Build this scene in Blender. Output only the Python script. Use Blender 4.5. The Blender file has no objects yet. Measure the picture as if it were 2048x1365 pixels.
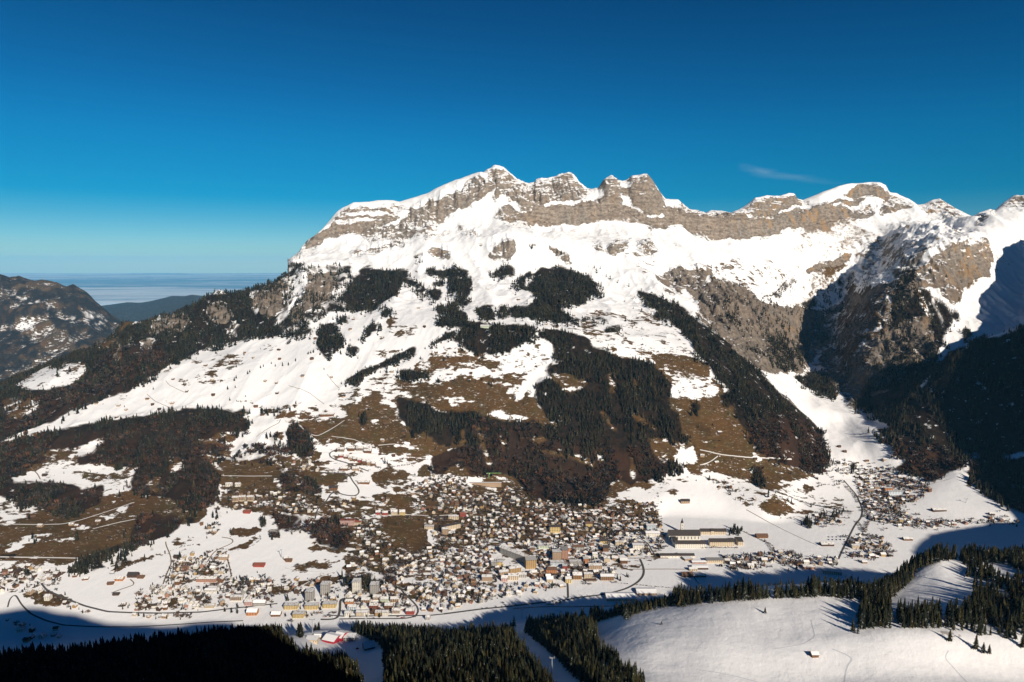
import bpy, math, random
import numpy as np
from mathutils import Vector
random.seed(7); rng = np.random.default_rng(11)
C = bpy.context.scene.collection
scene = bpy.context.scene
# ------------------------------------------------------------------ camera, sky, sun
F_PX = 1400.0; CAM_Z = 800.0; PITCH = math.atan((682.5-530.0)/F_PX)
cam_d = bpy.data.cameras.new('camera'); cam = bpy.data.objects.new('camera', cam_d); C.objects.link(cam)
cam_d.sensor_width = 36.0; cam_d.lens = 36.0*F_PX/2048.0
cam_d.clip_start = 1.0; cam_d.clip_end = 200000.0
cam.location = (0, 0, CAM_Z); cam.rotation_euler = (math.pi/2-PITCH, 0, 0)
scene.camera = cam
SUN_EL = math.radians(25.5); SX, SY = 0.50, -0.8660       # horizontal direction towards the sun
TE = math.tan(SUN_EL)
w = bpy.data.worlds.new('World'); scene.world = w; w.use_nodes = True
nt = w.node_tree; nt.nodes.clear()
out = nt.nodes.new('ShaderNodeOutputWorld'); bg = nt.nodes.new('ShaderNodeBackground')
sky = nt.nodes.new('ShaderNodeTexSky'); sky.sky_type = 'NISHITA'; sky.sun_disc = False
sky.sun_elevation = SUN_EL; sky.sun_rotation = math.atan2(SX, SY); sky.altitude = 1800
sky.air_density = 1.0; sky.dust_density = 0.15; sky.ozone_density = 4.0
SKY_S = 0.0535
bg.inputs['Strength'].default_value = SKY_S
hs = nt.nodes.new('ShaderNodeHueSaturation'); hs.inputs['Saturation'].default_value = 1.75; hs.inputs['Hue'].default_value = 0.488
nt.links.new(sky.outputs[0], hs.inputs['Color'])
# a thin wisp of cirrus, fixed in direction
tc = nt.nodes.new('ShaderNodeTexCoord')
def wn(t, **k):
    n = nt.nodes.new(t)
    for a, b in k.items(): setattr(n, a, b)
    return n
def wl(a, b): nt.links.new(a, b)
def wmath(op, a, b=None, c=None):
    n = wn('ShaderNodeMath', operation=op)
    for i, v in enumerate((a, b, c)):
        if v is None: continue
        if isinstance(v, (int, float)): n.inputs[i].default_value = v
        else: wl(v, n.inputs[i])
    return n.outputs[0]
sep = wn('ShaderNodeSeparateXYZ'); wl(tc.outputs['Generated'], sep.inputs[0])
az_ = wmath('DIVIDE', sep.outputs[0], sep.outputs[1]); el_ = wmath('DIVIDE', sep.outputs[2], wmath('SQRT', wmath('SUBTRACT', 1.0001, wmath('MULTIPLY', sep.outputs[2], sep.outputs[2]))))
# wisp runs from az .335 el .133 down to az .46 el .113
t_ = wmath('DIVIDE', wmath('SUBTRACT', az_, 0.315), 0.16)
cen = wmath('ADD', wmath('MULTIPLY', wmath('POWER', wmath('MAXIMUM', t_, 0.0), 0.8), -0.030), 0.131)
nz = wn('ShaderNodeTexNoise'); nz.inputs['Scale'].default_value = 30; nz.inputs['Detail'].default_value = 6
mp = wn('ShaderNodeMapping'); mp.inputs['Scale'].default_value = (0.8, 0.8, 5); mp.inputs['Rotation'].default_value = (0, 0.16, 0)
wl(tc.outputs['Generated'], mp.inputs[0]); wl(mp.outputs[0], nz.inputs['Vector'])
dist = wmath('ABSOLUTE', wmath('SUBTRACT', el_, wmath('ADD', cen, wmath('MULTIPLY', wmath('SUBTRACT', nz.outputs[0], 0.5), 0.012))))
wid = wmath('SUBTRACT', 0.0075, wmath('MULTIPLY', t_, 0.0035))
band = wmath('MAXIMUM', wmath('SUBTRACT', 1.0, wmath('DIVIDE', dist, wmath('MAXIMUM', wid, 0.002))), 0.0)
ends = wmath('MULTIPLY', wmath('MINIMUM', wmath('MAXIMUM', wmath('MULTIPLY', t_, 4.0), 0.0), 1.0), wmath('MINIMUM', wmath('MAXIMUM', wmath('SUBTRACT', 1.0, t_), 0.0), 1.0))
fac = wmath('MULTIPLY', wmath('MULTIPLY', band, ends), wmath('MULTIPLY', nz.outputs[0], 0.45))
mx = wn('ShaderNodeMix', data_type='RGBA'); wl(fac, mx.inputs['Factor']); 
# the photograph's polarised sky: deeper overhead, paler at the rim
deep = wn('ShaderNodeValToRGB'); cr_ = deep.color_ramp; cr_.interpolation = 'B_SPLINE'
for k_, (p_, c_) in enumerate([(0.0, (.47, .57, .62)), (.035, (.36, .48, .55)), (.09, (.36, .46, .475)), (.16, (.06, .50, .54)), (.228, (.01, .405, .49)), (.346, (.0, .275, .365)), (.8, (.0, .20, .30))]):
    e_ = cr_.elements[k_] if k_ < 2 else cr_.elements.new(p_)
    e_.position = p_; e_.color = (*c_, 1)
wl(el_, deep.inputs[0])
mul = wn('ShaderNodeMix', data_type='RGBA', blend_type='MULTIPLY'); mul.inputs['Factor'].default_value = 1.0; wl(hs.outputs[0], mul.inputs['A']); wl(deep.outputs[0], mul.inputs['B'])
dbl = wn('ShaderNodeVectorMath', operation='SCALE'); wl(mul.outputs['Result'], dbl.inputs[0]); dbl.inputs['Scale'].default_value = 2.0
wl(dbl.outputs[0], mx.inputs['A'])
mx.inputs['B'].default_value = (9, 11, 12, 1)
wl(mx.outputs['Result'], bg.inputs['Color']); wl(bg.outputs[0], out.inputs['Surface'])
sun_d = bpy.data.lights.new('sun', 'SUN'); sun_d.energy = 5.0; sun_d.angle = math.radians(0.5); sun_d.color = (1.0, 0.905, 0.78)
sun = bpy.data.objects.new('sun', sun_d); C.objects.link(sun)
sdir = Vector((SX*math.cos(SUN_EL), SY*math.cos(SUN_EL), math.sin(SUN_EL)))
sun.rotation_euler = sdir.to_track_quat('Z', 'Y').to_euler()
vs = scene.view_settings; vs.view_transform = 'Standard'; vs.look = 'None'; vs.exposure = 0.2; vs.gamma = 1.0
scene.cycles.max_bounces = 4; scene.cycles.diffuse_bounces = 2; scene.cycles.volume_bounces = 0
scene.cycles.use_denoising = True

# ------------------------------------------------------------------ projection helpers
cp, sp = math.cos(PITCH), math.sin(PITCH)
def ray(u, v):
    a = (np.asarray(u, float)-1024)/F_PX; b = -(np.asarray(v, float)-682.5)/F_PX
    return a, cp+b*sp, b*cp-sp
def project(x, y, z):
    zz = z-CAM_Z
    f = y*cp-zz*sp; uq = y*sp+zz*cp
    f = np.maximum(f, 1e-3)
    return 1024+F_PX*x/f, 682.5-F_PX*uq/f
def smooth(a, b, x):
    t = np.clip((x-a)/(b-a), 0, 1); return t*t*(3-2*t)
_lat = np.random.default_rng(5).random((512, 512))
def vnoise(x, y, s=0):
    x = x+s*37.7; y = y+s*91.3
    xi = np.floor(x); yi = np.floor(y); fx = x-xi; fy = y-yi
    xi = xi.astype(int) & 511; yi = yi.astype(int) & 511
    fx = fx*fx*fx*(fx*(fx*6-15)+10); fy = fy*fy*fy*(fy*(fy*6-15)+10)
    x1 = (xi+1) & 511; y1 = (yi+1) & 511
    a = _lat[xi, yi]; b = _lat[x1, yi]; c = _lat[xi, y1]; d = _lat[x1, y1]
    return (a*(1-fx)+b*fx)*(1-fy)+(c*(1-fx)+d*fx)*fy
def fbm(x, y, scale, octv, s=0, gain=0.5, ridged=False):
    r = 0; amp = 1; tot = 0; X = x/scale; Y = y/scale
    for i in range(octv):
        n = vnoise(X, Y, s+i)
        if ridged: n = 1-np.abs(2*n-1)
        r = r+amp*n; tot += amp; amp *= gain; X, Y = (X*0.8-Y*0.6)*2.03, (X*0.6+Y*0.8)*2.03
    return r/tot

# ------------------------------------------------------------------ relief: lines of known place and height, near to far
NC = 1500
AZ0, AZ1 = -0.86, 0.86
azs = np.linspace(AZ0, AZ1, NC)
def seg(a, b, d): return list(np.arange(a, b, d))
ROWS = np.array(seg(40, 700, 8)+seg(700, 1400, 2.4)+seg(1400, 2300, 2.8)+seg(2300, 3300, 3.1)+seg(3300, 4200, 3.6)
                + seg(4200, 5100, 3.4)+seg(5100, 6000, 22)+seg(6000, 10000, 24)+seg(10000, 12200, 80), float)
NR = len(ROWS)
ribs = []
def rib(kind, pts, partial=False):
    A, Yv, Zv = [], [], []
    for u, p, q in pts:
        if kind == 'y':
            a, dy, dz = ray(u, p); y = q; z = CAM_Z+dz/dy*y; az = a/dy
        elif kind == 'z':
            a, dy, dz = ray(u, p); z = q; y = (z-CAM_Z)*dy/dz; az = a/dy
        else:
            y = p; z = q; a, dy, dz = ray(u, 700); az = a/dy
        A.append(az); Yv.append(y); Zv.append(z)
    A, Yv, Zv = map(np.array, (A, Yv, Zv))
    Yc = np.interp(azs, A, Yv); Zc = np.interp(azs, A, Zv)
    if partial: m = (azs < A[0]) | (azs > A[-1]); Yc[m] = np.nan; Zc[m] = np.nan
    ribs.append([Yc, Zc, kind])
def U(*a): return [(-200,)+a[0]] if False else a
rib('w', [(-200, 40, 755), (2250, 40, 755)])
rib('w', [(-200, 250, 610), (700, 250, 590), (2250, 250, 560)])
rib('y', [(-200, 1500, 520), (600, 1500, 520), (1200, 1500, 490), (2250, 1500, 480)])
rib('y', [(-200, 1365, 830), (600, 1365, 830), (800, 1365, 850), (1150, 1365, 830), (1300, 1365, 830), (1600, 1365, 842), (2250, 1365, 838)])
rib('y', [(-200, 1315, 1000), (580, 1312, 1050), (640, 1325, 1170), (745, 1325, 1170), (800, 1312, 1060), (1150, 1308, 980), (1300, 1285, 950), (1450, 1278, 935), (1600, 1275, 925), (1900, 1262, 925), (2250, 1245, 940)])
rib('y', [(-200, 1310, 1120), (0, 1305, 1130), (300, 1290, 1180), (560, 1278, 1200), (650, 1262, 1390), (740, 1268, 1370), (900, 1262, 1425), (1040, 1255, 1425),
          (1150, 1250, 1230), (1190, 1248, 1150), (1250, 1232, 1110), (1400, 1210, 1065), (1530, 1201, 1045), (1640, 1196, 1040), (1705, 1197, 1040), (1750, 1212, 1035),
          (1800, 1180, 1110), (1880, 1142, 1190), (2048, 1126, 1230), (2250, 1112, 1250)])
rib('z', [(-200, 1285, -40), (0, 1283, -28), (300, 1262, -14), (560, 1250, -2), (650, 1248, 0), (800, 1245, 0), (1000, 1240, 0), (1200, 1225, 0), (1400, 1213, 0),
          (1700, 1195, 0), (1800, 1165, 0), (2048, 1135, 0), (2250, 1125, 0)])
rib('z', [(-200, 1215, -15), (0, 1212, -8), (200, 1200, 0), (400, 1190, 4), (600, 1180, 5), (800, 1165, 8), (950, 1130, 8), (1100, 1100, 8), (1250, 1060, 8),
          (1330, 1035, 8), (1450, 1040, 8), (1560, 1050, 9), (1650, 1035, 12), (1720, 1010, 15), (1800, 1020, 15), (1900, 1040, 12), (2048, 1052, 10), (2250, 1052, 10)])
rib('y', [(-200, 1085, 1840), (0, 1080, 1850), (200, 1080, 1860), (400, 1080, 1870), (600, 1060, 1930), (800, 1020, 2060), (1000, 990, 2220), (1150, 985, 2250),
          (1300, 1000, 2210), (1340, 985, 2240), (1450, 990, 2220), (1540, 1010, 2140), (1620, 975, 2330), (1700, 960, 2430), (1760, 962, 2440), (1850, 985, 2300), (1905, 977, 2295), (1990, 1005, 2180), (2048, 1025, 2110), (2250, 1035, 2080)])
rib('y', [(-200, 950, 2200), (0, 940, 2250), (200, 935, 2270), (400, 930, 2280), (600, 930, 2280), (760, 925, 2310), (900, 930, 2330), (1000, 955, 2330), (1150, 960, 2340),
          (1300, 960, 2310), (1390, 950, 2310), (1500, 955, 2310), (1600, 935, 2420), (1640, 905, 2600), (1720, 905, 2620), (1790, 935, 2480), (1850, 957, 2400), (1920, 943, 2368), (2000, 970, 2290), (2048, 995, 2240), (2250, 1010, 2200)])
rib('y', [(-200, 900, 2400), (0, 880, 2440), (200, 845, 2520), (400, 830, 2560), (500, 838, 2530), (600, 845, 2500), (760, 850, 2480), (900, 850, 2480), (1000, 860, 2470),
          (1150, 870, 2470), (1300, 880, 2440), (1400, 880, 2430), (1500, 880, 2440), (1590, 875, 2500), (1640, 850, 2850), (1690, 847, 2880), (1750, 862, 2690), (1850, 880, 2550), (1920, 895, 2490), (2048, 900, 2420), (2250, 900, 2400)])
rib('y', [(-200, 870, 2600), (0, 830, 2650), (200, 772, 2780), (400, 750, 2820), (600, 750, 2780), (760, 755, 2750), (900, 740, 2740), (1000, 745, 2720), (1100, 760, 2680),
          (1250, 770, 2660), (1340, 772, 2650), (1400, 790, 2620), (1500, 800, 2650), (1575, 805, 2800), (1620, 815, 2960), (1660, 820, 2970), (1705, 830, 2920), (1750, 845, 2800), (1800, 832, 2690), (1900, 790, 2650), (2048, 750, 2620), (2250, 740, 2600)])
rib('y', [(-200, 840, 2800), (0, 790, 2850), (100, 747, 2950), (200, 715, 3050), (300, 700, 3100), (400, 690, 3150), (500, 672, 3180), (600, 660, 3150), (760, 650, 3100),
          (900, 650, 3000), (980, 655, 2930), (1100, 665, 2900), (1250, 690, 2880), (1390, 712, 2850), (1450, 750, 2790), (1520, 762, 2860), (1575, 768, 3060), (1620, 768, 3400),
          (1655, 775, 3380), (1700, 808, 3120), (1750, 822, 2950), (1790, 797, 2890), (1830, 770, 2870), (1885, 738, 2850), (1905, 705, 2850), (1960, 682, 2840), (2048, 655, 2800), (2250, 600, 2800)])
rib('w', [(1690, 3300, 200), (1740, 3120, 215), (1800, 3060, 260), (1900, 3080, 350), (2048, 3120, 440), (2250, 3150, 520)], partial=True)
rib('y', [(-200, 824, 3050), (0, 774, 3150), (65, 747, 3200), (137, 713, 3250), (191, 699, 3300), (253, 663, 3400), (307, 642, 3450), (342, 622, 3480), (393, 605, 3520),
          (478, 582, 3600), (509, 571, 3650), (545, 553, 3700), (574, 538, 3750), (615, 545, 3720), (700, 595, 3500), (760, 600, 3480), (900, 600, 3430), (1000, 610, 3350), (1100, 610, 3340), (1200, 620, 3290),
          (1300, 640, 3220), (1390, 655, 3160), (1440, 680, 3150), (1500, 700, 3250), (1560, 700, 3650), (1620, 700, 4150), (1670, 690, 4150), (1710, 690, 3500), (1740, 690, 3400),
          (1800, 690, 3340), (1900, 660, 3400), (2048, 620, 3600), (2250, 560, 3600)])
rib('y', [(590, 527, 3950), (650, 535, 3950), (760, 540, 3900), (900, 545, 3850), (1000, 545, 3800), (1100, 545, 3800), (1200, 550, 3780), (1300, 575, 3700), (1400, 600, 3650),
          (1500, 620, 3800), (1580, 620, 4250), (1640, 620, 4480), (1695, 612, 4480), (1745, 618, 3620), (1780, 600, 3580), (1850, 580, 3600), (1930, 590, 3680), (2048, 560, 3900), (2250, 500, 3900)], partial=True)
rib('y', [(600, 515, 4120), (640, 500, 4150), (700, 505, 4150), (760, 500, 4120), (900, 490, 4080), (1000, 470, 4050), (1100, 465, 4050), (1200, 480, 4050), (1300, 490, 4080), (1400, 520, 4180),
          (1500, 530, 4380), (1600, 530, 4620), (1700, 520, 4700), (1765, 520, 4600), (1812, 520, 3950), (1850, 495, 3900), (1900, 485, 3900), (1960, 495, 3950), (2048, 500, 4200), (2250, 450, 4200)], partial=True)
rib('y', [(606, 502, 4240), (650, 480, 4270), (700, 465, 4300), (800, 460, 4330), (900, 447, 4340), (1000, 440, 4350), (1060, 448, 4370), (1100, 452, 4400), (1170, 450, 4430), (1250, 442, 4440),
          (1300, 455, 4440), (1380, 458, 4500), (1440, 480, 4550), (1500, 478, 4600), (1560, 472, 4720), (1620, 457, 4800), (1700, 440, 4850), (1800, 430, 4850), (1880, 448, 4680), (1912, 470, 4380), (1960, 455, 4280), (2048, 440, 4450), (2250, 400, 4450)], partial=True)
rib('y', [(612, 490, 4270), (650, 455, 4310), (700, 430, 4370), (800, 428, 4430), (900, 400, 4500), (1000, 388, 4500), (1060, 410, 4430), (1080, 414, 4440), (1170, 408, 4480), (1220, 408, 4490),
          (1300, 430, 4490), (1340, 420, 4530), (1400, 436, 4570), (1500, 432, 4650), (1540, 427, 4770), (1600, 430, 4850), (1640, 405, 4870), (1700, 420, 4920), (1800, 412, 4920), (1880, 438, 4750), (1930, 442, 4520), (2048, 415, 4560), (2250, 380, 4560)], partial=True)
SKYL = [(574, 522), (598, 504.5), (615, 481), (642, 463.5), (656, 446), (676, 422.5), (686, 416), (707, 406), (738, 405), (755, 402), (785.5, 402), (799, 404), (833, 393.5), (857, 385),
        (868, 378), (888, 369.5), (919, 359), (956, 347), (966, 349), (973.5, 342), (989, 335), (1007, 339), (1018, 349), (1025, 354), (1038, 363), (1055, 369.5), (1068, 369), (1072.6, 363),
        (1103, 363), (1124, 354), (1137.6, 346.7), (1148, 352.5), (1158, 366), (1175, 379), (1196, 379), (1212, 359), (1222, 354), (1236, 363), (1253, 364), (1266, 353.5), (1295, 349), (1307, 363),
        (1324, 390), (1331.5, 398), (1357, 400), (1369, 414), (1379, 420), (1396, 422), (1406, 428.7), (1424, 421), (1444, 422.5), (1461, 426.6), (1478, 419), (1499, 407), (1512, 397), (1533, 392.5),
        (1560, 393.5), (1577, 386.6), (1589.5, 387.7), (1594.7, 397), (1603, 400), (1606, 401), (1632, 390), (1645, 383.5), (1677, 372), (1703, 367.4), (1758, 366.4), (1771, 370.6), (1780, 386.7),
        (1793, 388), (1816, 398), (1835, 411), (1848, 409), (1864, 401), (1880, 398.7), (1890, 406), (1912, 420.6), (1932, 428.7), (1945, 433.5), (1957, 424.5), (1980, 417.4), (1990, 420), (2006, 407.7),
        (2028, 394.8), (2048, 393), (2100, 380), (2250, 350)]
ydep = lambda u: float(np.interp(u, [560, 600, 680, 800, 990, 1060, 1140, 1200, 1290, 1330, 1400, 1530, 1600, 1700, 1800, 1900, 1945, 1957, 2048, 2250],
                                 [4150, 4300, 4450, 4600, 4850, 4750, 4800, 4750, 4700, 4680, 4700, 4900, 5000, 5060, 5080, 4980, 4900, 4650, 4750, 4750]))
rib('y', [(u, v, ydep(u)) for u, v in SKYL], partial=True)
SKY_I = len(ribs)-1
def order_fix():
    n = len(ribs)
    for i in range(1, n):
        Y, Z, _ = ribs[i]
        Yp = ribs[i-1][0]
        bad = ~np.isnan(Y) & ~np.isnan(Yp) & (Y < Yp+12)
        Y[bad] = Yp[bad]+12
order_fix()
# behind the left-hand ridge line and behind the skyline the land falls away
lastY = np.full(NC, 0.); lastZ = np.full(NC, 0.)
for Y, Z, _ in ribs:
    ok = ~np.isnan(Y); lastY[ok] = Y[ok]; lastZ[ok] = Z[ok]
ribs.append([lastY+260, lastZ-190, 'w'])
ribs.append([lastY+650, np.minimum(lastZ*0.4-120, 500), 'w'])
ribs.append([np.maximum(lastY+1200, 6100), np.full(NC, -450.), 'w'])
rib('y', [(-200, 740, 7000), (60, 745, 7000), (150, 735, 7050), (260, 720, 7200), (330, 715, 7300), (2250, 715, 7300)]); ribs[-1][1][azs > -0.45] = -450
rib('y', [(-200, 650, 7900), (0, 650, 7900), (100, 655, 7950), (180, 665, 8100), (240, 680, 8300), (300, 705, 8400), (2250, 705, 8400)]); ribs[-1][1][azs > -0.45] = -480
rib('y', [(-200, 545, 9000), (0, 549, 9000), (20, 555), (37, 551)][:2]+[(u, v, 9000) for u, v in [(20, 556), (37, 552), (51, 557), (68, 562), (113, 563), (126, 569), (147, 571), (171, 586), (191, 604), (219, 624), (239, 639), (253, 652), (270, 672), (300, 700), (2250, 700)]])
ribs[-1][1][azs > -0.45] = -500
ribs.append([np.full(NC, 9700.), np.full(NC, -300.), 'w'])
ribs.append([np.full(NC, 12300.), np.full(NC, -600.), 'w'])
def blur1(a, n):
    if n < 1: return a
    k = np.ones(2*n+1)/(2*n+1)
    for _ in range(2): a = np.convolve(np.pad(a, n, mode='edge'), k, 'valid')
    return a
for i, r in enumerate(ribs):
    sm = 8 if i < SKY_I else 0
    if i >= SKY_I-3: sm = 2 if i < SKY_I else 0
    if 14 <= i < SKY_I-2: sm = 26
    elif 9 <= i < 14: sm = 14
    if i == SKY_I-2: sm = 9
    if i < SKY_I and sm:
        k = ~np.isnan(r[0]); wr = smooth(.36, .42, azs[k])
        r[0][k] = blur1(r[0][k], sm)*(1-wr)+blur1(r[0][k], min(sm, 6))*wr; r[1][k] = blur1(r[1][k], sm)*(1-wr)+blur1(r[1][k], min(sm, 6))*wr
def build_heights():
    H = np.zeros((NR, NC))
    RY = np.array([r[0] for r in ribs]); RZ = np.array([r[1] for r in ribs])
    for c in range(NC):
        y = RY[:, c]; z = RZ[:, c]; ok = ~np.isnan(y); y = y[ok]; z = z[ok]
        o = np.maximum.accumulate(y+np.arange(len(y))*1e-3); y = o
        h = np.maximum(np.diff(y), 1.0); d = np.diff(z)/h
        m = np.zeros(len(y)); m[0] = d[0]; m[-1] = d[-1]
        w1 = 2*h[1:]+h[:-1]; w2 = h[1:]+2*h[:-1]
        with np.errstate(divide='ignore', invalid='ignore'):
            mm = (w1+w2)/(w1/d[:-1]+w2/d[1:])
        mm[(d[:-1]*d[1:]) <= 0] = 0; m[1:-1] = np.nan_to_num(mm)
        k = np.clip(np.searchsorted(y, ROWS)-1, 0, len(h)-1)
        t = np.clip((ROWS-y[k])/h[k], 0, 1); t2 = t*t; t3 = t2*t
        H[:, c] = (2*t3-3*t2+1)*z[k]+(t3-2*t2+t)*h[k]*m[k]+(-2*t3+3*t2)*z[k+1]+(t3-t2)*h[k]*m[k+1]
    return H
H = build_heights()
GX = ROWS[:, None]*azs[None, :]; GY = np.repeat(ROWS[:, None], NC, 1)
# ------------------------------------------------------------------ what covers the land: outlines seen from the viewpoint, laid on the relief
VIEWS = {'A': (0, 500, 2.926), 'B': (560, 320, 2.926), 'C': (1000, 320, 2.926), 'D': (1400, 340, 3.102), 'E': (0, 840, 2.6), 'F': (600, 840, 3.64),
         'G': (1000, 940, 3.64), 'H': (1400, 860, 2.704), 'I': (560, 1140, 2.768), 'K': (660, 980, 6.4), 'L': (960, 980, 5.535), 'M': (1300, 1020, 4.876),
         'N': (560, 1130, 6.4), 'O': (240, 1060, 5.689), 'P': (0, 880, 6.203), 'X': (0, 0, 1.0), 'Q': (760, 640, 2.926), 'R': (0, 780, 2.695)}
def cv(view, pts):
    ox, oy, s = VIEWS[view]
    return [(ox+x/s, oy+y/s) for x, y in pts]
MW, MH = 2460, 1500; MX, MY = -200, 0
def blank(v=0.0): return np.full((MH, MW), v, np.float32)
def fill(m, view, pts, val, mode='set'):
    P = np.array(cv(view, pts)); x0 = max(int(P[:, 0].min())-MX-1, 0); x1 = min(int(P[:, 0].max())-MX+2, MW); y0 = max(int(P[:, 1].min())-1, 0); y1 = min(int(P[:, 1].max())+2, MH)
    if x1 <= x0 or y1 <= y0: return
    xs = np.arange(x0, x1)+MX+0.5; ys = np.arange(y0, y1)+0.5
    ins = np.zeros((len(ys), len(xs)), bool)
    for i in range(len(P)):
        ax, ay = P[i]; bx, by = P[(i+1) % len(P)]
        if ay == by: continue
        rows = (ys >= min(ay, by)) & (ys < max(ay, by))
        xc = ax+(ys[rows]-ay)*(bx-ax)/(by-ay)
        ins[rows] ^= xs[None, :] < xc[:, None]
    r = m[y0:y1, x0:x1]
    r[ins] = val if mode == 'set' else np.maximum(r[ins], val)
def ell(m, view, cx, cy, rx, ry, val, rot=0):
    t = np.linspace(0, 2*math.pi, 20, endpoint=False)
    c, s = math.cos(rot), math.sin(rot)
    fill(m, view, [(cx+rx*math.cos(a)*c-ry*math.sin(a)*s, cy+rx*math.cos(a)*s+ry*math.sin(a)*c) for a in t], val)
def blur(m, n):
    if n < 1: return m
    for ax in (0, 1):
        for _ in range(2):
            p = np.pad(m, [(n+1, n) if a == ax else (0, 0) for a in (0, 1)], mode='edge')
            c = np.cumsum(p, axis=ax, dtype=np.float64)
            if ax == 0: m = ((c[2*n+1:]-c[:-2*n-1])/(2*n+1)).astype(np.float32)
            else: m = ((c[:, 2*n+1:]-c[:, :-2*n-1])/(2*n+1)).astype(np.float32)
    return m
def look(m, u, v):
    x = np.clip(np.nan_to_num(u)-MX, 0, MW-1).astype(int); y = np.clip(np.nan_to_num(v), 0, MH-1).astype(int)
    return m[y, x]
FOR = blank(0)        # forest density
DEC = blank(0)        # share of bare broadleaved trees
SNW = blank(1)        # snow cover
ROC = blank(0)        # rock
f = lambda v, p, d=1.0: fill(FOR, v, p, d)
fe = lambda v, cx, cy, rx, ry, d=1.0: ell(FOR, v, cx, cy, rx, ry, d)
s = lambda v, p, d: fill(SNW, v, p, d)
se = lambda v, cx, cy, rx, ry, d, rot=0: ell(SNW, v, cx, cy, rx, ry, d, rot)
r = lambda v, p, d=0.9: fill(ROC, v, p, d)
re_ = lambda v, cx, cy, rx, ry, d=0.9: ell(ROC, v, cx, cy, rx, ry, d)
# --- far-left mountain
f('A', [(0, 200), (60, 240), (150, 250), (250, 200), (430, 205), (500, 250), (640, 360), (740, 450), (650, 430), (560, 400), (480, 330), (380, 290), (330, 350), (230, 350), (100, 330), (0, 330)], .85)
f('A', [(0, 330), (120, 350), (250, 370), (330, 370), (400, 420), (430, 500), (330, 480), (250, 420), (120, 400), (60, 420), (0, 400)], .7)
f('A', [(0, 430), (70, 450), (130, 500), (210, 540), (260, 620), (180, 690), (0, 760)], 1)
f('A', [(440, 480), (600, 500), (740, 450), (640, 560), (480, 560)], .6)
f('A', [(-500, 130), (120, 140), (440, 200), (740, 440), (600, 560), (260, 640), (0, 780), (-500, 900)], .8); s('X', [(-200, 545), (260, 540), (270, 760), (-200, 800)], .2)
f('A', [(150, 190), (330, 185), (380, 210), (300, 235), (200, 230)], .2); f('A', [(90, 400), (240, 390), (440, 540), (440, 600), (280, 600), (200, 520), (90, 470)], .15); s('A', [(0, 180), (60, 190), (60, 230), (0, 225)], .6)
s('A', [(60, 280), (100, 250), (190, 290), (310, 320), (300, 340), (200, 310), (60, 300)], .8)
s('A', [(380, 240), (430, 245), (440, 270), (400, 265)], .7)
s('A', [(490, 365), (520, 365), (600, 400), (650, 425), (640, 435), (540, 425)], .85)
s('A', [(400, 380), (440, 400), (450, 440), (420, 440)], .8)
s('A', [(90, 460), (160, 410), (240, 470), (170, 480)], .6)
s('A', [(180, 500), (380, 560), (440, 550), (420, 590), (300, 590), (220, 540)], .2)
# --- left forest ridge
f('A', [(-500, 950), (0, 775), (65*2.9, 700), (400, 600), (560, 560), (700, 500), (740, 450), (900, 390), (1000, 330), (1150, 280), (1400, 215), (1500, 190), (1640, 110), (1670, 75),
        (1740, 90), (1900, 90), (2060, 100), (2060, 310), (1900, 400), (1820, 425), (1810, 500), (1700, 512), (1500, 518), (1400, 545), (1200, 590), (1100, 640), (950, 700), (850, 790), (750, 830), (600, 880),
        (430, 940), (300, 1020), (200, 1050), (0, 1125), (-500, 1300)], .95)
f('A', [(60, 800), (140, 750), (250, 690), (340, 680), (400, 660), (510, 660), (500, 745), (400, 800), (280, 830), (200, 830)], 0)
f('A', [(400, 600), (560, 560), (690, 500), (700, 530), (640, 580), (560, 585)], .12)
f('A', [(380, 650), (410, 650), (380, 730), (340, 730), (340, 680)], .8)
f('A', [(1390, 205), (1490, 190), (1480, 225), (1400, 225)], .1)
f('A', [(0, 870), (100, 860), (250, 890), (210, 960), (100, 1000), (0, 960)], .4)
fill(DEC, 'A', [(640, 600), (900, 560), (1000, 650), (850, 790), (600, 880), (430, 940), (200, 1050), (0, 1125), (-400, 1250), (-400, 950), (200, 880), (500, 780)], .75)
for e in [(1000, 430, 110, 45, .35), (910, 450, 30, 45, .2), (870, 540, 30, 40, .45), (700, 600, 22, 60, .2), (1280, 380, 60, 60, .5), (1560, 300, 90, 70, .5), (1640, 210, 60, 40, .5), (1860, 250, 90, 90, .45),
          (1750, 350, 60, 50, .5), (1370, 470, 25, 40, .4), (770, 530, 12, 40, .2)]:
    fe('A', *e); re_('A', e[0], e[1], e[2]*1.15, e[3]*1.15, .75); se('A', e[0], e[1], e[2], e[3], .3)
for p in [[(1730, 210), (1735, 260), (1700, 330), (1650, 400), (1615, 445), (1600, 440), (1640, 380), (1690, 300)], [(1810, 130), (1770, 200), (1765, 290), (1778, 290), (1790, 200), (1825, 135)],
          [(2020, 170), (1990, 240), (1975, 300), (1990, 300), (2010, 230), (2035, 180)], [(1485, 240), (1475, 380), (1490, 380), (1498, 240)], [(1390, 440), (1350, 520), (1365, 520), (1400, 450)]]:
    f('A', p, 0); s('A', p, .9)
s('A', [(60, 800), (140, 750), (250, 690), (340, 680), (400, 660), (510, 660), (500, 745), (400, 800), (280, 830), (200, 830)], .74)
s('A', [(-500, 950), (0, 775), (100, 840), (200, 850), (280, 840), (260, 950), (100, 1020), (0, 1000), (-500, 1250)], .3)
s('A', [(130, 990), (200, 920), (270, 890), (280, 900), (200, 960), (150, 1000)], .62)
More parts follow.
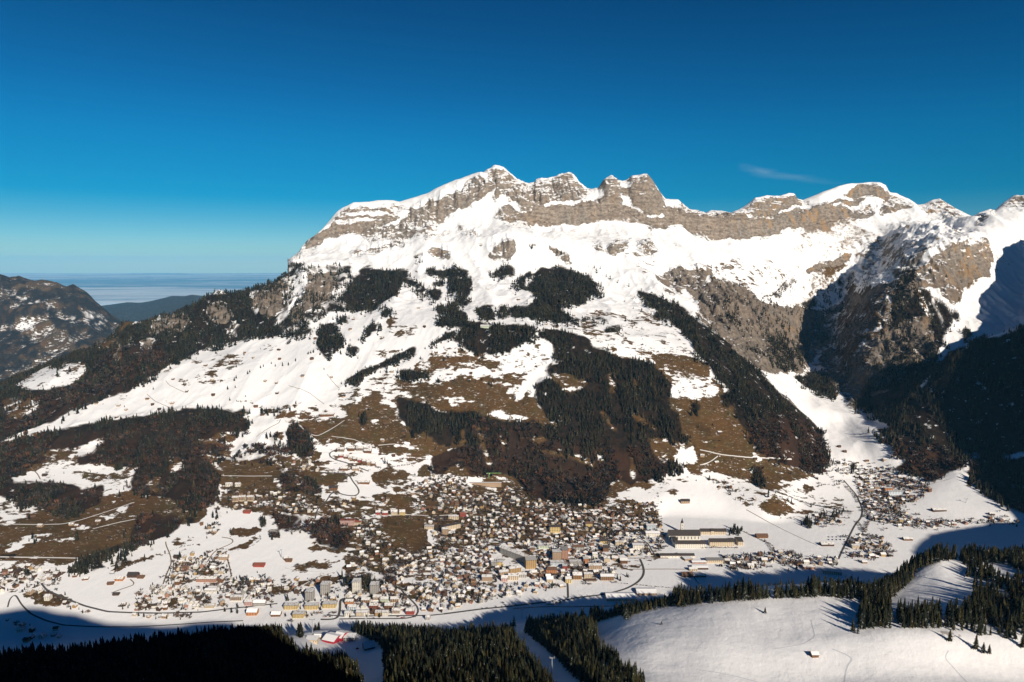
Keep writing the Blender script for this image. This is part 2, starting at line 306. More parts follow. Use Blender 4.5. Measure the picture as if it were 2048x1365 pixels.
# --- alp pastures: bare streaks
for e in [(1350, 650, 90, 40, .5), (1300, 738, 60, 14, .38), (1180, 752, 35, 20, .4), (1100, 790, 45, 18, .42), (960, 720, 60, 12, .5), (1150, 660, 40, 18, .5), (1240, 765, 40, 10, .4), (1600, 560, 60, 20, .6),
          (1250, 700, 60, 20, .5), (980, 905, 60, 16, .5), (640, 900, 60, 22, .5), (730, 860, 40, 14, .42), (460, 960, 35, 16, .45), (1690, 965, 55, 15, .22), (1770, 975, 50, 12, .3), (1820, 925, 40, 14, .4), (1610, 785, 30, 8, .4), (1420, 885, 50, 10, .55)]:
    se('A', *e)
s('A', [(0, 1125), (200, 1050), (380, 960), (420, 970), (300, 1040), (100, 1130), (0, 1150)], .8)
# --- upper middle forests
f('B', [(0, 632), (50, 595), (130, 615), (200, 620), (420, 640), (430, 660), (440, 760), (400, 880), (330, 890), (300, 920), (190, 950), (185, 1020), (130, 1045), (0, 1035)], .7)
f('B', [(430, 700), (500, 640), (740, 645), (755, 690), (700, 760), (650, 830), (560, 880), (480, 905), (400, 880), (390, 800)], 1)
f('B', [(120, 640), (170, 650), (130, 760), (100, 800), (60, 900), (20, 920), (80, 800)], .15); s('B', [(120, 640), (170, 650), (130, 760), (100, 800), (60, 900), (20, 920), (80, 800)], .85)
f('B', [(385, 690), (400, 700), (345, 820), (330, 820)], 0)
f('B', [(190, 650), (340, 660), (320, 780), (200, 820), (170, 750)], .35); r('B', [(180, 650), (350, 650), (330, 790), (200, 830), (160, 750)], .8)
for e in [(893, 660, 28, 30), (765, 722, 30, 22), (815, 752, 32, 30), (822, 790, 12, 25), (900, 735, 15, 18), (943, 727, 24, 24), (990, 790, 10, 25), (942, 882, 27, 32), (1015, 865, 32, 28), (1307, 885, 22, 25),
          (1403, 722, 34, 40), (627, 897, 35, 30), (367, 937, 26, 18), (237, 977, 14, 16), (430, 1118, 33, 30), (60, 1068, 14, 14), (930, 1295, 22, 20), (1105, 1300, 10, 14), (1020, 1300, 10, 12), (1640, 565, 20, 14)]:
    fe('B', *e)
for p in [[(925, 640), (1095, 630), (1100, 680), (1115, 700), (1115, 760), (1080, 855), (1050, 850), (1010, 790), (975, 750), (985, 700), (920, 690)], [(845, 762), (945, 762), (950, 790), (900, 838), (850, 800)],
          [(890, 970), (960, 920), (1000, 880), (1090, 900), (1100, 945), (1060, 960), (1010, 975), (1000, 1020), (900, 1050), (880, 1030)], [(1150, 872), (1200, 857), (1255, 862), (1265, 920), (1180, 935), (1150, 910)],
          [(1340, 870), (1440, 860), (1490, 810), (1430, 760), (1450, 735), (1500, 700), (1490, 680), (1540, 635), (1600, 640), (1620, 625), (1700, 640), (1790, 680), (1890, 735), (1860, 750), (1905, 825), (1880, 795), (1800, 810), (1790, 855),
           (1700, 850), (1650, 880), (1700, 920), (1695, 960), (1640, 960), (1600, 940), (1530, 950), (1450, 940), (1400, 920), (1350, 915)], [(1420, 672), (1500, 652), (1490, 692), (1420, 692)],
          [(1225, 685), (1270, 640), (1340, 607), (1368, 642), (1360, 682), (1280, 697)], [(1195, 755), (1225, 717), (1215, 757)], [(225, 1020), (270, 960), (310, 950), (350, 1000), (395, 1060), (340, 1120), (290, 1170), (240, 1120), (220, 1080)],
          [(470, 1062), (540, 962), (590, 957), (580, 1010), (520, 1052)], [(375, 1312), (480, 1242), (560, 1202), (700, 1132), (780, 1097), (790, 1122), (700, 1172), (560, 1242), (450, 1332)],
          [(700, 1247), (830, 1232), (870, 1292), (800, 1312), (700, 1302)],
          [(860, 1107), (960, 1052), (1020, 1002), (1090, 952), (1200, 947), (1240, 992), (1270, 967), (1440, 972), (1520, 1002), (1600, 1002), (1700, 1022), (1800, 1062), (1830, 1102), (1960, 1112), (2048, 1162), (2048, 1360), (1900, 1360),
           (1870, 1292), (1830, 1232), (1740, 1262), (1560, 1252), (1560, 1212), (1600, 1192), (1600, 1102), (1530, 1062), (1450, 1082), (1340, 1132), (1200, 1152), (1120, 1142), (1030, 1062), (950, 1092), (870, 1122)],
          [(1460, 490), (1510, 500), (1500, 520), (1470, 520)], [(780, 585), (850, 550), (860, 560), (800, 600)]]:
    f('B', p)
se('B', 680, 940, 36, 50, .46, .6); se('B', 720, 1005, 80, 55, .52); se('B', 620, 1142, 60, 22, .42); se('B', 590, 1040, 40, 30, .6); se('B', 800, 655, 30, 10, .4)
# --- cirque side
f('C', [(800, 762), (960, 802), (1080, 872), (1160, 932), (1260, 1012), (1380, 1102), (1480, 1202), (1560, 1272), (1600, 1346), (1640, 1420), (1340, 1420), (1340, 1346), (1260, 1252), (1210, 1202), (1150, 1142), (1140, 1082), (1100, 1042), (1040, 982), (930, 932), (860, 862), (800, 792)])
f('C', [(770, 812), (820, 812), (920, 892), (900, 922), (830, 872)], .3)
f('C', [(510, 620), (620, 660), (800, 740), (790, 760), (640, 700)], .2)
f('C', [(1310, 882), (1400, 962), (1480, 1012), (1420, 1022), (1330, 962), (1300, 922)], .9)
f('C', [(1560, 992), (1640, 1012), (1720, 1082), (1800, 1132), (1770, 1212), (1700, 1222), (1650, 1242), (1600, 1152), (1560, 1082)])
f('C', [(1420, 1062), (1560, 1132), (1660, 1242), (1500, 1182)], .9)
f('C', [(1690, 1272), (1840, 1242), (1910, 1232), (1910, 1332), (1800, 1322)])
f('C', [(1560, 832), (1620, 752), (1680, 692), (1740, 692), (1720, 732), (1680, 792), (1620, 832)], .6)
f('C', [(1770, 842), (1850, 822), (1850, 882), (1780, 872)])
fe('C', 665, 1000, 40, 25); fe('C', 570, 942, 30, 16, .8); fe('C', 440, 946, 20, 18); fe('C', 500, 935, 30, 12, .9)
f('C', [(1480, 780), (1560, 850), (1740, 860), (1760, 880), (1600, 880), (1500, 850)], .25)
f('C', [(600, 935), (620, 935), (640, 970), (600, 970)], .7)
for k in range(9): fe('C', 600+k*33+8*math.sin(k*5), 925+k*5+12*math.cos(k*9), 6, 6, .5)
f('D', [(860, 650), (980, 620), (970, 720), (900, 790), (830, 900), (740, 860), (780, 800)], .5)
f('D', [(1020, 642), (1100, 652), (1080, 722), (980, 800), (950, 790)], .35)
f('D', [(1250, 622), (1330, 602), (1340, 722), (1400, 742), (1450, 792), (1520, 842), (1580, 902), (1580, 962), (1530, 1002), (1530, 1102), (1480, 1152), (1470, 1242), (1400, 1302), (1340, 1400), (950, 1500), (1090, 1202), (1150, 1052), (1180, 902), (1200, 752)], .95)
for p in [[(1340, 742), (1352, 742), (1425, 950), (1410, 950)], [(1430, 782), (1442, 782), (1520, 980), (1505, 975)]]: f('D', p, 0)
f('D', [(700, 900), (900, 860), (1180, 760), (1150, 1050), (1000, 1300), (780, 1300), (700, 1150)], .22)
fe('D', 1605, 905, 25, 30); fe('D', 1665, 1022, 30, 40)
f('D', [(1480, 1202), (1560, 1132), (1650, 1112), (1700, 1062), (1850, 1042), (2010, 962), (2600, 800), (2600, 1800), (1400, 1700), (1100, 1560), (950, 1440), (1100, 1420), (1340, 1420)], .96)
f('D', [(560, 1292), (700, 1262), (780, 1262), (790, 1332), (700, 1332)])
f('D', [(1510, 560), (1650, 600), (1660, 650), (1560, 650)], .15)
fill(FOR, 'C', [(1130, 800), (1500, 800), (1860, 920), (1820, 1120), (1500, 1000), (1250, 930)], .36, 'max'); fill(FOR, 'X', [(1547, 780), (1575, 800), (1610, 835), (1650, 868), (1642, 890), (1600, 860)], .9); fill(FOR, 'D', [(560, 1285), (700, 1258), (790, 1258), (840, 1330), (840, 1430), (760, 1400), (640, 1350)], .95); fill(FOR, 'C', [(900, 660), (1240, 640), (1500, 780), (1130, 800)], .10, 'max'); fill(FOR, 'C', [(1900, 760), (2048, 800), (1900, 1100), (1840, 1000)], .45, 'max')
# --- right slope and valley head
f('H', [(920, 0), (2400, -100), (2400, 520), (1752, 465), (1600, 392), (1500, 322), (1440, 242), (1410, 217), (1330, 242), (1270, 292), (1230, 282), (1100, 242), (1050, 212), (1120, 165), (1040, 152), (1050, 92), (950, 32)], .97)
for p in [[(1420, 225), (1435, 180), (1480, 140), (1510, 135), (1510, 155), (1470, 170), (1440, 225)], [(1640, 150), (1750, 130), (1750, 145), (1650, 165)]]: f('H', p, 0); s('H', p, .9)
f('X', [(1458, 780), (1547, 780), (1585, 820), (1610, 860), (1650, 890), (1662, 925), (1640, 950), (1600, 942), (1560, 930), (1520, 908), (1500, 880), (1470, 830)], .95)
fill(DEC, 'X', [(1500, 840), (1590, 830), (1670, 890), (1660, 960), (1500, 960)], .8)
fill(DEC, 'H', [(1000, 60), (1300, 100), (1500, 220), (1752, 380), (1752, 465), (1410, 217), (1270, 292), (1050, 212)], .7)
f('H', [(0, 0), (30, 20), (90, 90), (80, 110), (0, 20)], .5)
fe('H', 825, 205, 22, 30, .9); f('H', [(280, 190), (340, 210), (350, 320), (290, 300)], .9)
f('H', [(70, 240), (130, 300), (240, 320), (240, 365), (120, 350)], .25)
f('H', [(380, 330), (560, 400), (700, 430), (820, 440), (830, 470), (700, 450), (540, 410), (380, 350)], .35)
fe('H', 580, 500, 30, 22, .9); f('H', [(650, 450), (740, 460), (740, 485), (660, 475)], .6)
# --- big central forest
f('X', [(797, 808), (850, 803), (930, 828), (1000, 838), (1070, 848), (1088, 868), (1078, 800), (1070, 770), (1098, 742), (1150, 735), (1185, 765), (1215, 745), (1205, 700), (1190, 685), (1240, 690), (1300, 715),
        (1345, 780), (1347, 830), (1372, 880), (1352, 910), (1322, 930), (1312, 962), (1270, 972), (1225, 982), (1205, 1003), (1150, 1000), (1100, 990), (1060, 985), (1030, 962), (1000, 955), (960, 948), (925, 952), (885, 952), (862, 945), (858, 925),
        (870, 917), (935, 898), (932, 892), (912, 880), (895, 868), (873, 895), (868, 870), (845, 880), (820, 868), (805, 845)], 1)
f('X', [(1120, 750), (1165, 745), (1180, 765), (1175, 785), (1130, 785), (1115, 765)], .05)
f('X', [(1300, 705), (1350, 700), (1370, 720), (1340, 730)], .3)
fill(DEC, 'X', [(850, 905), (935, 898), (950, 840), (1060, 860), (1090, 880), (1250, 900), (1350, 890), (1320, 970), (1205, 1010), (1060, 995), (850, 960)], .72)
fill(DEC, 'X', [(1000, 850), (1070, 850), (1090, 880), (1200, 930), (1060, 960), (960, 900)], .5)
# --- lower left forests
f('E', [(-400, 230), (0, 130), (130, 100), (380, 80), (560, 40), (700, 10), (960, -30), (1200, -22), (1290, 20), (1300, 70), (1200, 85), (1000, 95), (990, 115), (1100, 118), (1300, 108), (1400, 82), (1490, 110), (1490, 40), (1530, 10),
        (1600, 60), (1640, 120), (1640, 180), (1500, 230), (1400, 235), (1300, 230), (1150, 240), (1140, 400), (1090, 470), (1000, 480), (900, 430), (720, 400), (690, 370), (720, 255), (560, 240), (420, 250), (390, 200), (520, 150), (590, 100),
        (500, 100), (400, 180), (300, 210), (150, 230), (70, 300), (0, 330), (-400, 400)], .95)
f('E', [(990, 110), (1300, 105), (1640, 140), (1640, 180), (1400, 235), (1150, 240), (1000, 230)], .45)
f('E', [(0, 330), (80, 352), (400, 342), (540, 362), (550, 440), (470, 462), (400, 492), (290, 502), (200, 472), (110, 462), (0, 412), (-400, 450), (-400, 350)], .95)
for p in [[(700, 560), (760, 492), (850, 502), (940, 512), (930, 592), (830, 622), (760, 652), (720, 642)], [(345, 802), (350, 772), (430, 742), (500, 682), (560, 672), (700, 602), (720, 642), (640, 682), (560, 722), (550, 782), (480, 792), (420, 802)],
          [(640, 732), (700, 692), (740, 702), (720, 742), (660, 762)], [(1430, 512), (1600, 502), (1640, 562), (1790, 562), (1800, 642), (1720, 682), (1640, 662), (1620, 602), (1440, 572)],
          [(1420, 292), (1540, 282), (1640, 332), (1690, 382), (1640, 412), (1500, 392), (1420, 332)], [(1360, 520), (1385, 520), (1385, 555), (1360, 555)], [(965, 510), (1000, 510), (1030, 555), (975, 550)], [(1400, 585), (1430, 585), (1440, 615), (1400, 615)]]:
    f('E', p, .9)
fill(DEC, 'E', [(0, 100), (560, 60), (700, 20), (1290, 0), (1500, 0), (1640, 60), (1640, 240), (1150, 240), (1140, 480), (900, 480), (690, 360), (550, 350), (550, 500), (200, 500), (0, 420), (-400, 420), (-400, 300)], .45)
fill(DEC, 'E', [(1150, 120), (1640, 140), (1640, 240), (1150, 240)], .75); fill(DEC, 'E', [(1400, 280), (1700, 280), (1700, 700), (1420, 700)], .8); fill(DEC, 'E', [(700, 480), (960, 480), (930, 640), (700, 700)], .7)
fill(DEC, 'E', [(400, 380), (550, 360), (550, 470), (400, 490)], .75); fill(DEC, 'E', [(1640, 560), (1820, 560), (1820, 700), (1640, 700)], .9)
f('K', [(0, 480), (170, 470), (300, 560), (330, 700), (200, 720), (100, 860), (0, 820)], .8); fill(DEC, 'K', [(0, 480), (330, 480), (330, 700), (540, 600), (560, 860), (100, 900), (0, 820)], .85)
f('K', [(330, 700), (420, 620), (540, 640), (560, 800), (520, 880), (180, 900), (100, 850)], .55); f('K', [(160, 1060), (850, 1020), (840, 1200), (640, 1230), (160, 1220)], .55); fill(DEC, 'K', [(160, 1030), (860, 1000), (860, 1230), (160, 1240)], .9)
f('K', [(380, 120), (560, 130), (640, 230), (400, 260)], .5); fill(DEC, 'K', [(380, 100), (640, 100), (640, 270), (380, 270)], .9)
f('F', [(630, 310), (750, 310), (760, 365), (640, 370)], .6); fill(DEC, 'F', [(600, 300), (780, 300), (780, 380), (600, 380)], 1)

# --- centre and left woods, drawn again in finer pieces
f('X', [(850, 652), (1130, 652), (1240, 662), (1375, 700), (1385, 800), (1380, 1012), (850, 1012), (780, 960), (780, 790), (830, 720)], 0)
f('X', [(-200, 910), (0, 893), (150, 863), (300, 832), (400, 812), (520, 806), (660, 845), (720, 950), (760, 1060), (760, 1115), (640, 1132), (-200, 1132)], 0)
for p in [[(430, 100), (500, 20), (610, 20), (700, 30), (860, 40), (935, 60), (920, 100), (860, 130), (770, 170), (760, 195), (700, 190), (640, 210), (560, 205), (510, 180), (480, 150), (430, 120)], [(270, 170), (420, 105), (440, 60), (500, 20), (470, 25), (380, 80), (290, 140), (250, 180)],
          [(0, 270), (100, 215), (200, 165), (210, 200), (100, 250), (0, 300)], [(110, 300), (200, 290), (290, 310), (280, 350), (200, 365), (115, 365)],
          [(940, 70), (1020, 62), (1180, 98), (1225, 130), (1235, 165), (1300, 170), (1370, 190), (1400, 215), (1480, 232), (1560, 237), (1600, 270), (1650, 310), (1700, 360), (1715, 400), (1690, 470), (1710, 520), (1745, 560), (1765, 620), (1775, 680), (1810, 705), (1800, 735), (1740, 730),
           (1660, 690), (1620, 640), (1560, 600), (1480, 570), (1420, 500), (1350, 470), (1280, 420), (1200, 400), (1240, 375), (1190, 345), (1120, 320), (1060, 320), (980, 318), (970, 290), (1010, 265), (1050, 260), (1010, 230), (1020, 190), (1030, 160), (1000, 130), (950, 110)],
          [(905, 370), (1000, 345), (1060, 390), (1100, 430), (1160, 440), (1200, 400), (1280, 420), (1350, 470), (1420, 500), (1480, 570), (1560, 600), (1640, 670), (1690, 700), (1560, 700), (1590, 760), (1650, 810), (1790, 855), (1770, 905), (1680, 905), (1640, 945), (1500, 950), (1480, 985), (1400, 945),
           (1350, 965), (1330, 1040), (1270, 1080), (1100, 1095), (1060, 1070), (960, 1060), (880, 1040), (830, 960), (770, 910), (700, 905), (620, 905), (520, 925), (490, 850), (440, 800), (290, 830), (300, 800), (400, 770), (520, 735), (500, 700), (480, 640), (470, 580), (480, 545), (550, 540), (600, 570),
           (700, 595), (860, 600), (900, 580), (930, 620), (1060, 630), (1010, 590), (970, 560), (940, 520), (920, 490), (920, 440), (930, 410)],
          [(90, 470), (130, 458), (200, 480), (290, 490), (340, 530), (420, 540), (480, 550), (480, 640), (470, 725), (440, 730), (435, 650), (425, 752), (395, 752), (380, 740), (340, 745), (320, 700), (280, 690), (275, 650), (240, 670), (180, 690), (170, 640), (130, 600), (100, 580), (110, 520)],
          [(290, 830), (300, 800), (400, 775), (480, 830), (440, 850), (400, 880), (370, 915), (310, 905)], [(1830, 490), (1880, 500), (1870, 550), (1840, 550)], [(1990, 450), (2048, 440), (2060, 520), (2010, 490)]]: f('Q', p)
for e in [(345, 355, 20, 14, 1), (235, 228, 8, 10, 1), (435, 350, 8, 12, 1), (520, 360, 8, 10, 1), (625, 372, 8, 10, 1), (700, 370, 24, 10, .4), (1365, 60, 40, 20, 1), (400, 225, 30, 10, .5), (770, 455, 20, 8, .6), (900, 130, 12, 14, 1), (1600, 235, 50, 18, .35), (125, 660, 12, 20, .9), (20, 660, 10, 14, .8)]: fe('Q', *e)
for p, d_ in [([(1310, 310), (1370, 330), (1385, 440), (1340, 430)], .3), ([(1280, 540), (1300, 540), (1390, 650), (1370, 660)], .08), ([(1440, 520), (1560, 590), (1640, 660), (1600, 665), (1500, 600)], .4), ([(1590, 730), (1700, 810), (1680, 840), (1600, 790)], .15), ([(930, 755), (1130, 795), (1260, 845), (1250, 872), (1100, 815), (930, 778)], .15),
              ([(560, 640), (600, 620), (620, 760), (660, 860), (620, 860), (580, 740)], .3), ([(700, 680), (730, 680), (740, 760), (710, 770)], .3), ([(870, 690), (970, 680), (980, 720), (900, 730)], .35), ([(1480, 340), (1520, 340), (1510, 400), (1480, 390)], .35), ([(1240, 240), (1280, 240), (1290, 270), (1250, 270)], .3), ([(1040, 540), (1060, 540), (1070, 600), (1050, 600)], .3),
              ([(1870, 600), (1930, 600), (1985, 760), (1955, 770), (1890, 680)], .22), ([(1880, 900), (1960, 920), (2048, 980), (2048, 1030), (1980, 980)], .45), ([(1460, 800), (1480, 800), (1500, 930), (1470, 940)], .25), ([(1260, 760), (1290, 760), (1310, 840), (1280, 840)], .25)]: f('Q', p, d_)
RU = [(-500, 420), (-200, 330), (0, 292), (200, 250), (420, 190), (640, 160), (900, 120), (1000, 100), (1180, 100), (1280, 130), (1345, 170), (1350, 205), (1330, 240), (1200, 240), (1060, 270), (1000, 300), (1060, 380), (1120, 390), (1190, 460), (1180, 560), (1130, 640), (1070, 660), (980, 650), (940, 610), (880, 590),
      (800, 580), (710, 560), (710, 480), (740, 430), (660, 425), (560, 400), (430, 415), (410, 390), (420, 360), (500, 350), (570, 268), (470, 292), (400, 320), (380, 375), (200, 400), (130, 440), (80, 470), (60, 500), (-500, 560)]
f('R', RU, .97)
for p, d_ in [([(1000, 300), (1180, 285), (1500, 305), (1560, 290), (1700, 330), (1690, 390), (1480, 402), (1200, 392), (1060, 380)], .62), ([(1100, 262), (1180, 250), (1220, 280), (1100, 290)], .5), ([(1400, 245), (1460, 240), (1560, 285), (1500, 300), (1400, 290)], .7), ([(1250, 130), (1300, 110), (1500, 105), (1620, 70), (1620, 85), (1500, 125), (1400, 140), (1290, 140)], .8),
              ([(780, 480), (860, 470), (900, 560), (800, 560)], .4), ([(900, 370), (1000, 380), (1000, 440), (920, 450)], .3), ([(1080, 340), (1180, 340), (1180, 385), (1090, 380)], .3), ([(200, 350), (380, 310), (390, 370), (250, 390)], .4), ([(1545, 200), (1600, 180), (1640, 210), (1690, 280), (1700, 340), (1640, 380), (1560, 330), (1545, 250)], 1),
              ([(-500, 500), (0, 500), (200, 500), (400, 510), (440, 540), (560, 510), (570, 560), (540, 630), (470, 660), (370, 680), (290, 690), (260, 640), (100, 640), (60, 600), (0, 580), (-500, 600)], .95), ([(580, 510), (700, 500), (700, 560), (600, 560)], .3),
              ([(735, 740), (740, 690), (790, 670), (860, 670), (870, 700), (960, 680), (985, 710), (960, 770), (890, 810), (800, 830), (760, 840), (720, 850), (700, 800)], .95), ([(1000, 690), (1040, 690), (1060, 730), (1010, 740)], .9), ([(355, 1000), (370, 960), (430, 910), (520, 870), (640, 840), (720, 830), (720, 860), (640, 880), (560, 930), (550, 970), (480, 970), (420, 1000)], .9),
              ([(600, 920), (660, 870), (740, 860), (770, 900), (700, 960), (610, 950)], .5), ([(1480, 690), (1500, 670), (1680, 670), (1700, 740), (1660, 770), (1500, 760)], .75), ([(1690, 690), (1850, 700), (1900, 760), (1880, 860), (1800, 870), (1700, 830)], .8), ([(1450, 760), (1500, 760), (1520, 800), (1460, 800)], .9), ([(1405, 690), (1440, 690), (1440, 745), (1405, 745)], .9),
              ([(1500, 430), (1640, 450), (1720, 520), (1750, 570), (1700, 600), (1600, 570), (1490, 480)], .7), ([(1110, 640), (1190, 640), (1190, 700), (1120, 690)], .5), ([(0, 890), (90, 895), (90, 920), (0, 920)], .8), ([(1850, 870), (2040, 900), (2040, 1024), (1850, 1010)], .2), ([(1930, 150), (1980, 140), (1990, 190), (1950, 200)], .9)]: f('R', p, d_)
for e in [(150, 990, 25, 18, .9), (930, 655, 12, 18, .9), (670, 775, 10, 12, .9), (185, 805, 10, 16, .9), (420, 800, 20, 18, .4), (700, 200, 1, 1, 1), (820, 858, 18, 12, .8), (965, 897, 12, 12, .8), (340, 790, 12, 12, .5), (200, 890, 14, 14, .5), (130, 700, 20, 10, .5)]: fe('R', *e)
fill(DEC, 'R', [(1000, 300), (1700, 300), (1700, 400), (1060, 400)], .8); fill(DEC, 'R', [(200, 340), (400, 300), (400, 400), (200, 410)], .95)
# --- snow cover of the lower slopes (0 = bare brown meadow)
s('X', [(480, 800), (640, 822), (700, 772), (780, 745), (830, 725), (900, 690), (980, 705), (1090, 688), (1110, 740), (1080, 775), (1100, 860), (930, 870), (800, 885), (640, 855), (560, 850)], .62)
s('X', [(860, 700), (900, 712), (990, 715), (1000, 730), (960, 745), (880, 745), (850, 725)], .3)
s('X', [(690, 818), (740, 790), (800, 765), (900, 768), (1060, 790), (1080, 822), (1030, 842), (930, 830), (850, 805), (790, 822), (720, 850)], .1)
s('X', [(1010, 740), (1030, 740), (1040, 765), (1000, 765)], .2)
s('X', [(600, 855), (660, 838), (790, 850), (930, 865), (935, 897), (880, 917), (830, 905), (760, 892), (700, 884), (640, 884)], .05)
s('X', [(1100, 790-50), (1190, 745), (1190, 790), (1110, 790)], .3)
s('X', [(1080, 640), (1400, 655), (1390, 720), (1250, 715), (1080, 680)], .74)
s('X', [(1180, 655), (1230, 660), (1260, 690), (1180, 680)], .35); se('X', 1280, 640, 40, 14, .5); se('X', 1210, 632, 50, 6, .4)
s('X', [(1300, 700), (1390, 716), (1450, 770), (1480, 830), (1530, 905), (1600, 935), (1640, 955), (1500, 965), (1420, 955), (1380, 945), (1365, 885), (1345, 820), (1345, 775)], .14)
s('X', [(1320, 725), (1400, 745), (1430, 790), (1360, 800), (1340, 760)], .5); s('X', [(1410, 840), (1470, 850), (1480, 870), (1400, 860)], .3)
s('F', [(100, 160), (330, 130), (560, 190), (830, 230), (940, 270), (900, 420), (700, 560), (300, 620), (100, 680), (0, 560), (0, 300)], .52)
s('F', [(0, 20), (240, 0), (330, 20), (240, 110), (60, 100)], .04); s('F', [(540, 400), (640, 380), (650, 470), (560, 470)], .05); s('F', [(640, 370), (800, 370), (780, 420), (640, 430)], .05); s('F', [(850, 330), (950, 340), (950, 420), (860, 400)], .04)
s('F', [(690, 500), (800, 490), (850, 600), (740, 630), (690, 580)], .04); s('F', [(90, 400), (350, 400), (330, 450), (200, 480), (120, 480)], .06)
s('F', [(280, 470), (370, 420), (430, 520), (380, 550), (280, 540)], 1); s('F', [(400, 400), (530, 390), (560, 480), (700, 520), (600, 560), (440, 540)], .95); s('F', [(140, 210), (230, 200), (190, 300), (140, 300)], .95)
s('F', [(420, 240), (700, 230), (820, 250), (780, 290), (430, 280)], .93); s('F', [(640, 290), (760, 340), (800, 360), (930, 290), (940, 320), (840, 380), (760, 380), (640, 320)], .9)
s('X', [(560, 1000), (700, 1005), (900, 960), (1060, 985), (1310, 1000), (1330, 1100), (1180, 1100), (1000, 1100), (840, 1130), (740, 1150), (690, 1150), (680, 1100), (620, 1040)], .36)
s('X', [(900, 1100), (1330, 1060), (1330, 1115), (1250, 1150), (1000, 1170), (900, 1215), (700, 1200), (690, 1180), (700, 1150), (800, 1140)], .64)
s('K', [(640, 380), (1190, 400), (1200, 500), (1240, 560), (1200, 740), (900, 700), (760, 560)], .03); s('K', [(1230, 560), (1320, 540), (1310, 660), (1230, 700)], .95)
s('K', [(560, 60), (700, 50), (1000, 30), (1130, 110), (960, 230), (800, 190), (600, 110)], .04); s('K', [(1140, 190), (1290, 190), (1200, 250)], .05)
s('X', [(438, 925), (640, 900), (640, 1020), (600, 1030), (440, 1000)], .25); s('X', [(438, 925), (552, 925), (560, 955), (438, 958)], .03)
s('X', [(-200, 1000), (130, 1000), (260, 985), (350, 1000), (425, 1005), (400, 1050), (280, 1060), (270, 1090), (200, 1105), (130, 1130), (-200, 1130)], .12)
s('X', [(-200, 1000), (30, 1002), (75, 1020), (30, 1045), (-200, 1045)], .6); s('X', [(15, 1105), (60, 1078), (115, 1062), (110, 1075), (60, 1110)], .72)
s('X', [(120, 1058), (185, 1050), (180, 1065), (130, 1070)], .7); s('X', [(200, 1062), (255, 1010), (275, 1010), (230, 1065)], .55)
s('E', [(75, 300), (160, 230), (400, 200), (400, 250), (560, 245), (720, 255), (690, 370), (540, 350), (400, 340), (80, 340)], .8); s('P', [(580, 520), (900, 370), (1400, 390), (1640, 420), (1640, 560), (1100, 560)], .45); s('E', [(430, 190), (560, 130), (590, 100), (520, 100), (400, 190)], .7)
s('E', [(1150, 290), (1430, 290), (1450, 500), (1150, 450)], .15)
s('E', [(700, 650), (850, 640), (1030, 550), (1200, 560), (1200, 600), (1350, 560), (1400, 600), (1500, 560), (1630, 600), (1630, 680), (1780, 680), (1780, 780), (1400, 880), (1200, 830), (900, 840), (700, 950), (400, 950), (290, 870), (560, 780), (720, 720)], 1)
for p in [[(720, 720), (880, 690), (890, 700), (740, 740), (560, 790), (560, 770)], [(880, 690), (1030, 650), (1040, 660), (900, 690)], [(880, 640), (1000, 610), (1020, 620), (900, 660)], [(1120, 680), (1230, 660), (1350, 600), (1360, 620), (1290, 670), (1180, 685)],
          [(1200, 565), (1350, 560), (1300, 610), (1180, 600)], [(1480, 770), (1600, 740), (1780, 720), (1700, 780), (1560, 785)], [(1420, 860), (1500, 850), (1620, 830), (1780, 800), (1780, 850), (1540, 880), (1500, 910), (1420, 905)], [(1590, 660), (1640, 640), (1780, 690), (1600, 685)]]:
    s('E', p, .12)
s('O', [(600, 340), (1220, 250), (1250, 540), (1740, 620), (1740, 860), (1240, 900), (170, 930), (180, 720), (480, 640)], .62)
s('E', [(0, 730), (230, 730), (340, 780), (290, 870), (200, 930), (100, 890), (0, 900), (-400, 900), (-400, 720)], .55); s('E', [(110, 900), (240, 880), (400, 950), (300, 980), (180, 960)], .25)
s('X', [(1400, 940), (1500, 950), (1690, 1000), (1700, 1045), (1640, 1045), (1560, 1040), (1440, 990)], .66); se('X', 1557, 1017, 36, 13, .08); s('H', [(320, 310), (400, 290), (500, 280), (500, 310), (400, 330)], .1)
s('H', [(560, 290), (660, 300), (600, 340), (560, 330)], .1); se('H', 745, 372, 40, 15, .15); s('H', [(0, 110), (330, 100), (500, 180), (480, 250), (400, 290), (280, 290), (140, 250), (0, 190)], .06)
s('H', [(240, 155), (340, 150), (340, 175), (240, 175)], .7); s('H', [(270, 205), (310, 200), (300, 230), (270, 230)], .85)
s('X', [(1310, 960), (1370, 948), (1420, 962), (1350, 990), (1320, 1010), (1300, 1000)], .72); s('G', [(1180, 200), (1280, 130), (1300, 190), (1180, 240)], .5); s('G', [(840, 90), (930, 110), (940, 150), (850, 160)], .1); s('G', [(990, 90), (1130, 90), (1120, 130), (1000, 140)], .1)
s('H', [(1430, 270), (1460, 270), (1475, 300), (1430, 315)], .1); s('H', [(850, 220), (1240, 270), (1250, 310), (1100, 400), (1140, 480), (860, 480)], .75)
s('X', [(858, 700), (1080, 850), (1110, 760), (1200, 700), (1330, 730), (1370, 880), (1340, 950), (1290, 965), (1200, 1008), (1050, 990), (930, 955), (860, 945), (920, 850)], .2); s('R', [(-300, 330), (700, 150), (1300, 130), (1300, 230), (1190, 460), (1130, 640), (980, 640), (700, 560), (640, 420), (400, 400), (-300, 560)], .3)
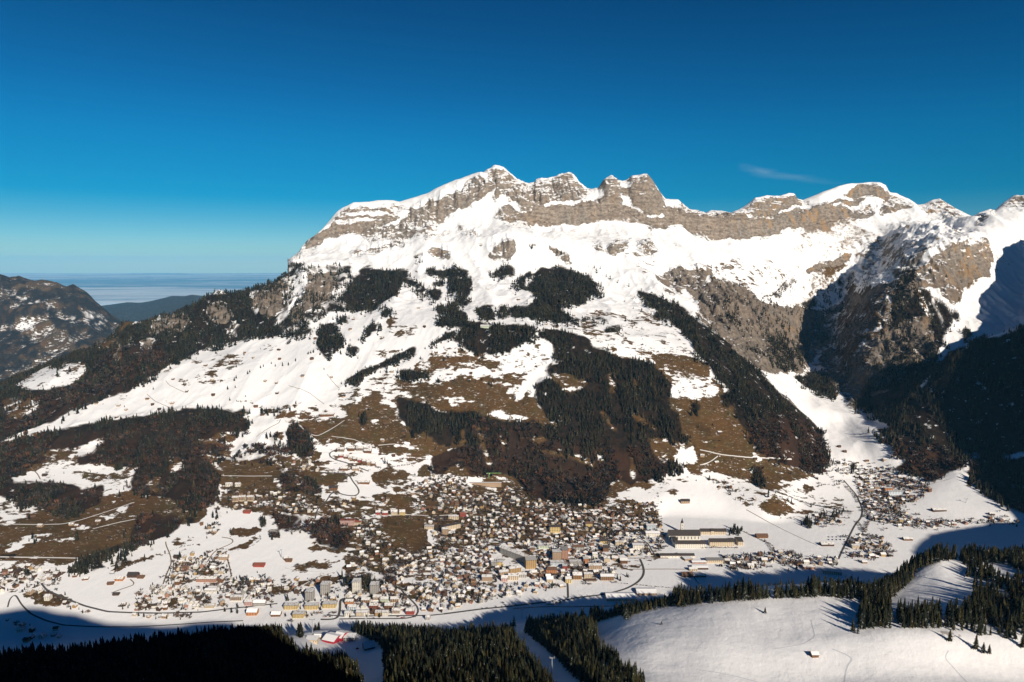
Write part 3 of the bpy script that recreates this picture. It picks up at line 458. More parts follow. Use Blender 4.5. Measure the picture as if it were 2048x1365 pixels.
for p, d_ in [([(200, 370), (450, 365), (700, 380), (760, 390), (740, 440), (700, 470), (560, 500), (640, 540), (700, 552), (860, 562), (1000, 600), (1060, 630), (930, 620), (900, 585), (860, 600), (700, 595), (480, 545), (420, 540), (290, 490), (260, 470), (180, 440), (130, 370)], .16), ([(0, 380), (130, 370), (180, 440), (260, 470), (90, 470), (0, 520)], .6),
              ([(400, 440), (500, 450), (480, 520), (420, 520)], .62), ([(640, 540), (720, 510), (860, 560), (860, 600), (700, 590)], .55), ([(780, 475), (920, 460), (930, 500), (980, 560), (1010, 600), (900, 560), (720, 520)], .05), ([(780, 470), (830, 380), (900, 290), (975, 318), (960, 350), (880, 400), (840, 470)], .97),
              ([(190, 230), (430, 235), (520, 200), (640, 220), (560, 270), (400, 290), (300, 310), (200, 290)], .24), ([(500, 330), (600, 350), (700, 340), (800, 300), (850, 330), (760, 370), (540, 370)], .3), ([(430, 130), (520, 190), (480, 215)], .4), ([(790, 200), (900, 180), (960, 230), (860, 270), (760, 260)], .62), ([(300, 300), (520, 290), (700, 270), (900, 280), (820, 300), (500, 325), (300, 340)], .9),
              ([(0, 510), (60, 480), (130, 490), (100, 580), (130, 620), (0, 610)], .35), ([(0, 620), (130, 620), (280, 690), (500, 690), (520, 735), (290, 800), (0, 780)], .06), ([(110, 720), (250, 740), (180, 765), (60, 740)], .6), ([(1090, 325), (1180, 335), (1240, 380), (1190, 400), (1100, 412), (1060, 360)], .22), ([(1085, 395), (1180, 390), (1235, 375), (1200, 405), (1100, 418)], .9),
              ([(1770, 250), (1880, 230), (1970, 300), (1950, 345), (1800, 330)], .16), ([(1700, 340), (1950, 340), (2010, 400), (1980, 460), (1700, 450)], .72), ([(1700, 470), (1980, 460), (2048, 520), (2048, 900), (1900, 850), (1850, 770), (1790, 740), (1770, 620), (1740, 540)], .07), ([(1800, 760), (1830, 725), (1862, 790), (1830, 850), (1800, 820)], 1),
              ([(1370, 950), (1440, 975), (1430, 1020), (1370, 1010)], .1), ([(1500, 950), (1640, 945), (1640, 960), (1560, 1000), (1500, 985)], .1), ([(1150, 0), (1230, 0), (1290, 60), (1250, 120), (1180, 80)], .4), ([(1280, 540), (1640, 660), (1700, 840), (1600, 790)], .1), ([(1400, 60), (1500, 100), (1650, 130), (1640, 200), (1400, 180), (1230, 130), (1300, 80)], .72),
              ([(1690, 40), (1790, 50), (1780, 90), (1700, 90)], .55)]: s('Q', p, d_)
for p, d_ in [([(570, 580), (700, 565), (940, 610), (980, 650), (1100, 660), (1080, 690), (900, 690), (740, 690), (730, 760), (700, 800), (560, 860), (420, 900), (0, 880), (0, 720), (200, 700), (290, 690), (470, 660), (540, 630)], .1), ([(0, 600), (60, 605), (240, 640), (120, 700), (0, 712)], .62), ([(560, 690), (680, 620), (740, 610), (620, 690), (600, 740), (560, 750)], .6),
              ([(340, 755), (480, 740), (500, 760), (360, 775)], .72), ([(100, 810), (200, 770), (300, 760), (200, 820), (60, 880), (10, 880)], .72), ([(780, 480), (900, 480), (900, 580), (780, 570)], .2), ([(1190, 400), (1480, 400), (1460, 470), (1200, 465)], .04), ([(1200, 470), (1460, 480), (1480, 540), (1240, 550)], .08), ([(1190, 540), (1700, 600), (1690, 650), (1200, 600)], .35),
              ([(1640, 170), (1880, 170), (1780, 200), (1760, 240), (1680, 230)], .05), ([(1850, 90), (2000, 50), (1960, 90), (1860, 100)], .1), ([(1520, 125), (1600, 125), (1580, 145), (1530, 145)], .1), ([(1600, 140), (1680, 135), (1660, 160), (1610, 160)], .1), ([(1640, 90), (1700, 90), (1690, 110), (1640, 105)], .15), ([(1460, 240), (1540, 235), (1540, 265), (1480, 260)], .1),
              ([(1720, 250), (1900, 200), (2040, 200), (2040, 290), (1900, 290), (1740, 290)], .1), ([(1250, 740), (1390, 740), (1420, 770), (1260, 780)], .1), ([(1650, 840), (1720, 830), (1850, 870), (1700, 880)], .1)]: s('R', p, d_)
s('R', [(570, 265), (600, 262), (540, 300), (500, 355), (420, 360), (430, 300)], .9); s('R', [(80, 470), (380, 380), (420, 420), (740, 430), (710, 555), (440, 540), (200, 500)], .78); s('R', [(380, 440), (700, 440), (700, 490), (500, 500)], .4)
# --- rock
RC = [('B', [(340, 300), (370, 282), (650, 270), (780, 290), (900, 215), (1180, 95), (1250, 160), (1200, 240), (1050, 300), (950, 380), (800, 440), (700, 470), (560, 462), (400, 472), (280, 462), (200, 500), (120, 562), (40, 600), (0, 600), (100, 540), (160, 470), (240, 420), (280, 370)]),
      ('B', [(410, 545), (560, 500), (720, 480), (700, 522), (600, 540), (440, 562)]),
      ('B', [(1210, 50), (1255, 40), (1340, 75), (1450, 140), (1500, 120), (1690, 70), (1800, 170), (1900, 165), (1980, 90), (2100, 100), (2100, 300), (1950, 300), (1850, 330), (1750, 350), (1640, 395), (1500, 352), (1480, 402), (1430, 382), (1350, 392), (1260, 342), (1300, 270), (1250, 200)]),
      ('C', [(520, 170), (650, 95), (860, 80), (960, 220), (1050, 235), (1130, 290), (1220, 300), (1340, 315), (1480, 250), (1640, 205), (1760, 235), (1820, 240), (1700, 275), (2100, 220), (2100, 340), (1960, 355), (1800, 385), (1700, 400), (1620, 440), (1500, 442), (1400, 460), (1230, 470), (1140, 430), (1050, 380), (930, 400), (880, 400),
             (700, 295), (560, 312), (500, 362), (400, 375), (240, 372), (200, 342)]),
      ('B', [(1220, 565), (1240, 500), (1290, 470), (1360, 460), (1362, 520), (1330, 602), (1250, 592)]), ('B', [(1575, 480), (1640, 530), (1695, 612), (1620, 600)]),
      ('C', [(530, 500), (600, 490), (590, 542), (650, 500), (700, 470), (772, 470), (772, 522), (650, 552), (560, 530)]), ('C', [(820, 480), (900, 455), (922, 502), (862, 565), (820, 540)]),
      ('C', [(940, 662), (1080, 640), (1240, 635), (1200, 722), (1100, 772), (1030, 782), (960, 742)]),
      ('C', [(1110, 772), (1250, 712), (1400, 742), (1480, 782), (1560, 842), (1740, 862), (1880, 902), (1860, 1050), (1820, 1130), (1800, 1250), (1700, 1240), (1560, 1240), (1380, 1120), (1220, 960), (1160, 900)]),
      ('D', [(1350, 592), (1530, 482), (1590, 452), (1750, 440), (1800, 562), (1780, 652), (1650, 722), (1600, 832), (1510, 792), (1500, 722), (1340, 722), (1340, 642)]), ('D', [(670, 620), (880, 512), (950, 522), (900, 562), (700, 642)]),
      ('D', [(860, 155), (900, 100), (1110, 78), (1180, 150), (1260, 180), (1340, 230), (1250, 250), (1150, 170), (1000, 192), (880, 162)]),
      ('D', [(700, 212), (850, 200), (1000, 232), (1200, 180), (1290, 220), (1200, 280), (1080, 282), (900, 310), (700, 335), (480, 385), (300, 425), (60, 395), (-40, 330), (0, 272), (60, 255), (200, 270), (320, 185), (490, 165), (590, 150), (630, 190), (480, 280)]),
      ('D', [(1350, 250), (1400, 220), (1490, 175), (1540, 220), (1660, 290), (1400, 285)]), ('D', [(1720, 345), (1800, 290), (1825, 250), (1720, 290)]), ('D', [(1845, 235), (1950, 165), (2300, 120), (2300, 260), (2000, 240)]), ('D', [(1562, 430), (1595, 335), (1635, 410)]),
      ('D', [(660, 1000), (900, 800), (1200, 700), (1180, 1000), (950, 1500), (780, 1260)]), ('D', [(1100, 1000), (1400, 900), (1500, 1100), (1350, 1300), (1000, 1400)]), ('D', [(1220, 560), (1290, 510), (1440, 460), (1350, 560), (1250, 620)])]
for v_, p_ in RC: r(v_, p_, .9)
r('D', [(1050, 440), (1250, 420), (1400, 440), (1330, 520), (1220, 640), (1080, 680), (960, 620)], .42); r('D', [(1200, 640), (1340, 560), (1360, 720), (1250, 900), (1190, 800)], .55)
r('D', [(760, 950), (900, 830), (1190, 740), (1180, 900), (1100, 1100), (950, 1350), (720, 1200)], .5); s('D', [(700, 900), (900, 800), (1190, 720), (1180, 900), (1100, 1100), (950, 1350), (700, 1250)], .8)
for e in [('B', 870, 445, 25, 35), ('B', 1040, 405, 22, 14), ('B', 940, 438, 45, 18), ('B', 1125, 430, 60, 22), ('B', 955, 562, 60, 28), ('B', 1160, 485, 20, 10), ('B', 700, 495, 60, 30), ('B', 1350, 520, 30, 60), ('D', 420, 575, 50, 10), ('D', 160, 610, 30, 15), ('D', 1000, 535, 40, 10), ('C', 1070, 670, 60, 30)]: re_(*e, .8)
s('C', [(1200, 882), (1300, 1002), (1450, 1132), (1560, 1242), (1500, 1242), (1380, 1132), (1220, 962)], .25); s('C', [(900, 640), (1240, 640), (1500, 760), (1480, 800), (1200, 760), (1000, 780)], .62)
s('D', [(700, 900), (1200, 700), (1180, 1000), (950, 1500), (700, 1400)], .6)
s('C', [(680, 290), (760, 330), (860, 420), (900, 400), (820, 370), (740, 300)], .5); s('C', [(700, 520), (900, 560), (950, 640), (800, 640), (720, 580)], .72); s('D', [(0, 560), (200, 560), (700, 640), (500, 700), (250, 760), (0, 700)], .72)
s('C', [(1110, 772), (1250, 712), (1400, 742), (1480, 782), (1560, 842), (1740, 862), (1880, 902), (1860, 1050), (1820, 1130), (1800, 1250), (1700, 1240), (1560, 1240), (1380, 1120), (1220, 960), (1160, 900)], .45)
s('D', [(680, 1000), (900, 800), (1200, 700), (1350, 600), (1400, 900), (1500, 1100), (1350, 1400), (950, 1500), (780, 1260)], .5)
s('C', [(200, 270), (500, 250), (600, 190), (800, 240), (940, 230), (1100, 320), (1500, 330), (1800, 250), (2048, 290), (2048, 340), (1700, 400), (1400, 460), (1130, 420), (900, 400), (700, 290), (500, 360), (200, 340)], .6)
s('B', [(180, 650), (350, 650), (330, 790), (200, 830), (160, 750)], .45)
f('C', [(1130, 800), (1500, 800), (1860, 920), (1820, 1120), (1500, 1000), (1250, 930)], .16) if False else None
for v_, p_ in [('C', [(240, 285), (250, 262), (330, 248), (420, 240), (500, 222), (520, 192), (620, 172), (612, 215), (560, 245), (500, 255), (400, 268), (300, 275)]), ('C', [(935, 228), (1045, 236), (1060, 262), (1000, 268), (940, 275)]), ('C', [(700, 128), (760, 122), (745, 165), (690, 168)]), ('C', [(810, 322), (895, 318), (930, 300), (940, 340), (850, 345)]),
               ('C', [(1350, 335), (1450, 325), (1600, 312), (1612, 328), (1480, 348), (1360, 348)]), ('C', [(1622, 325), (1680, 285), (1800, 250), (1805, 268), (1700, 302), (1640, 330)]), ('D', [(800, 195), (880, 222), (1000, 212), (1060, 188), (1090, 200), (1000, 245), (850, 232)]), ('D', [(1100, 190), (1160, 180), (1150, 260), (1120, 290)]),
               ('D', [(850, 120), (940, 85), (1000, 90), (900, 130), (850, 170)]), ('B', [(365, 312), (560, 302), (640, 322), (520, 332), (400, 335)]), ('B', [(300, 368), (450, 352), (640, 348), (500, 380), (320, 388)]), ('B', [(660, 305), (770, 300), (720, 345), (640, 405), (600, 400), (690, 340)]), ('B', [(900, 210), (1170, 90), (1180, 100), (1000, 190), (930, 255), (900, 250)]),
               ('B', [(1290, 265), (1340, 250), (1480, 290), (1470, 310), (1350, 300)]), ('C', [(0, 205), (60, 265), (190, 285), (190, 305), (90, 300), (0, 260)]), ('B', [(240, 460), (460, 440), (560, 455), (400, 478), (260, 480)]), ('C', [(680, 175), (720, 200), (760, 260), (830, 300), (820, 320), (740, 280)])]:
    fill(ROC, v_, p_, .12); fill(SNW, v_, p_, 1)
# steep rock is bare, the long grass of the warm side shows through in the upper band
FORs = blur(FOR, 1); DECs = blur(DEC, 5); SNWs = blur(SNW, 3); ROCs = blur(ROC, 2); ROCw = blur(ROC, 6)

# ------------------------------------------------------------------ roughness of the relief
u0, v0 = project(GX, GY, H)
rk = look(ROCw, u0, v0); fo = look(blur(FOR, 6), u0, v0)
high = smooth(20, 130, H)
nearshelf = (GY < 1330) & (H > 20)
A = 0.6+high*(7+10*fo); A = np.where(GY < 1350, 2.2+3.0*fo, A)
n1 = fbm(GX, GY, 260, 6, 3); n2 = fbm(GX, GY, 170, 6, 20, .52, True); n3 = fbm(GX, GY, 60, 5, 40, .55, True)
skyd = np.clip((np.array(ribs[SKY_I][0])[None, :]-GY)/250, 0, 1); skyd = np.where(np.isnan(skyd), 1, skyd); skyd = np.where(GY > 5300, 1, skyd)
A = A*np.where(GY > 6000, 3.0, 1.0)
mt = smooth(3000, 3600, GY)*(GY < 5200)
D = A*(n1-.5)*2.4
spur = fbm(GX+0.3*GY, GY*0.55, 430, 5, 25, .5, True)-.55
D += mt*np.clip(skyd*1.3, 0, 1)*spur*125*(1-.4*rk)+mt*(1-rk)*(fbm(GX, GY, 90, 4, 27)-.5)*16*(.25+.75*skyd)
D += high*(GY > 2350)*(GY < 3400)*(fbm(GX*1.2, GY*.6, 260, 4, 29, .5, True)-.55)*np.where(fo > .4, 34, 20)
rkA = rk*np.where(GY > 6000, 0, 1)*(0.25+0.75*skyd)
D += rkA*((n2-.55)*70+(n3-.5)*36)
D += rkA*(fbm(GX+.12*GY, GY*.16, 95, 5, 45, .6, True)-.55)*95
far = smooth(6200, 7200, GY)*smooth(-440, -200, H)
D += far*((fbm(GX, GY, 700, 6, 60, .5, True)-.5)*260)*np.clip((9000-GY)/900, 0.12, 1)
_bz = smooth(.42, .46, azs)[None, :]*smooth(.66, .60, azs)[None, :]*smooth(3250, 3500, GY)*smooth(4850, 4600, GY)
D += _bz*((fbm(GX+.5*GY, GY*.5-.3*GX, 150, 5, 201, .58, True)-.55)*85+(fbm(GX, GY, 45, 4, 205, .55, True)-.5)*22)
# gullied forest slopes
D += high*fo*(1-rk)*(GY < 5000)*(fbm(GX*1.0, GY*0.35, 110, 4, 70, .5, True)-.55)*np.where(GY < 1350, 4, 24)
# wind ripples and old tracks in the shelf snow
shelf = smooth(1400, 1250, GY)*smooth(0.1, 0.2, azs[None, :]*1.0+0*GY)*(1-fo)
D += shelf*((fbm(GX+0.5*GY, GY*1.6, 22, 4, 80)-.5)*0.8+(fbm(GX, GY, 160, 2, 81)-.5)*14)
_kx, _ky = 760.0, 1210.0
D += 16*np.exp(-(((GX-_kx)/60)**2+((GY-_ky)/55)**2))
H1 = H+D
# ledges of the layered limestone
tl = np.interp(GX[0]/GY[0]*4500, [-1600, -100, 150, 900, 2200, 3500], [-600, -120, -60, 60, 170, 500])
tilt = H1-tl[None, :]+(fbm(GX, GY, 420, 4, 90)-.5)*150
P_ = 64.0
q = tilt/P_; fl = np.floor(q); fr = q-fl
stp = (fl+smooth(0.42, 0.95, fr))*P_
dz_ = (stp-tilt)
H1 = H1+dz_*0.42*rk*(GY > 3300)*(GY < 5200)*(0.2+0.8*skyd)*smooth(.35, .6, fbm(GX, GY, 350, 2, 95))
P2 = 21.0; q = tilt/P2; fl = np.floor(q); fr = q-fl
H1 = H1+((fl+smooth(0.4, 0.9, fr))*P2-tilt)*0.18*rk*(GY > 3300)*(GY < 5200)
H = H1
U0, V0 = project(GX, GY, H)
VMIN = np.minimum.accumulate(V0, axis=0)
def rowidx(y): return np.interp(y, ROWS, np.arange(NR))
def hgt(x, y):
    x = np.asarray(x, float); y = np.asarray(y, float)
    c = np.clip((x/y-AZ0)/(AZ1-AZ0)*(NC-1), 0, NC-1.001); rr = np.clip(rowidx(y), 0, NR-1.001)
    ci = c.astype(int); ri = rr.astype(int); fc = c-ci; fr = rr-ri
    return (H[ri, ci]*(1-fr)+H[ri+1, ci]*fr)*(1-fc)+(H[ri, ci+1]*(1-fr)+H[ri+1, ci+1]*fr)*fc
def visible(x, y, z, tol=3.0):
    u, v = project(x, y, z)
    c = np.clip(np.round((x/y-AZ0)/(AZ1-AZ0)*(NC-1)), 0, NC-1).astype(int); rr = np.clip(rowidx(y).astype(int)-3, 0, NR-1)
    return v <= VMIN[rr, c]+tol
def ground(u, v):
    """first point of the land met by the line of sight through photo pixel (u, v)"""
    a, dy, dz = ray(u, v); az = a/dy; sl = dz/dy
    c = int(np.clip(round((az-AZ0)/(AZ1-AZ0)*(NC-1)), 0, NC-1))
    zr = CAM_Z+sl*ROWS; hit = np.nonzero(H[:, c] >= zr)[0]
    hit = hit[hit > 3]
    if len(hit) == 0: return None
    i = hit[0]; d0 = zr[i-1]-H[i-1, c]; d1 = zr[i]-H[i, c]
    t = d0/(d0-d1) if d0 != d1 else 0
    y = ROWS[i-1]+t*(ROWS[i]-ROWS[i-1]); x = az*y
    return Vector((x, y, float(hgt(x, y))))

# ------------------------------------------------------------------ materials
def mat(name, col=(.5, .5, .5), rough=.8, spec=.2):
    m = bpy.data.materials.new(name); m.use_nodes = True
    b = m.node_tree.nodes['Principled BSDF']; b.inputs['Base Color'].default_value = (*col, 1); b.inputs['Roughness'].default_value = rough
    b.inputs['Specular IOR Level'].default_value = spec
    return m
class NB:
    def __init__(s, m): s.t = m.node_tree; s.b = s.t.nodes['Principled BSDF']
    def n(s, t, **k):
        x = s.t.nodes.new(t)
        for a, b in k.items(): setattr(x, a, b)
        return x
    def put(s, sock, v):
        if isinstance(v, (int, float)): sock.default_value = v
        elif isinstance(v, tuple): sock.default_value = (*v, 1) if len(v) == 3 and sock.type == 'RGBA' else v
        else: s.t.links.new(v, sock)
    def m(s, op, a, b=None, c=None):
        x = s.n('ShaderNodeMath', operation=op)
        for i, v in enumerate((a, b, c)):
            if v is not None: s.put(x.inputs[i], v)
        return x.outputs[0]
    def ss(s, a, b, v):
        x = s.n('ShaderNodeMapRange', interpolation_type='SMOOTHSTEP'); s.put(x.inputs['Value'], v)
        s.put(x.inputs['From Min'], a); s.put(x.inputs['From Max'], b); return x.outputs[0]
    def mix(s, f, a, b):
        x = s.n('ShaderNodeMix', data_type='RGBA'); s.put(x.inputs['Factor'], f); s.put(x.inputs['A'], a); s.put(x.inputs['B'], b); return x.outputs['Result']
    def noise(s, vec, scale, detail=5, rough=.55, sc=None, rot=None):
        if sc or rot:
            mp = s.n('ShaderNodeMapping'); s.t.links.new(vec, mp.inputs[0])
            if sc: mp.inputs['Scale'].default_value = sc
            if rot: mp.inputs['Rotation'].default_value = rot
            vec = mp.outputs[0]
        x = s.n('ShaderNodeTexNoise'); s.t.links.new(vec, x.inputs['Vector']); x.inputs['Scale'].default_value = scale; x.inputs['Detail'].default_value = detail; x.inputs['Roughness'].default_value = rough
        return x.outputs[0]
def terrain_material():
    m = mat('mountain_ground', rough=.9, spec=.1); B = NB(m)
    g = B.n('ShaderNodeNewGeometry'); pos = g.outputs['Position']
    at = B.n('ShaderNodeAttribute', attribute_name='cover'); sp_ = B.n('ShaderNodeSeparateColor'); B.t.links.new(at.outputs['Color'], sp_.inputs[0])
    snow, rock, forest = sp_.outputs[0], sp_.outputs[1], sp_.outputs[2]; dec = at.outputs['Alpha']
    sn = B.n('ShaderNodeSeparateXYZ'); B.t.links.new(g.outputs['Normal'], sn.inputs[0]); nz_ = sn.outputs[2]
    big = B.noise(pos, 1/90, 6, .6); mid = B.noise(pos, 1/22, 7, .64, sc=(1, .6, 1.7), rot=(0, .15, 0)); fine = B.noise(pos, 1/5, 5, .6); strk = B.noise(pos, 1/18, 6, .62, sc=(.5, 1, 1.9), rot=(0, .2, .3))
    strata = B.noise(pos, 1/16, 5, .65, sc=(.16, .16, 1.1), rot=(0, .16, 0)); huge = B.noise(pos, 1/260, 3, .5)
    # snow
    dia = B.noise(pos, 1/26, 8, .68, sc=(.6, 1, 1.25), rot=(0, .45, .6)); nmix = B.m('ADD', B.m('MULTIPLY', dia, .5), B.m('ADD', B.m('MULTIPLY', strk, .22), B.m('MULTIPLY', B.noise(pos, 1/70, 8, .68), .28)))
    nm = B.m('MULTIPLY', B.m('SUBTRACT', nmix, .5), 4.6); nm = B.m('MINIMUM', B.m('MAXIMUM', nm, -.455), .455)
    smask = B.ss(.45, .56, B.m('ADD', snow, nm)); smask = B.m('MAXIMUM', smask, B.m('MULTIPLY', B.ss(.57, .70, B.noise(pos, 1/7, 6, .72, sc=(.6, 1, 1.5), rot=(0, .3, .5))), B.m('MULTIPLY', B.ss(-.25, .25, B.m('ADD', nm, snow)), .8)))
    smask = B.m('MULTIPLY', smask, B.ss(.35, .52, B.m('ADD', nz_, B.m('MULTIPLY', B.m('SUBTRACT', mid, .5), .5))))
    # snow lying on rock: only on the flatter ledges
    sr = B.m('ADD', nz_, B.m('MULTIPLY', B.m('SUBTRACT', B.m('ADD', B.m('MULTIPLY', mid, .65), B.m('MULTIPLY', strata, .35)), .5), 1.0))
    srm = B.ss(.70, .80, B.m('ADD', sr, B.m('MULTIPLY', B.m('SUBTRACT', snow, 1.0), .45)))
    rmask = B.ss(.44, .56, B.m('ADD', rock, B.m('MULTIPLY', B.m('SUBTRACT', mid, .5), 1.3)))
    # rock colour
    rc = B.mix(B.ss(.38, .62, B.m('ADD', B.m('MULTIPLY', strata, .45), B.m('MULTIPLY', mid, .55))), (.155, .122, .095), (.36, .295, .235)); rc = B.mix(B.ss(.42, .6, huge), rc, B.mix(B.ss(.4, .6, mid), (.17, .145, .12), (.31, .265, .22))); sx_ = B.n('ShaderNodeSeparateXYZ'); B.t.links.new(pos, sx_.inputs[0]); warm = B.m('ADD', .22, B.m('MULTIPLY', B.ss(1200.0, 1600.0, sx_.outputs[0]), .75)); rc = B.mix(B.m('MULTIPLY', B.ss(.48, .68, B.noise(pos, 1/60, 4, .6, sc=(1, 1, .5))), warm), rc, (.36, .23, .12))
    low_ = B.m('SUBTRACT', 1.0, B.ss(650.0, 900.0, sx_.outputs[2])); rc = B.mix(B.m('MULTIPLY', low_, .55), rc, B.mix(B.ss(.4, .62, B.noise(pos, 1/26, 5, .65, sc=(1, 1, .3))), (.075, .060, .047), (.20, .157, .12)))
    rc = B.mix(B.m('MULTIPLY', B.ss(.5, .72, B.noise(pos, 1/14, 5, .65, sc=(1, 1, .25))), .6), rc, (.13, .112, .098))
    # meadows
    gc = B.mix(B.ss(.35, .65, big), (.112, .058, .020), (.070, .040, .015)); gc = B.mix(B.m('MULTIPLY', B.ss(.45, .7, huge), .6), gc, (.140, .064, .021)); gc = B.mix(B.m('MULTIPLY', fine, .6), gc, (.046, .034, .016)); gc = B.mix(B.m('MULTIPLY', B.ss(.5, .68, B.noise(pos, 1/12, 7, .7, sc=(.5, 1, 1.8), rot=(0, .3, .4))), .55), gc, (.19, .115, .045)); gc = B.mix(B.m('MULTIPLY', B.ss(.52, .66, B.noise(pos, 1/45, 5, .6)), .5), gc, (.075, .062, .022))
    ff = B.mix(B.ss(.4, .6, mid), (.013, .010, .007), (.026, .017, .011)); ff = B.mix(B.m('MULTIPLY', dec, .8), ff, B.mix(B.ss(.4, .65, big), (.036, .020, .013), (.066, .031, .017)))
    sparse = B.ss(.62, .68, B.m('ADD', B.m('MULTIPLY', B.noise(pos, 1/30, 6, .7), 1.0), B.m('MULTIPLY', B.m('SUBTRACT', snow, .9), .25)))
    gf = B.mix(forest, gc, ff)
    gf = B.mix(B.ss(760.0, 900.0, sx_.outputs[2]), gf, B.mix(.35, rc, (.12, .09, .07)))
    smask2 = B.m('MULTIPLY', smask, B.m('SUBTRACT', 1.0, B.m('MULTIPLY', forest, B.m('SUBTRACT', 1.0, B.m('MULTIPLY', sparse, .75)))))
    scol = B.mix(B.m('MULTIPLY', big, .35), (.86, .85, .84), (.78, .775, .775))
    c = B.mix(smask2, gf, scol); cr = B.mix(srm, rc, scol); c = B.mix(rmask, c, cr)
    B.put(B.b.inputs['Base Color'], c)
    bp = B.n('ShaderNodeBump'); bp.inputs['Strength'].default_value = 1.0; bp.inputs['Distance'].default_value = 1.0
    h = B.m('ADD', B.m('MULTIPLY', B.m('MULTIPLY', rmask, B.m('ADD', B.m('MULTIPLY', strata, .5), mid)), 11.0), B.m('MULTIPLY', B.m('ADD', B.m('MULTIPLY', fine, .35), B.m('MULTIPLY', mid, 1.6)), 1.0))
    h = B.m('SUBTRACT', h, B.m('MULTIPLY', B.m('SUBTRACT', 1.0, smask2), .3))
    B.put(bp.inputs['Height'], h); B.t.links.new(bp.outputs[0], B.b.inputs['Normal'])
    return m
M_TER = terrain_material()
def mesh_from(name, verts, faces_flat, nper, material, attrs=None, smooth_=False, mats=None, midx=None):
    me = bpy.data.meshes.new(name); nv = len(verts); nf = len(faces_flat)//nper
    me.vertices.add(nv); me.vertices.foreach_set('co', np.asarray(verts, np.float32).ravel())
    me.loops.add(nf*nper); me.loops.foreach_set('vertex_index', np.asarray(faces_flat, np.int32))
    me.polygons.add(nf); me.polygons.foreach_set('loop_start', np.arange(0, nf*nper, nper, dtype=np.int32))
    me.polygons.foreach_set('use_smooth', np.full(nf, smooth_))
    for m_ in (mats or [material]): me.materials.append(m_)
    if midx is not None: me.polygons.foreach_set('material_index', np.asarray(midx, np.int32))
    if attrs:
        for k, (dom, arr) in attrs.items():
            a = me.attributes.new(k, 'FLOAT_COLOR', dom); a.data.foreach_set('color', np.asarray(arr, np.float32).ravel())
    me.update(calc_edges=True); me.validate()
    return me
def grid_faces(nr, nc):
    i = np.arange(nr-1)[:, None]*nc+np.arange(nc-1)[None, :]
    return np.stack([i, i+1, i+nc+1, i+nc], -1).astype(np.int32).ravel()
def tag(o, label=None, cat=None, group=None, kind=None):
    if label: o['label'] = label
    if cat: o['category'] = cat
    if group: o['group'] = group
    if kind: o['kind'] = kind
    return o
def link(name, me, parent=None, loc=None, rz=0.0):
    o = bpy.data.objects.new(name, me); C.objects.link(o)
    if parent: o.parent = parent
    if loc is not None: o.location = loc
    if rz: o.rotation_euler = (0, 0, rz)
    return o
jx = (fbm(GX, GY, 24, 3, 101)-.5)*9*np.clip(3000/GY, .5, 2)+(fbm(GX, GY, 130, 3, 107)-.5)*np.where(GY < 2600, 13, 34); jy = (fbm(GX, GY, 20, 3, 105)-.5)*6*np.clip(3000/GY, .5, 2)+(fbm(GX, GY, 110, 3, 109)-.5)*np.where(GY < 2600, 8, 20)
cov = np.zeros((NR, NC, 4), np.float32)
cov[..., 0] = look(SNWs, U0+jx, V0+jy); cov[..., 1] = look(ROCs, U0+jx, V0+jy); cov[..., 2] = look(FORs, U0+jx*.6, V0+3+jy*.6); cov[..., 3] = look(DECs, U0, V0)
soft = cov[..., 2]; cov[..., 2] = smooth(.42, .88, look(blur(FOR, 3), U0+jx*.6, V0+2+jy*.6)+(fbm(GX, GY, 60, 4, 130)-.5)*1.1*(soft > .02)*(soft < .9))
rs = cov[..., 1]; cov[..., 1] = np.clip(rs+(fbm(GX, GY, 90, 4, 140)-.5)*.7*(rs > .02), 0, 1)
hol = np.clip((blur(H.astype(np.float32), 5)-H)/np.where(GY < 2400, .8, 2.2), -1, 1)
cov[..., 0] = np.where(cov[..., 0] > .03, np.clip(cov[..., 0]+np.where(cov[..., 0] < .93, .16, .05)*hol, 0, 1), 0)
# occluded and off-frame land
cov[..., 0] = np.where(GY > 6000, np.where(V0 < 0, .3, cov[..., 0]), cov[..., 0])
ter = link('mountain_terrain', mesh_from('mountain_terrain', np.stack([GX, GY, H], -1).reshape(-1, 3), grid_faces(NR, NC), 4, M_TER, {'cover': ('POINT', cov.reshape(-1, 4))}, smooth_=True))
tag(ter, 'snowy alpine mountainside with brown meadows, limestone cliffs and flat valley floor', 'mountain', kind='structure')
# ------------------------------------------------------------------ the mountains beside and behind the viewpoint, which shade the valley
def side_ridge(name, pts, q0, label, depth=900):
    """pts: (s, height) along the line across the sun's direction; q0: its offset towards the sun"""
    px, py = -SY, SX
    S_ = np.arange(pts[0][0], pts[-1][0], 12.0); Hh = np.interp(S_, [p[0] for p in pts], [p[1] for p in pts])
    Hh = Hh+(fbm(S_, S_*0+q0, 70, 4, 7)-.5)*18+(fbm(S_, S_*0, 25, 2, 9)-.5)*5
    K = [0, 30, 120, 300, 600, depth]; V = []
    for k in K:
        for s_, h_ in zip(S_, Hh):
            q = q0+k
            V.append((px*s_+SX*q, py*s_+SY*q, max(h_-k*0.9+(40*math.sin(s_*.01+k) if k > 60 else 0), -60)))
    for s_, h_ in zip(S_, Hh): V.append((px*s_+SX*(q0-6), py*s_+SY*(q0-6), min(h_-30, 500)))
    n = len(S_); F = []
    order = [len(K)]+list(range(len(K)))
    for a, b in zip(order[:-1], order[1:]):
        for i in range(n-1): F += [a*n+i, a*n+i+1, b*n+i+1, b*n+i]
    cv_ = np.tile(np.array([[.9, .5, .3, .2]], np.float32), (len(V), 1))
    o = link(name, mesh_from(name, V, F, 4, M_TER, {'cover': ('POINT', cv_)}, smooth_=True)); tag(o, label, 'mountain', kind='structure')
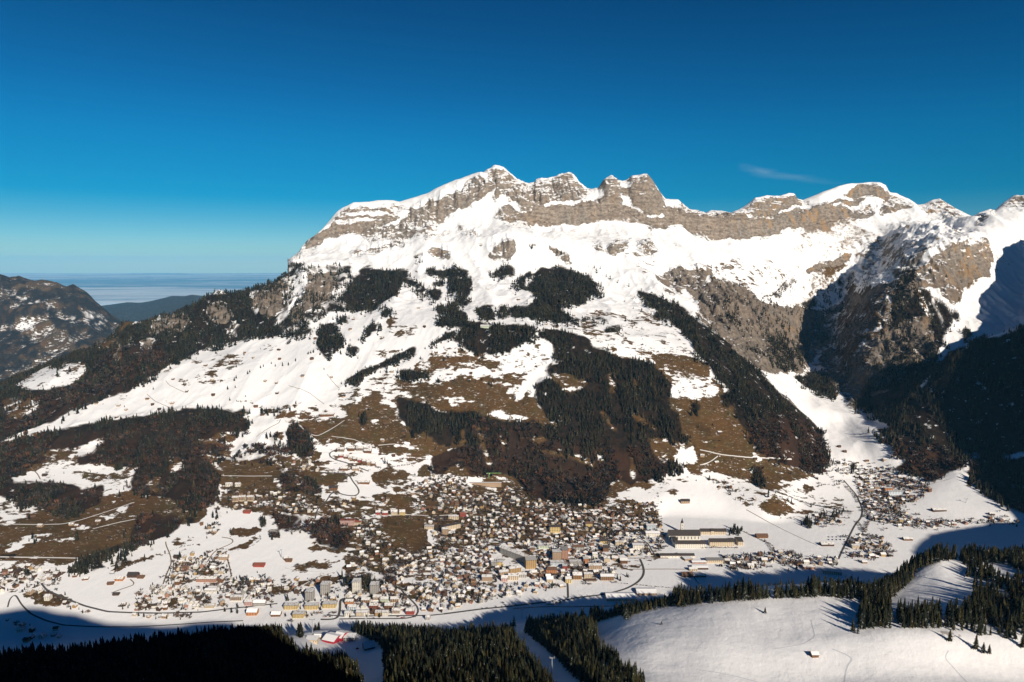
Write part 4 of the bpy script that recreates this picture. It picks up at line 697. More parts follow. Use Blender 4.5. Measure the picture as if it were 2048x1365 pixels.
side_ridge('mountain_ridge', [(-2600, 1000), (-1500, 960), (-258, 932), (-199, 930), (-94, 880), (-36, 846), (43, 822), (100, 802), (171, 788), (206, 782), (219, 745), (229, 690), (241, 560), (400, 450), (1740, 430), (1850, 500), (1913, 530), (2115, 548),
           (2235, 538), (2385, 518), (2450, 600), (2533, 670), (2600, 720), (2655, 830), (2720, 980), (2784, 1060), (2888, 1140), (3024, 1230), (3200, 1280)], 25.0,
           'snowy mountain ridge behind the viewpoint shading the valley')
side_ridge('mountain_crest', [(3150, 600), (3300, 640), (3400, 680), (3562, 734), (3669, 750), (3911, 920), (4000, 990), (4213, 1090), (4296, 1180), (4520, 1310), (4765, 1380), (5600, 1500)], -1250.0, 'high rocky mountain crest beyond the right edge of the valley')
# ------------------------------------------------------------------ the land and the sea of fog beyond
def distant():
    # blue foothills under the fog
    azd = np.linspace(-.86, .3, 240); yd = np.concatenate([np.arange(12300, 15000, 220), np.arange(15000, 21000, 120)])
    X = yd[:, None]*azd[None]; Y = np.repeat(yd[:, None], len(azd), 1)
    cr = np.interp(azd*1400+1024, [-200, 120, 200, 255, 280, 300, 330, 345, 370, 385, 420, 470, 560, 900], [615, 618, 612, 605, 606, 603, 596, 592, 593, 590, 594, 600, 605, 610])
    zc = CAM_Z+(-(cr-530)/1400*18500)
    prof = np.interp(Y, [12300, 15500, 17500, 18500, 19500, 21000], [0, .15, .75, 1, .7, 0])
    Z = -620+(zc[None]+620)*prof+(fbm(X, Y, 2500, 5, 33, .5, True)-.55)*260*np.clip(prof*3, 0, 1)*(1-.85*(Y > 17800)*(Y < 19000))
    c = np.zeros((len(yd), len(azd), 4), np.float32); c[..., 0] = .25; c[..., 2] = .9
    tag(link('distant_hills', mesh_from('distant_hills', np.stack([X, Y, Z], -1).reshape(-1, 3), grid_faces(len(yd), len(azd)), 4, M_TER, {'cover': ('POINT', c.reshape(-1, 4))}, smooth_=True)), 'low forested hills under the sea of fog', 'hills', kind='structure')
    # fog: a billowing sheet of real thickness filling the lowland
    azf = np.linspace(-.9, .9, 500); yf = np.concatenate([np.arange(17500, 32000, 120), np.arange(32000, 60000, 500), np.arange(60000, 92000, 2500)])
    X = yf[:, None]*azf[None]; Y = np.repeat(yf[:, None], len(azf), 1)
    base = -270
    n = fbm(X*.35, Y*1.3, 2600, 6, 50); n2 = fbm(X, Y, 900, 4, 55)
    edge = smooth(18800, 21500, Y+(fbm(X*.5, Y, 2500, 5, 58)-.5)*5200)
    Z = base-420+420*edge+(n-.5)*130*edge+(n2-.5)*40
    Zb = np.full_like(Z, base-500)
    nr, nc = Z.shape
    V = np.concatenate([np.stack([X, Y, Z], -1).reshape(-1, 3), np.stack([X, Y, Zb], -1).reshape(-1, 3)])
    f1 = grid_faces(nr, nc); f2 = (f1.reshape(-1, 4)[:, ::-1]+nr*nc).ravel()
    i = np.arange(nc-1); sk = np.stack([i, i+nr*nc, i+1+nr*nc, i+1], -1).ravel()
    m = mat('fog_bank', (.75, .78, .82), 1, 0); B = NB(m); g = B.n('ShaderNodeNewGeometry')
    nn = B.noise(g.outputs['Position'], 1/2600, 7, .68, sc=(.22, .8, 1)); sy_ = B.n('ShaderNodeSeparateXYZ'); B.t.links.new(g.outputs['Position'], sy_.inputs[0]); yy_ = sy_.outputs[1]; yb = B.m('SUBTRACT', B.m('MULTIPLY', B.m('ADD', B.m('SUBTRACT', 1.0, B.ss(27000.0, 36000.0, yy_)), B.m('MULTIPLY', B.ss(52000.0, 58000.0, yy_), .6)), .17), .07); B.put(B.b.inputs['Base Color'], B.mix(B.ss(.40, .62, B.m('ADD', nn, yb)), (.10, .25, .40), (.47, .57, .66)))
    tag(link('fog_bank', mesh_from('fog_bank', V, np.concatenate([f1, f2, sk]), 4, m, smooth_=True)), 'pale sea of fog filling the lowland out to the horizon', 'fog', kind='stuff')
distant()
def haze():
    x, y0, y1, z0, z1 = 85000, -4000, 96000, -1700, 1800
    V = [(-x, y0, z0), (x, y0, z0), (x, y1, z0), (-x, y1, z0), (-x, y0, z1), (x, y0, z1), (x, y1, z1), (-x, y1, z1)]
    F = [0, 3, 2, 1, 4, 5, 6, 7, 0, 1, 5, 4, 1, 2, 6, 5, 2, 3, 7, 6, 3, 0, 4, 7]
    m = bpy.data.materials.new('haze'); m.use_nodes = True; t = m.node_tree; t.nodes.clear()
    o = t.nodes.new('ShaderNodeOutputMaterial'); v = t.nodes.new('ShaderNodeVolumePrincipled')
    v.inputs['Color'].default_value = HAZE_COL; v.inputs['Density'].default_value = HAZE_D; v.inputs['Anisotropy'].default_value = -0.25
    t.links.new(v.outputs[0], o.inputs['Volume'])
    tag(link('haze', mesh_from('haze', V, F, 4, m)), 'thin blue haze in the air over valley and mountains', 'haze', kind='stuff')
HAZE_D = 1.05e-5; HAZE_COL = (.20, .56, .92, 1)
haze()
# ------------------------------------------------------------------ trees
def attr_color_mat(name, rough=.9):
    m = mat(name, rough=rough, spec=.1); B = NB(m); a = B.n('ShaderNodeAttribute', attribute_name='tint'); g = B.n('ShaderNodeNewGeometry')
    n = B.noise(g.outputs['Position'], 1/1.3, 2, .6); sn = B.n('ShaderNodeSeparateXYZ'); B.t.links.new(g.outputs['Normal'], sn.inputs[0]); n2 = B.noise(g.outputs['Position'], 1/2.2, 3, .65)
    hv = B.n('ShaderNodeHueSaturation'); B.put(hv.inputs['Color'], a.outputs['Color']); B.put(hv.inputs['Value'], B.m('ADD', .55, B.m('MULTIPLY', n, .9)))
    B.put(B.b.inputs['Base Color'], B.mix(B.m('MULTIPLY', B.ss(.66, .74, B.m('ADD', n2, B.m('MULTIPLY', sn.outputs[2], .10))), .55), hv.outputs[0], (.68, .70, .72))); return m
M_TREES = attr_color_mat('tree_foliage')
def spruce_proto(tiers, k, seed, slim=.17):
    """unit-height spruce crown: ragged tiers of drooping branches; returns vertices and triangles"""
    g = np.random.default_rng(seed); V = []; T = []
    for i in range(tiers):
        t = i/tiers; zb = .10+.80*t+g.uniform(-.01, .01); zt = min(1.0, zb+(.34 if tiers < 4 else 1.9/tiers*.62)+.03)
        if i == tiers-1: zt = 1.0
        R = slim*(1-t)**.82*g.uniform(.86, 1.12)+.012
        b = len(V); V.append((g.uniform(-.01, .01), g.uniform(-.01, .01), zt)); ph = g.uniform(0, 6.28)
        n = 2*k
        for j in range(n):
            a = ph+2*math.pi*(j+g.uniform(-.25, .25))/n; rr = R*(g.uniform(.72, 1.38) if j % 2 == 0 else g.uniform(.38, .70)); zz = zb+(g.uniform(-.035, .0) if j % 2 == 0 else g.uniform(.015, .05))
            V.append((rr*math.cos(a), rr*math.sin(a), zz))
        for j in range(n): T.append((b, b+1+j, b+1+(j+1) % n))
    return np.array(V), np.array(T)
def bare_proto(n, seed):
    """unit-height bare crown: many upward-fanning slivers of twigs round a thin stem"""
    g = np.random.default_rng(seed); V = []; T = []
    for i in range(n):
        a = g.uniform(0, 6.28); el = g.uniform(.35, 1.35); L = g.uniform(.35, .62)*(.75+.35*math.sin(el)); z0 = g.uniform(.18, .40); w_ = g.uniform(.035, .08)
        d = np.array([math.cos(a)*math.cos(el), math.sin(a)*math.cos(el), math.sin(el)]); p0 = np.array([0, 0, z0])+d*.06; p1 = p0+d*L
        side = np.cross(d, g.normal(size=3)); side /= np.linalg.norm(side)+1e-6; pm = p0+d*L*.62
        b = len(V); V += [p0, pm+side*w_, p1, pm-side*w_]; T += [(b, b+1, b+2), (b, b+2, b+3)]
    return np.array(V), np.array(T)
def scatter(y0, y1, cell):
    xs0, xs1 = AZ0*y1*.96, AZ1*y1*.96
    ix = np.arange(int(xs0/cell), int(xs1/cell)); iy = np.arange(int(y0/cell), int(y1/cell))
    X, Y = np.meshgrid(ix*cell, iy*cell); X = X+rng.uniform(-.48, .48, X.shape)*cell; Y = Y+rng.uniform(-.48, .48, Y.shape)*cell
    X = X.ravel(); Y = Y.ravel(); k = (np.abs(X/Y) < .84) & (Y > y0) & (Y < y1); return X[k], Y[k]
# ground outlines of the near woods (feet of the trees)
NEAR = blank(0)
def nf(v, p, d=1.0): fill(NEAR, v, p, d)
nf('X', [(-200, 1326), (0, 1324), (200, 1314), (300, 1298), (400, 1285), (560, 1270), (585, 1300), (600, 1318), (690, 1322), (706, 1345), (722, 1365), (740, 1500), (-200, 1500)])
nf('X', [(560, 1246), (622, 1250), (640, 1262), (560, 1264)], .55); nf('X', [(596, 1262), (604, 1262), (604, 1278), (596, 1278)])
nf('X', [(700, 1262), (760, 1258), (860, 1266), (900, 1272), (1010, 1272), (1022, 1262), (1030, 1285), (1054, 1320), (1100, 1370), (1170, 1500), (775, 1500), (770, 1340), (765, 1295), (722, 1272)])
nf('X', [(1048, 1262), (1100, 1252), (1180, 1250), (1190, 1268), (1200, 1300), (1236, 1322), (1262, 1345), (1290, 1380), (1310, 1500), (1245, 1500), (1186, 1395), (1134, 1340), (1092, 1300)])
nf('X', [(1180, 1250), (1182, 1236), (1250, 1222), (1330, 1205), (1420, 1199), (1530, 1191), (1620, 1183), (1700, 1180), (1745, 1195), (1752, 1216), (1720, 1201), (1640, 1196), (1530, 1200), (1410, 1208), (1370, 1214), (1345, 1213), (1300, 1222), (1262, 1232), (1256, 1240), (1240, 1232)])
nf('H', [(870, 1000), (900, 900), (1040, 830), (1180, 720), (1240, 690), (1400, 660), (1400, 700), (1260, 730), (1180, 760), (1130, 860), (1060, 880), (1030, 920), (1030, 1060), (1000, 1080), (930, 1070), (862, 1090), (850, 1060)])
nf('H', [(1060, 980), (1080, 920), (1160, 900), (1380, 880), (1400, 800), (1460, 770), (1400, 700), (1500, 620), (1752, 600), (2400, 560), (2400, 1200), (1752, 1130), (1660, 1150), (1600, 1140), (1480, 1110), (1340, 1080), (1240, 1080), (1080, 1075)], .8)
nf('H', [(1130, 830), (1200, 760), (1320, 750), (1440, 790), (1480, 850), (1470, 960), (1380, 1000), (1250, 990), (1060, 1000), (1040, 920)], 0)
nf('H', [(1580, 730), (1660, 720), (1680, 760), (1600, 770)], 0); nf('H', [(1310, 960), (1330, 960), (1330, 1060), (1300, 1060)], .2); nf('H', [(1010, 1000), (1045, 1000), (1060, 1075), (1040, 1075)], .1)
fill(NEAR, 'X', [(1470-7, 1212), (1470, 1212), (1470, 1213)], 0)
# small stands down on the valley floor
f('M', [(740, 185), (900, 170), (905, 200), (740, 215)], 1)
fe('L', 1560, 970, 60, 25, .5); 
f('O', [(0, 860), (140, 850), (140, 905), (0, 905)], .4)
FORs = blur(FOR, 1)
spots = []      # x, y, height, kind(0 spruce, 1 bare), near?
def collect():
    P = []
    for y0, y1, cell, h0 in ((480, 1330, 6.0, 27), (1330, 1700, 6.2, 24), (1700, 2450, 7.4, 23), (2450, 3300, 7.8, 24), (3300, 5000, 9.0, 23)):
        X, Y = scatter(y0, y1, cell); Z = hgt(X, Y); Hh = h0*rng.uniform(.5, 1.15, len(X))*(.72+.56*vnoise(X/38, Y/38, 9))
        u, v = project(X, Y, Z)
        if y1 <= 1330: Hh = Hh*np.where((u > 1185) & (u < 1345) & (v < 1240), .68, 1)
        if y1 <= 1330: d = look(NEAR, u, v)
        else:
            px = Hh*F_PX/Y; d = look(FORs, u+rng.normal(0, 3.0 if y0 > 2400 else 2.0, len(u))+(fbm(X, Y, 55, 3, 152)-.5)*22, v-px*.35+rng.normal(0, 2.2, len(u))+(fbm(X, Y, 55, 3, 154)-.5)*14)
            if y1 <= 1700: d = d*(v < 1262)+look(NEAR, u, v)*(Y < 1420)
        if y1 <= 1330: pass
        clump = fbm(X, Y, 45, 3, 150)
        gaps = smooth(.30, .42, fbm(X*1.25, Y*.42, 62, 4, 156))*smooth(.2, .38, fbm(X, Y, 26, 2, 157)); d = d*(gaps if y0 >= 1700 else np.maximum(gaps, .9))
        pr = np.where(d > .85, d, d*1.0*smooth(.62-d*.45, .78-d*.45, clump)*1.0)
        vis = visible(X, Y, Z+Hh, 6) & (u > -140) & (u < 2190) & (v < 1480)
        keep = (rng.random(len(X)) < pr) & vis
        dec = rng.random(len(X)) < look(DECs, u, v)*smooth(.35, .6, fbm(X, Y, 80, 3, 160)+.12)*1.0
        if y1 <= 1330: dec[:] = False
        P.append(np.stack([X, Y, Z, Hh, dec.astype(float)], 1)[keep])
    return np.concatenate(P)
TR = collect()
print('TREES', len(TR), [int(((TR[:, 1] > a) & (TR[:, 1] <= b)).sum()) for a, b in ((0, 1330), (1330, 1700), (1700, 2450), (2450, 3300), (3300, 6000))], 'bare', int(TR[:, 4].sum()))
app = TR[:, 3]/TR[:, 1]; u_, v_ = project(TR[:, 0], TR[:, 1], TR[:, 2]); inf = (u_ > 8) & (u_ < 2040) & (v_ < 1362) & (TR[:, 1] < 1330) & (TR[:, 4] < .5)
tops = visible(TR[:, 0], TR[:, 1], TR[:, 2]+TR[:, 3]*.5, 0)
lit_bonus = np.where((u_ < 590) & (v_ > 1255), .45, 1.0)     # trees lost in the black shade show less
score = np.where(inf & tops, app*lit_bonus*rng.uniform(.9, 1.1, len(app)), 0)
single = np.zeros(len(TR), bool); single[np.argsort(-score)[:262]] = True
def forest_mesh(name, sel, protos, tints, label, slim=1.0):
    P = TR[sel]
    if len(P) == 0: return
    vs, fs, cs = [], [], []; off = 0; which = rng.integers(0, len(protos), len(P))
    for k, (pv, pt) in enumerate(protos):
        Q = P[which == k]; n = len(Q)
        if n == 0: continue
        a = rng.uniform(0, 6.28, n); wd = rng.uniform(.7, 1.3, n)*slim
        x = pv[None, :, 0]*wd[:, None]; y = pv[None, :, 1]*wd[:, None]; c, s_ = np.cos(a)[:, None], np.sin(a)[:, None]; h = Q[:, 3][:, None]
        lx, ly = rng.normal(0, .02, (2, n, 1))
        V = np.stack([(x*c-y*s_+lx*pv[None, :, 2])*h+Q[:, 0][:, None], (x*s_+y*c+ly*pv[None, :, 2])*h+Q[:, 1][:, None], pv[None, :, 2]*h+Q[:, 2][:, None]-.4], -1)
        F = pt[None]+(np.arange(n)*len(pv))[:, None, None]+off; off += n*len(pv)
        col = np.array(tints)[rng.integers(0, len(tints), n)]*rng.uniform(.5, 1.55, (n, 1))*(.6+.8*vnoise(Q[:, 0]/40, Q[:, 1]/40, 33))[:, None]
        vs.append(V.reshape(-1, 3)); fs.append(F.reshape(-1)); cs.append(np.repeat(np.concatenate([col, np.ones((n, 1))], 1), len(pv), 0))
    me = mesh_from(name, np.concatenate(vs), np.concatenate(fs), 3, M_TREES, {'tint': ('POINT', np.concatenate(cs))})
    tag(link(name, me), label, 'forest', kind='stuff')
SPR = [(.020, .021, .009), (.027, .025, .009), (.016, .018, .010), (.034, .027, .010), (.011, .013, .008)]
SPF = [(.018, .018, .010), (.023, .020, .010), (.014, .015, .009), (.030, .022, .011)]
BAR = [(.046, .028, .020), (.036, .026, .022), (.060, .032, .019), (.042, .034, .030), (.078, .036, .018)]
y_ = TR[:, 1]; b_ = TR[:, 4] > .5
near = [spruce_proto(7, 5, 100+i, .16) for i in range(8)]; midp = [spruce_proto(4, 4, 200+i, .19) for i in range(6)]; farp = [spruce_proto(2, 3, 300+i, .23) for i in range(6)]
barem = [bare_proto(16, 400+i) for i in range(6)]; baref = [bare_proto(9, 500+i) for i in range(5)]
forest_mesh('near_forest', (y_ < 1700) & ~b_ & ~single, near, SPR, 'dense dark spruce forest on the near slopes above the valley floor')
forest_mesh('spruce_forest', (y_ >= 1700) & (y_ < 2800) & ~b_, midp, SPF, 'dark spruce woods on the slopes above the village')
forest_mesh('mountain_forest', (y_ >= 2800) & ~b_, farp, SPF, 'dark spruce stands high on the snowy mountainside')
forest_mesh('bare_forest', (y_ < 2450) & b_, barem, BAR, 'leafless brown woodland on the lower slopes', 1.1)
forest_mesh('bare_mountain_forest', (y_ >= 2450) & b_, baref, BAR, 'leafless reddish woodland on the steeper slopes', 1.3)
# ---- the trees that show largest, one by one
M_BARK = mat('spruce_bark', (.05, .032, .02), .95, .05)
def needle_mat(name, base, dust):
    m = mat(name, rough=.9, spec=.08); B = NB(m); g = B.n('ShaderNodeNewGeometry'); n = B.noise(g.outputs['Position'], 1/.9, 3, .65); n2 = B.noise(g.outputs['Position'], 1/1.6, 3, .6)
    sn = B.n('ShaderNodeSeparateXYZ'); B.t.links.new(g.outputs['Normal'], sn.inputs[0])
    c = B.mix(B.ss(.3, .7, n), tuple(x*.55 for x in base), tuple(x*1.5 for x in base)); c = B.mix(B.m('MULTIPLY', B.ss(.66, .72, B.m('ADD', n2, B.m('MULTIPLY', sn.outputs[2], .12))), dust), c, (.7, .72, .75))
    B.put(B.b.inputs['Base Color'], c); return m
M_NEED = [needle_mat('spruce_needles_a', (.021, .023, .010), .45), needle_mat('spruce_needles_b', (.028, .025, .010), .3), needle_mat('spruce_needles_c', (.016, .018, .010), .7)]
crownP = []; trunkP = None
for i in range(9):
    pv, pt = spruce_proto(11, 7, 700+i, .16)
    crownP.append(mesh_from('spruce_crown', pv, pt.ravel(), 3, M_NEED[i % 3]))
tv = [(.011*math.cos(a)*k, .011*math.sin(a)*k, z) for z, k in ((-.02, 1.3), (.3, 1), (.9, .3)) for a in np.arange(6)*math.pi/3]
tf = [j+6*l if q in (0,) else 0 for l in () for j in () for q in ()]
TF = []
for l in range(2):
    for j in range(6): TF += [l*6+j, l*6+(j+1) % 6, (l+1)*6+(j+1) % 6, (l+1)*6+j]
trunkP = mesh_from('spruce_trunk', tv, TF, 4, M_BARK)
def place_tree(x, y, z, h, label, group, slim=1.0, cat='tree'):
    e = bpy.data.objects.new('spruce_tree', None); C.objects.link(e); e.location = (x, y, z-.3); e.scale = (h*slim, h*slim, h); e.rotation_euler = (random.uniform(-.02, .02), random.uniform(-.02, .02), random.uniform(0, 6.28))
    tag(e, label, cat, group)
    link('trunk', trunkP, e); link('crown', random.choice(crownP), e)
    return e
def zone_label(u, v):
    """kind of place, then which stretch of it: the rows that show as separate stretches in the picture"""
    if u < 595: return 'dark spruce standing in the black mountain shade at the lower left', 'spruces in the shade at the lower left'
    if u < 760 and v > 1255:
        if v > 1345: return 'olive green spruce at the bottom edge of the wood below the gondola station', 'lowest spruces below the gondola station'
        return ('tall olive green spruce in the front row just below the cream flat building' if u < 650 else 'tall olive green spruce left of the snowy clearing below the crimson station'), 'spruces below the gondola station'
    if u < 1060:
        c = 'left third, beside the clearing' if u < 850 else ('middle third' if u < 960 else 'right third, beside the snow lane')
        if v < 1285: return f'tall spruce at the village edge of the large wood, {c}', 'village edge of the large wood'
        if v > 1335: return f'olive green spruce at the bottom of the large wood, {c}', 'bottom of the large wood'
        return f'olive green spruce in the interior of the large wood, {c}', 'interior of the large wood'
    if u < 1320 and not (u > 1180 and v < 1242):
        if v < 1275: return 'tall spruce at the village end of the wood between snow lane and open slope', 'village end of the wood right of the lane'
        if u > 1180+(v-1248)*.9-22: return 'tall spruce on the right margin of the wood facing the open snow slope', 'spruces on the margin facing the snow slope'
        return 'olive green spruce inside the wood between the snow lane and the open slope', 'spruces right of the snow lane'
    if u < 1745 and v < 1235:
        c = 'left end' if u < 1340 else ('left half' if u < 1500 else ('right half' if u < 1640 else 'right end'))
        return f'dark spruce in the tree line along the rim of the snow slope, {c}', 'spruces on the rim of the snow slope'
    if u < 1790: return 'tall dark spruce in the clump jutting onto the open snow slope', 'spruces jutting onto the snow slope'
    if v < 1200: return 'dark spruce in the upper wood behind the small sunlit snow knoll at the right', 'spruces behind the snow knoll'
    return ('tall dark spruce below the snow knoll, in the narrow left part of the wood' if u < 1900 else 'tall dark spruce in the wood at the right edge above the snow slope'), 'spruces in the wood at the right edge'
for i in np.nonzero(single)[0]:
    X, Y, Z, hh, _ = TR[i]; lb, gr = zone_label(u_[i], v_[i]); place_tree(X, Y, Z, hh, lb, gr)
for (uu, vv, hh, sl, lb) in [(1530, 1227, 11, 1.5, 'lone short spruce on the open snow below the rim tree line'), (1323, 1250, 6, 2.2, 'tiny dark fir casting a small shadow alone on the snow slope'),
        (1706, 1265, 22, 1.1, 'slender spruce at the tip of the clump jutting onto the snow slope'), (1716, 1268, 13, 1.3, 'short spruce beside the slender one at the tip of the jutting clump'),
        (1780, 1258, 17, .9, 'thin isolated spruce in the snow gap right of the jutting clump'), (1899, 1283, 19, 1.3, 'broad lone spruce on the snow just below the right-hand wood'),
        (1951, 1300, 24, 1.2, 'tall spruce with a long shadow on the snow, left of a lower pair'), (1966, 1307, 17, 1.4, 'lower broad spruce right of the tall one on the snow'), (1978, 1308, 15, 1.3, 'rightmost of three spruces on the snow below the wood'),
        (2045, 1296, 24, 1.2, 'spruce cut by the right edge above the snow slope'), (1252, 1240, 27, 1.3, 'broad spruce standing forward of the rim where the snow slope begins'), (1028, 1254, 27, 1.2, 'tall spruce at the upper end of the narrow snow lane'),
        (1052, 1268, 26, 1.2, 'tall spruce at the right side of the head of the snow lane')]:
    g_ = ground(uu, vv)
    if g_: place_tree(g_.x, g_.y, g_.z, hh, lb, None, sl)
# ------------------------------------------------------------------ roads and tracks draped over the land
M_ROAD = mat('asphalt', (.085, .08, .076), .9, .1); M_TRACK = mat('packed_snow_track', (.62, .60, .58), .9, .1); M_DIRT = mat('dark_track', (.19, .14, .10), .95, .05); M_WATER = mat('stream_water', (.010, .016, .022), .25, .4)
ROADPTS = []
def road(name, view, pts, width, m, label, lift=.35):
    P = cv(view, pts); G = []
    for (a, b), (c, d) in zip(P[:-1], P[1:]):
        n = max(2, int(math.hypot(c-a, d-b)/5))
        for i in range(n): G.append(ground(a+(c-a)*i/n, b+(d-b)*i/n))
    G.append(ground(*P[-1])); G = [g for g in G if g is not None]
    Q = [G[0]]
    for g in G[1:]:
        if 3 < (g-Q[-1]).length < 260: Q.append(g)
    if len(Q) < 3: return
    A = np.array([(q_.x, q_.y) for q_ in Q])
    for _ in range(2): A[1:-1] = (A[:-2]+2*A[1:-1]+A[2:])/4
    S_ = np.concatenate([[0], np.cumsum(np.hypot(*np.diff(A, axis=0).T))]); t = np.arange(0, S_[-1], 4.0)
    X = np.interp(t, S_, A[:, 0]); Y = np.interp(t, S_, A[:, 1]); dx = np.gradient(X); dy = np.gradient(Y); L = np.hypot(dx, dy)+1e-6; nx, ny = -dy/L, dx/L
    V = []
    for k in (-1, -.33, .33, 1):
        xx = X+nx*width*.36*k; yy = Y+ny*width*.36*k; V.append(np.stack([xx, yy, hgt(xx, yy)+lift], 1))
    V.append(V[3]-np.array([0, 0, 1.2])); V.insert(0, V[0]-np.array([0, 0, 1.2]))
    n = len(t); F = []
    for k in range(5):
        for i in range(n-1): F += [k*n+i, k*n+i+1, (k+1)*n+i+1, (k+1)*n+i]
    tag(link(name, mesh_from(name, np.concatenate(V), F, 4, m, smooth_=False)), label, 'road', kind='structure')
    ROADPTS.extend(zip(X[::2], Y[::2]))
R_ = 'cleared dark asphalt road through the snowy valley'
road('road', 'L', [(-400, 1375), (0, 1322), (350, 1288), (700, 1247), (960, 1217), (1100, 1190), (1330, 1165), (1490, 1132), (1620, 1095), (1740, 1030), (1805, 960), (1820, 900), (1800, 830), (1770, 765)], 8, M_ROAD, 'curving dark road past the halls to the monastery fields')
road('road', 'L', [(-400, 1375), (-560, 1392), (-1000, 1395), (-1500, 1400), (-1700, 1388)], 6, M_ROAD, 'dark road along the lower edge of the village')
road('road', 'L', [(1560, 880), (1800, 880), (2048, 878), (2300, 880), (2500, 882)], 4, M_DIRT, 'thin straight lane across the snowy field below the monastery')
road('road', 'L', [(1520, 757), (1700, 757), (1950, 757), (2100, 757)], 5, M_DIRT, 'lane along the foot of the cemetery terraces')
road('road', 'L', [(1950, 755), (1910, 680), (1860, 590), (1700, 500), (1500, 440)], 5, M_ROAD, 'lane between the church forecourt and the village')
road('road', 'L', [(975, 1200), (972, 1080), (968, 1010), (900, 950), (760, 880)], 7, M_ROAD, 'dark side street from the valley road up to the station')
road('road', 'E', [(40, 975), (50, 930), (80, 905), (110, 960), (160, 1010), (240, 1045), (330, 1068), (500, 1077), (700, 1077), (900, 1066), (1100, 1052), (1270, 1045)], 4.5, M_ROAD, 'dark railway cutting and road along the valley bottom at the lower left')
road('road', 'E', [(215, 850), (240, 885), (330, 925), (440, 968), (560, 998), (700, 1004), (850, 1006), (1050, 1000), (1200, 982), (1330, 968), (1450, 955)], 6, M_ROAD, 'road below the lower left hamlet')
road('road', 'N', [(520, 700), (650, 700), (745, 690), (765, 600), (770, 500), (770, 435), (900, 428), (1040, 425)], 8, M_ROAD, 'wide dark street among the apartment blocks')
road('road', 'N', [(760, 695), (1000, 690), (1300, 690), (1500, 690), (1640, 685), (1760, 650), (1780, 560), (1700, 470), (1600, 380), (1520, 280)], 6, M_ROAD, 'street bounding the terraced apartment houses')
road('road', 'F', [(110, 720), (125, 650), (200, 585), (225, 530), (270, 528), (320, 548), (400, 556), (440, 535), (420, 490), (375, 440), (370, 412), (330, 392), (200, 384), (130, 384)], 6, M_ROAD, 'hairpin mountain road climbing past the upper chalets')
road('road', 'F', [(500, 375), (420, 345), (330, 310), (250, 290), (210, 265), (215, 235), (260, 220)], 6, M_ROAD, 'dark road curving round the upper chalet cluster')
road('road', 'H', [(748, 700), (770, 650), (800, 590), (840, 510), (870, 480), (880, 440), (868, 400), (845, 350), (800, 300), (775, 270)], 7, M_ROAD, 'straight road from the eastern village to the side valley')
road('path', 'O', [(490, 620), (540, 480), (590, 380), (570, 280), (520, 170), (520, 130)], 4, M_DIRT, 'hedged path on the left side of the hillside hamlet')
road('path', 'O', [(1270, 540), (1250, 430), (1210, 290), (1195, 240)], 4, M_DIRT, 'dark hedge line on the right side of the hillside hamlet')
road('path', 'O', [(670, 650), (820, 570), (960, 500), (760, 450)], 4, M_ROAD, 'dark lane through the hillside hamlet')
road('path', 'O', [(990, 370), (1060, 260), (1140, 210), (1270, 160), (1300, 120), (1250, 95), (1150, 85)], 4, M_DIRT, 'curving lane above the hillside hamlet')
road('path', 'O', [(-100, 720), (60, 660), (160, 630), (165, 600), (110, 560)], 3.5, M_DIRT, 'lane to the farm on the left snowfield')
road('path', 'P', [(0, 1045), (500, 1052), (780, 1045), (1000, 995), (1300, 900), (1680, 770)], 3.5, M_TRACK, 'snow-covered farm track crossing the brown meadow')
road('path', 'P', [(1150, 1105), (1450, 1030), (1720, 975)], 3.5, M_TRACK, 'upper snowy track on the brown meadow at the left')
road('path', 'P', [(500, 490), (470, 420), (380, 350), (320, 260)], 4, M_DIRT, 'dark lane climbing past the white barn')
road('path', 'P', [(500, 492), (700, 520), (900, 550), (1100, 570)], 2.5, M_TRACK, 'pale track along the forest meadow')
road('path', 'E', [(0, 713), (170, 716), (330, 718), (410, 720)], 5, M_TRACK, 'snowy terrace road at the lower left edge')
road('path', 'E', [(1150, 290), (1290, 293), (1420, 292)], 3, M_TRACK, 'white track across the brown meadow')
road('path', 'N', [(60, 40), (250, 90), (540, 95)], 3, M_TRACK, 'white track over the brown field')
road('path', 'N', [(120, 370), (240, 290), (400, 200), (560, 140), (700, 90)], 4, M_TRACK, 'white lane above the apartment towers')
road('path', 'H', [(0, 108), (120, 135), (260, 150), (400, 155), (500, 158)], 3.5, M_TRACK, 'pale track contouring the brown hillside')
road('path', 'H', [(0, 190), (50, 180), (100, 140)], 3, M_TRACK, 'short pale track joining the hillside track')
road('path', 'F', [(570, 185), (700, 175), (760, 195), (860, 190)], 3, M_TRACK, 'snowy track above the upper chalets')
road('path', 'F', [(0, 40), (60, 100), (130, 120), (240, 60), (330, 0)], 3.5, M_TRACK, 'snowy track on the upper brown meadow')
road('path', 'F', [(230, 120), (380, 140), (520, 190)], 2.5, M_TRACK, 'thin snowy line on the brown meadow')
road('path', 'F', [(550, 700), (800, 690), (960, 700), (1150, 690)], 3.5, M_TRACK, 'pale road under the twin cream houses')
road('path', 'M', [(940, 0), (1100, 90), (1300, 195), (1500, 290), (1640, 350)], 2.5, M_DIRT, 'dark brook line crossing the big snowfield')
road('path', 'M', [(870, 190), (1000, 260), (1150, 320), (1210, 360)], 2.5, M_DIRT, 'hedge line right of the monastery')
road('path', 'M', [(1220, 420), (1200, 370), (1210, 360)], 6, M_DIRT, 'end of the hedge line by the houses')
road('path', 'M', [(430, 660), (470, 720), (530, 775)], 3, M_DIRT, 'farm lane running down the snowy field')
road('path', 'A', [(970, 765), (985, 790), (1080, 835)], 2, M_DIRT, 'thin fence path on the snowy alp'); road('path', 'A', [(860, 845), (910, 890), (1030, 935)], 2, M_DIRT, 'thin path on the lower snowy alp')
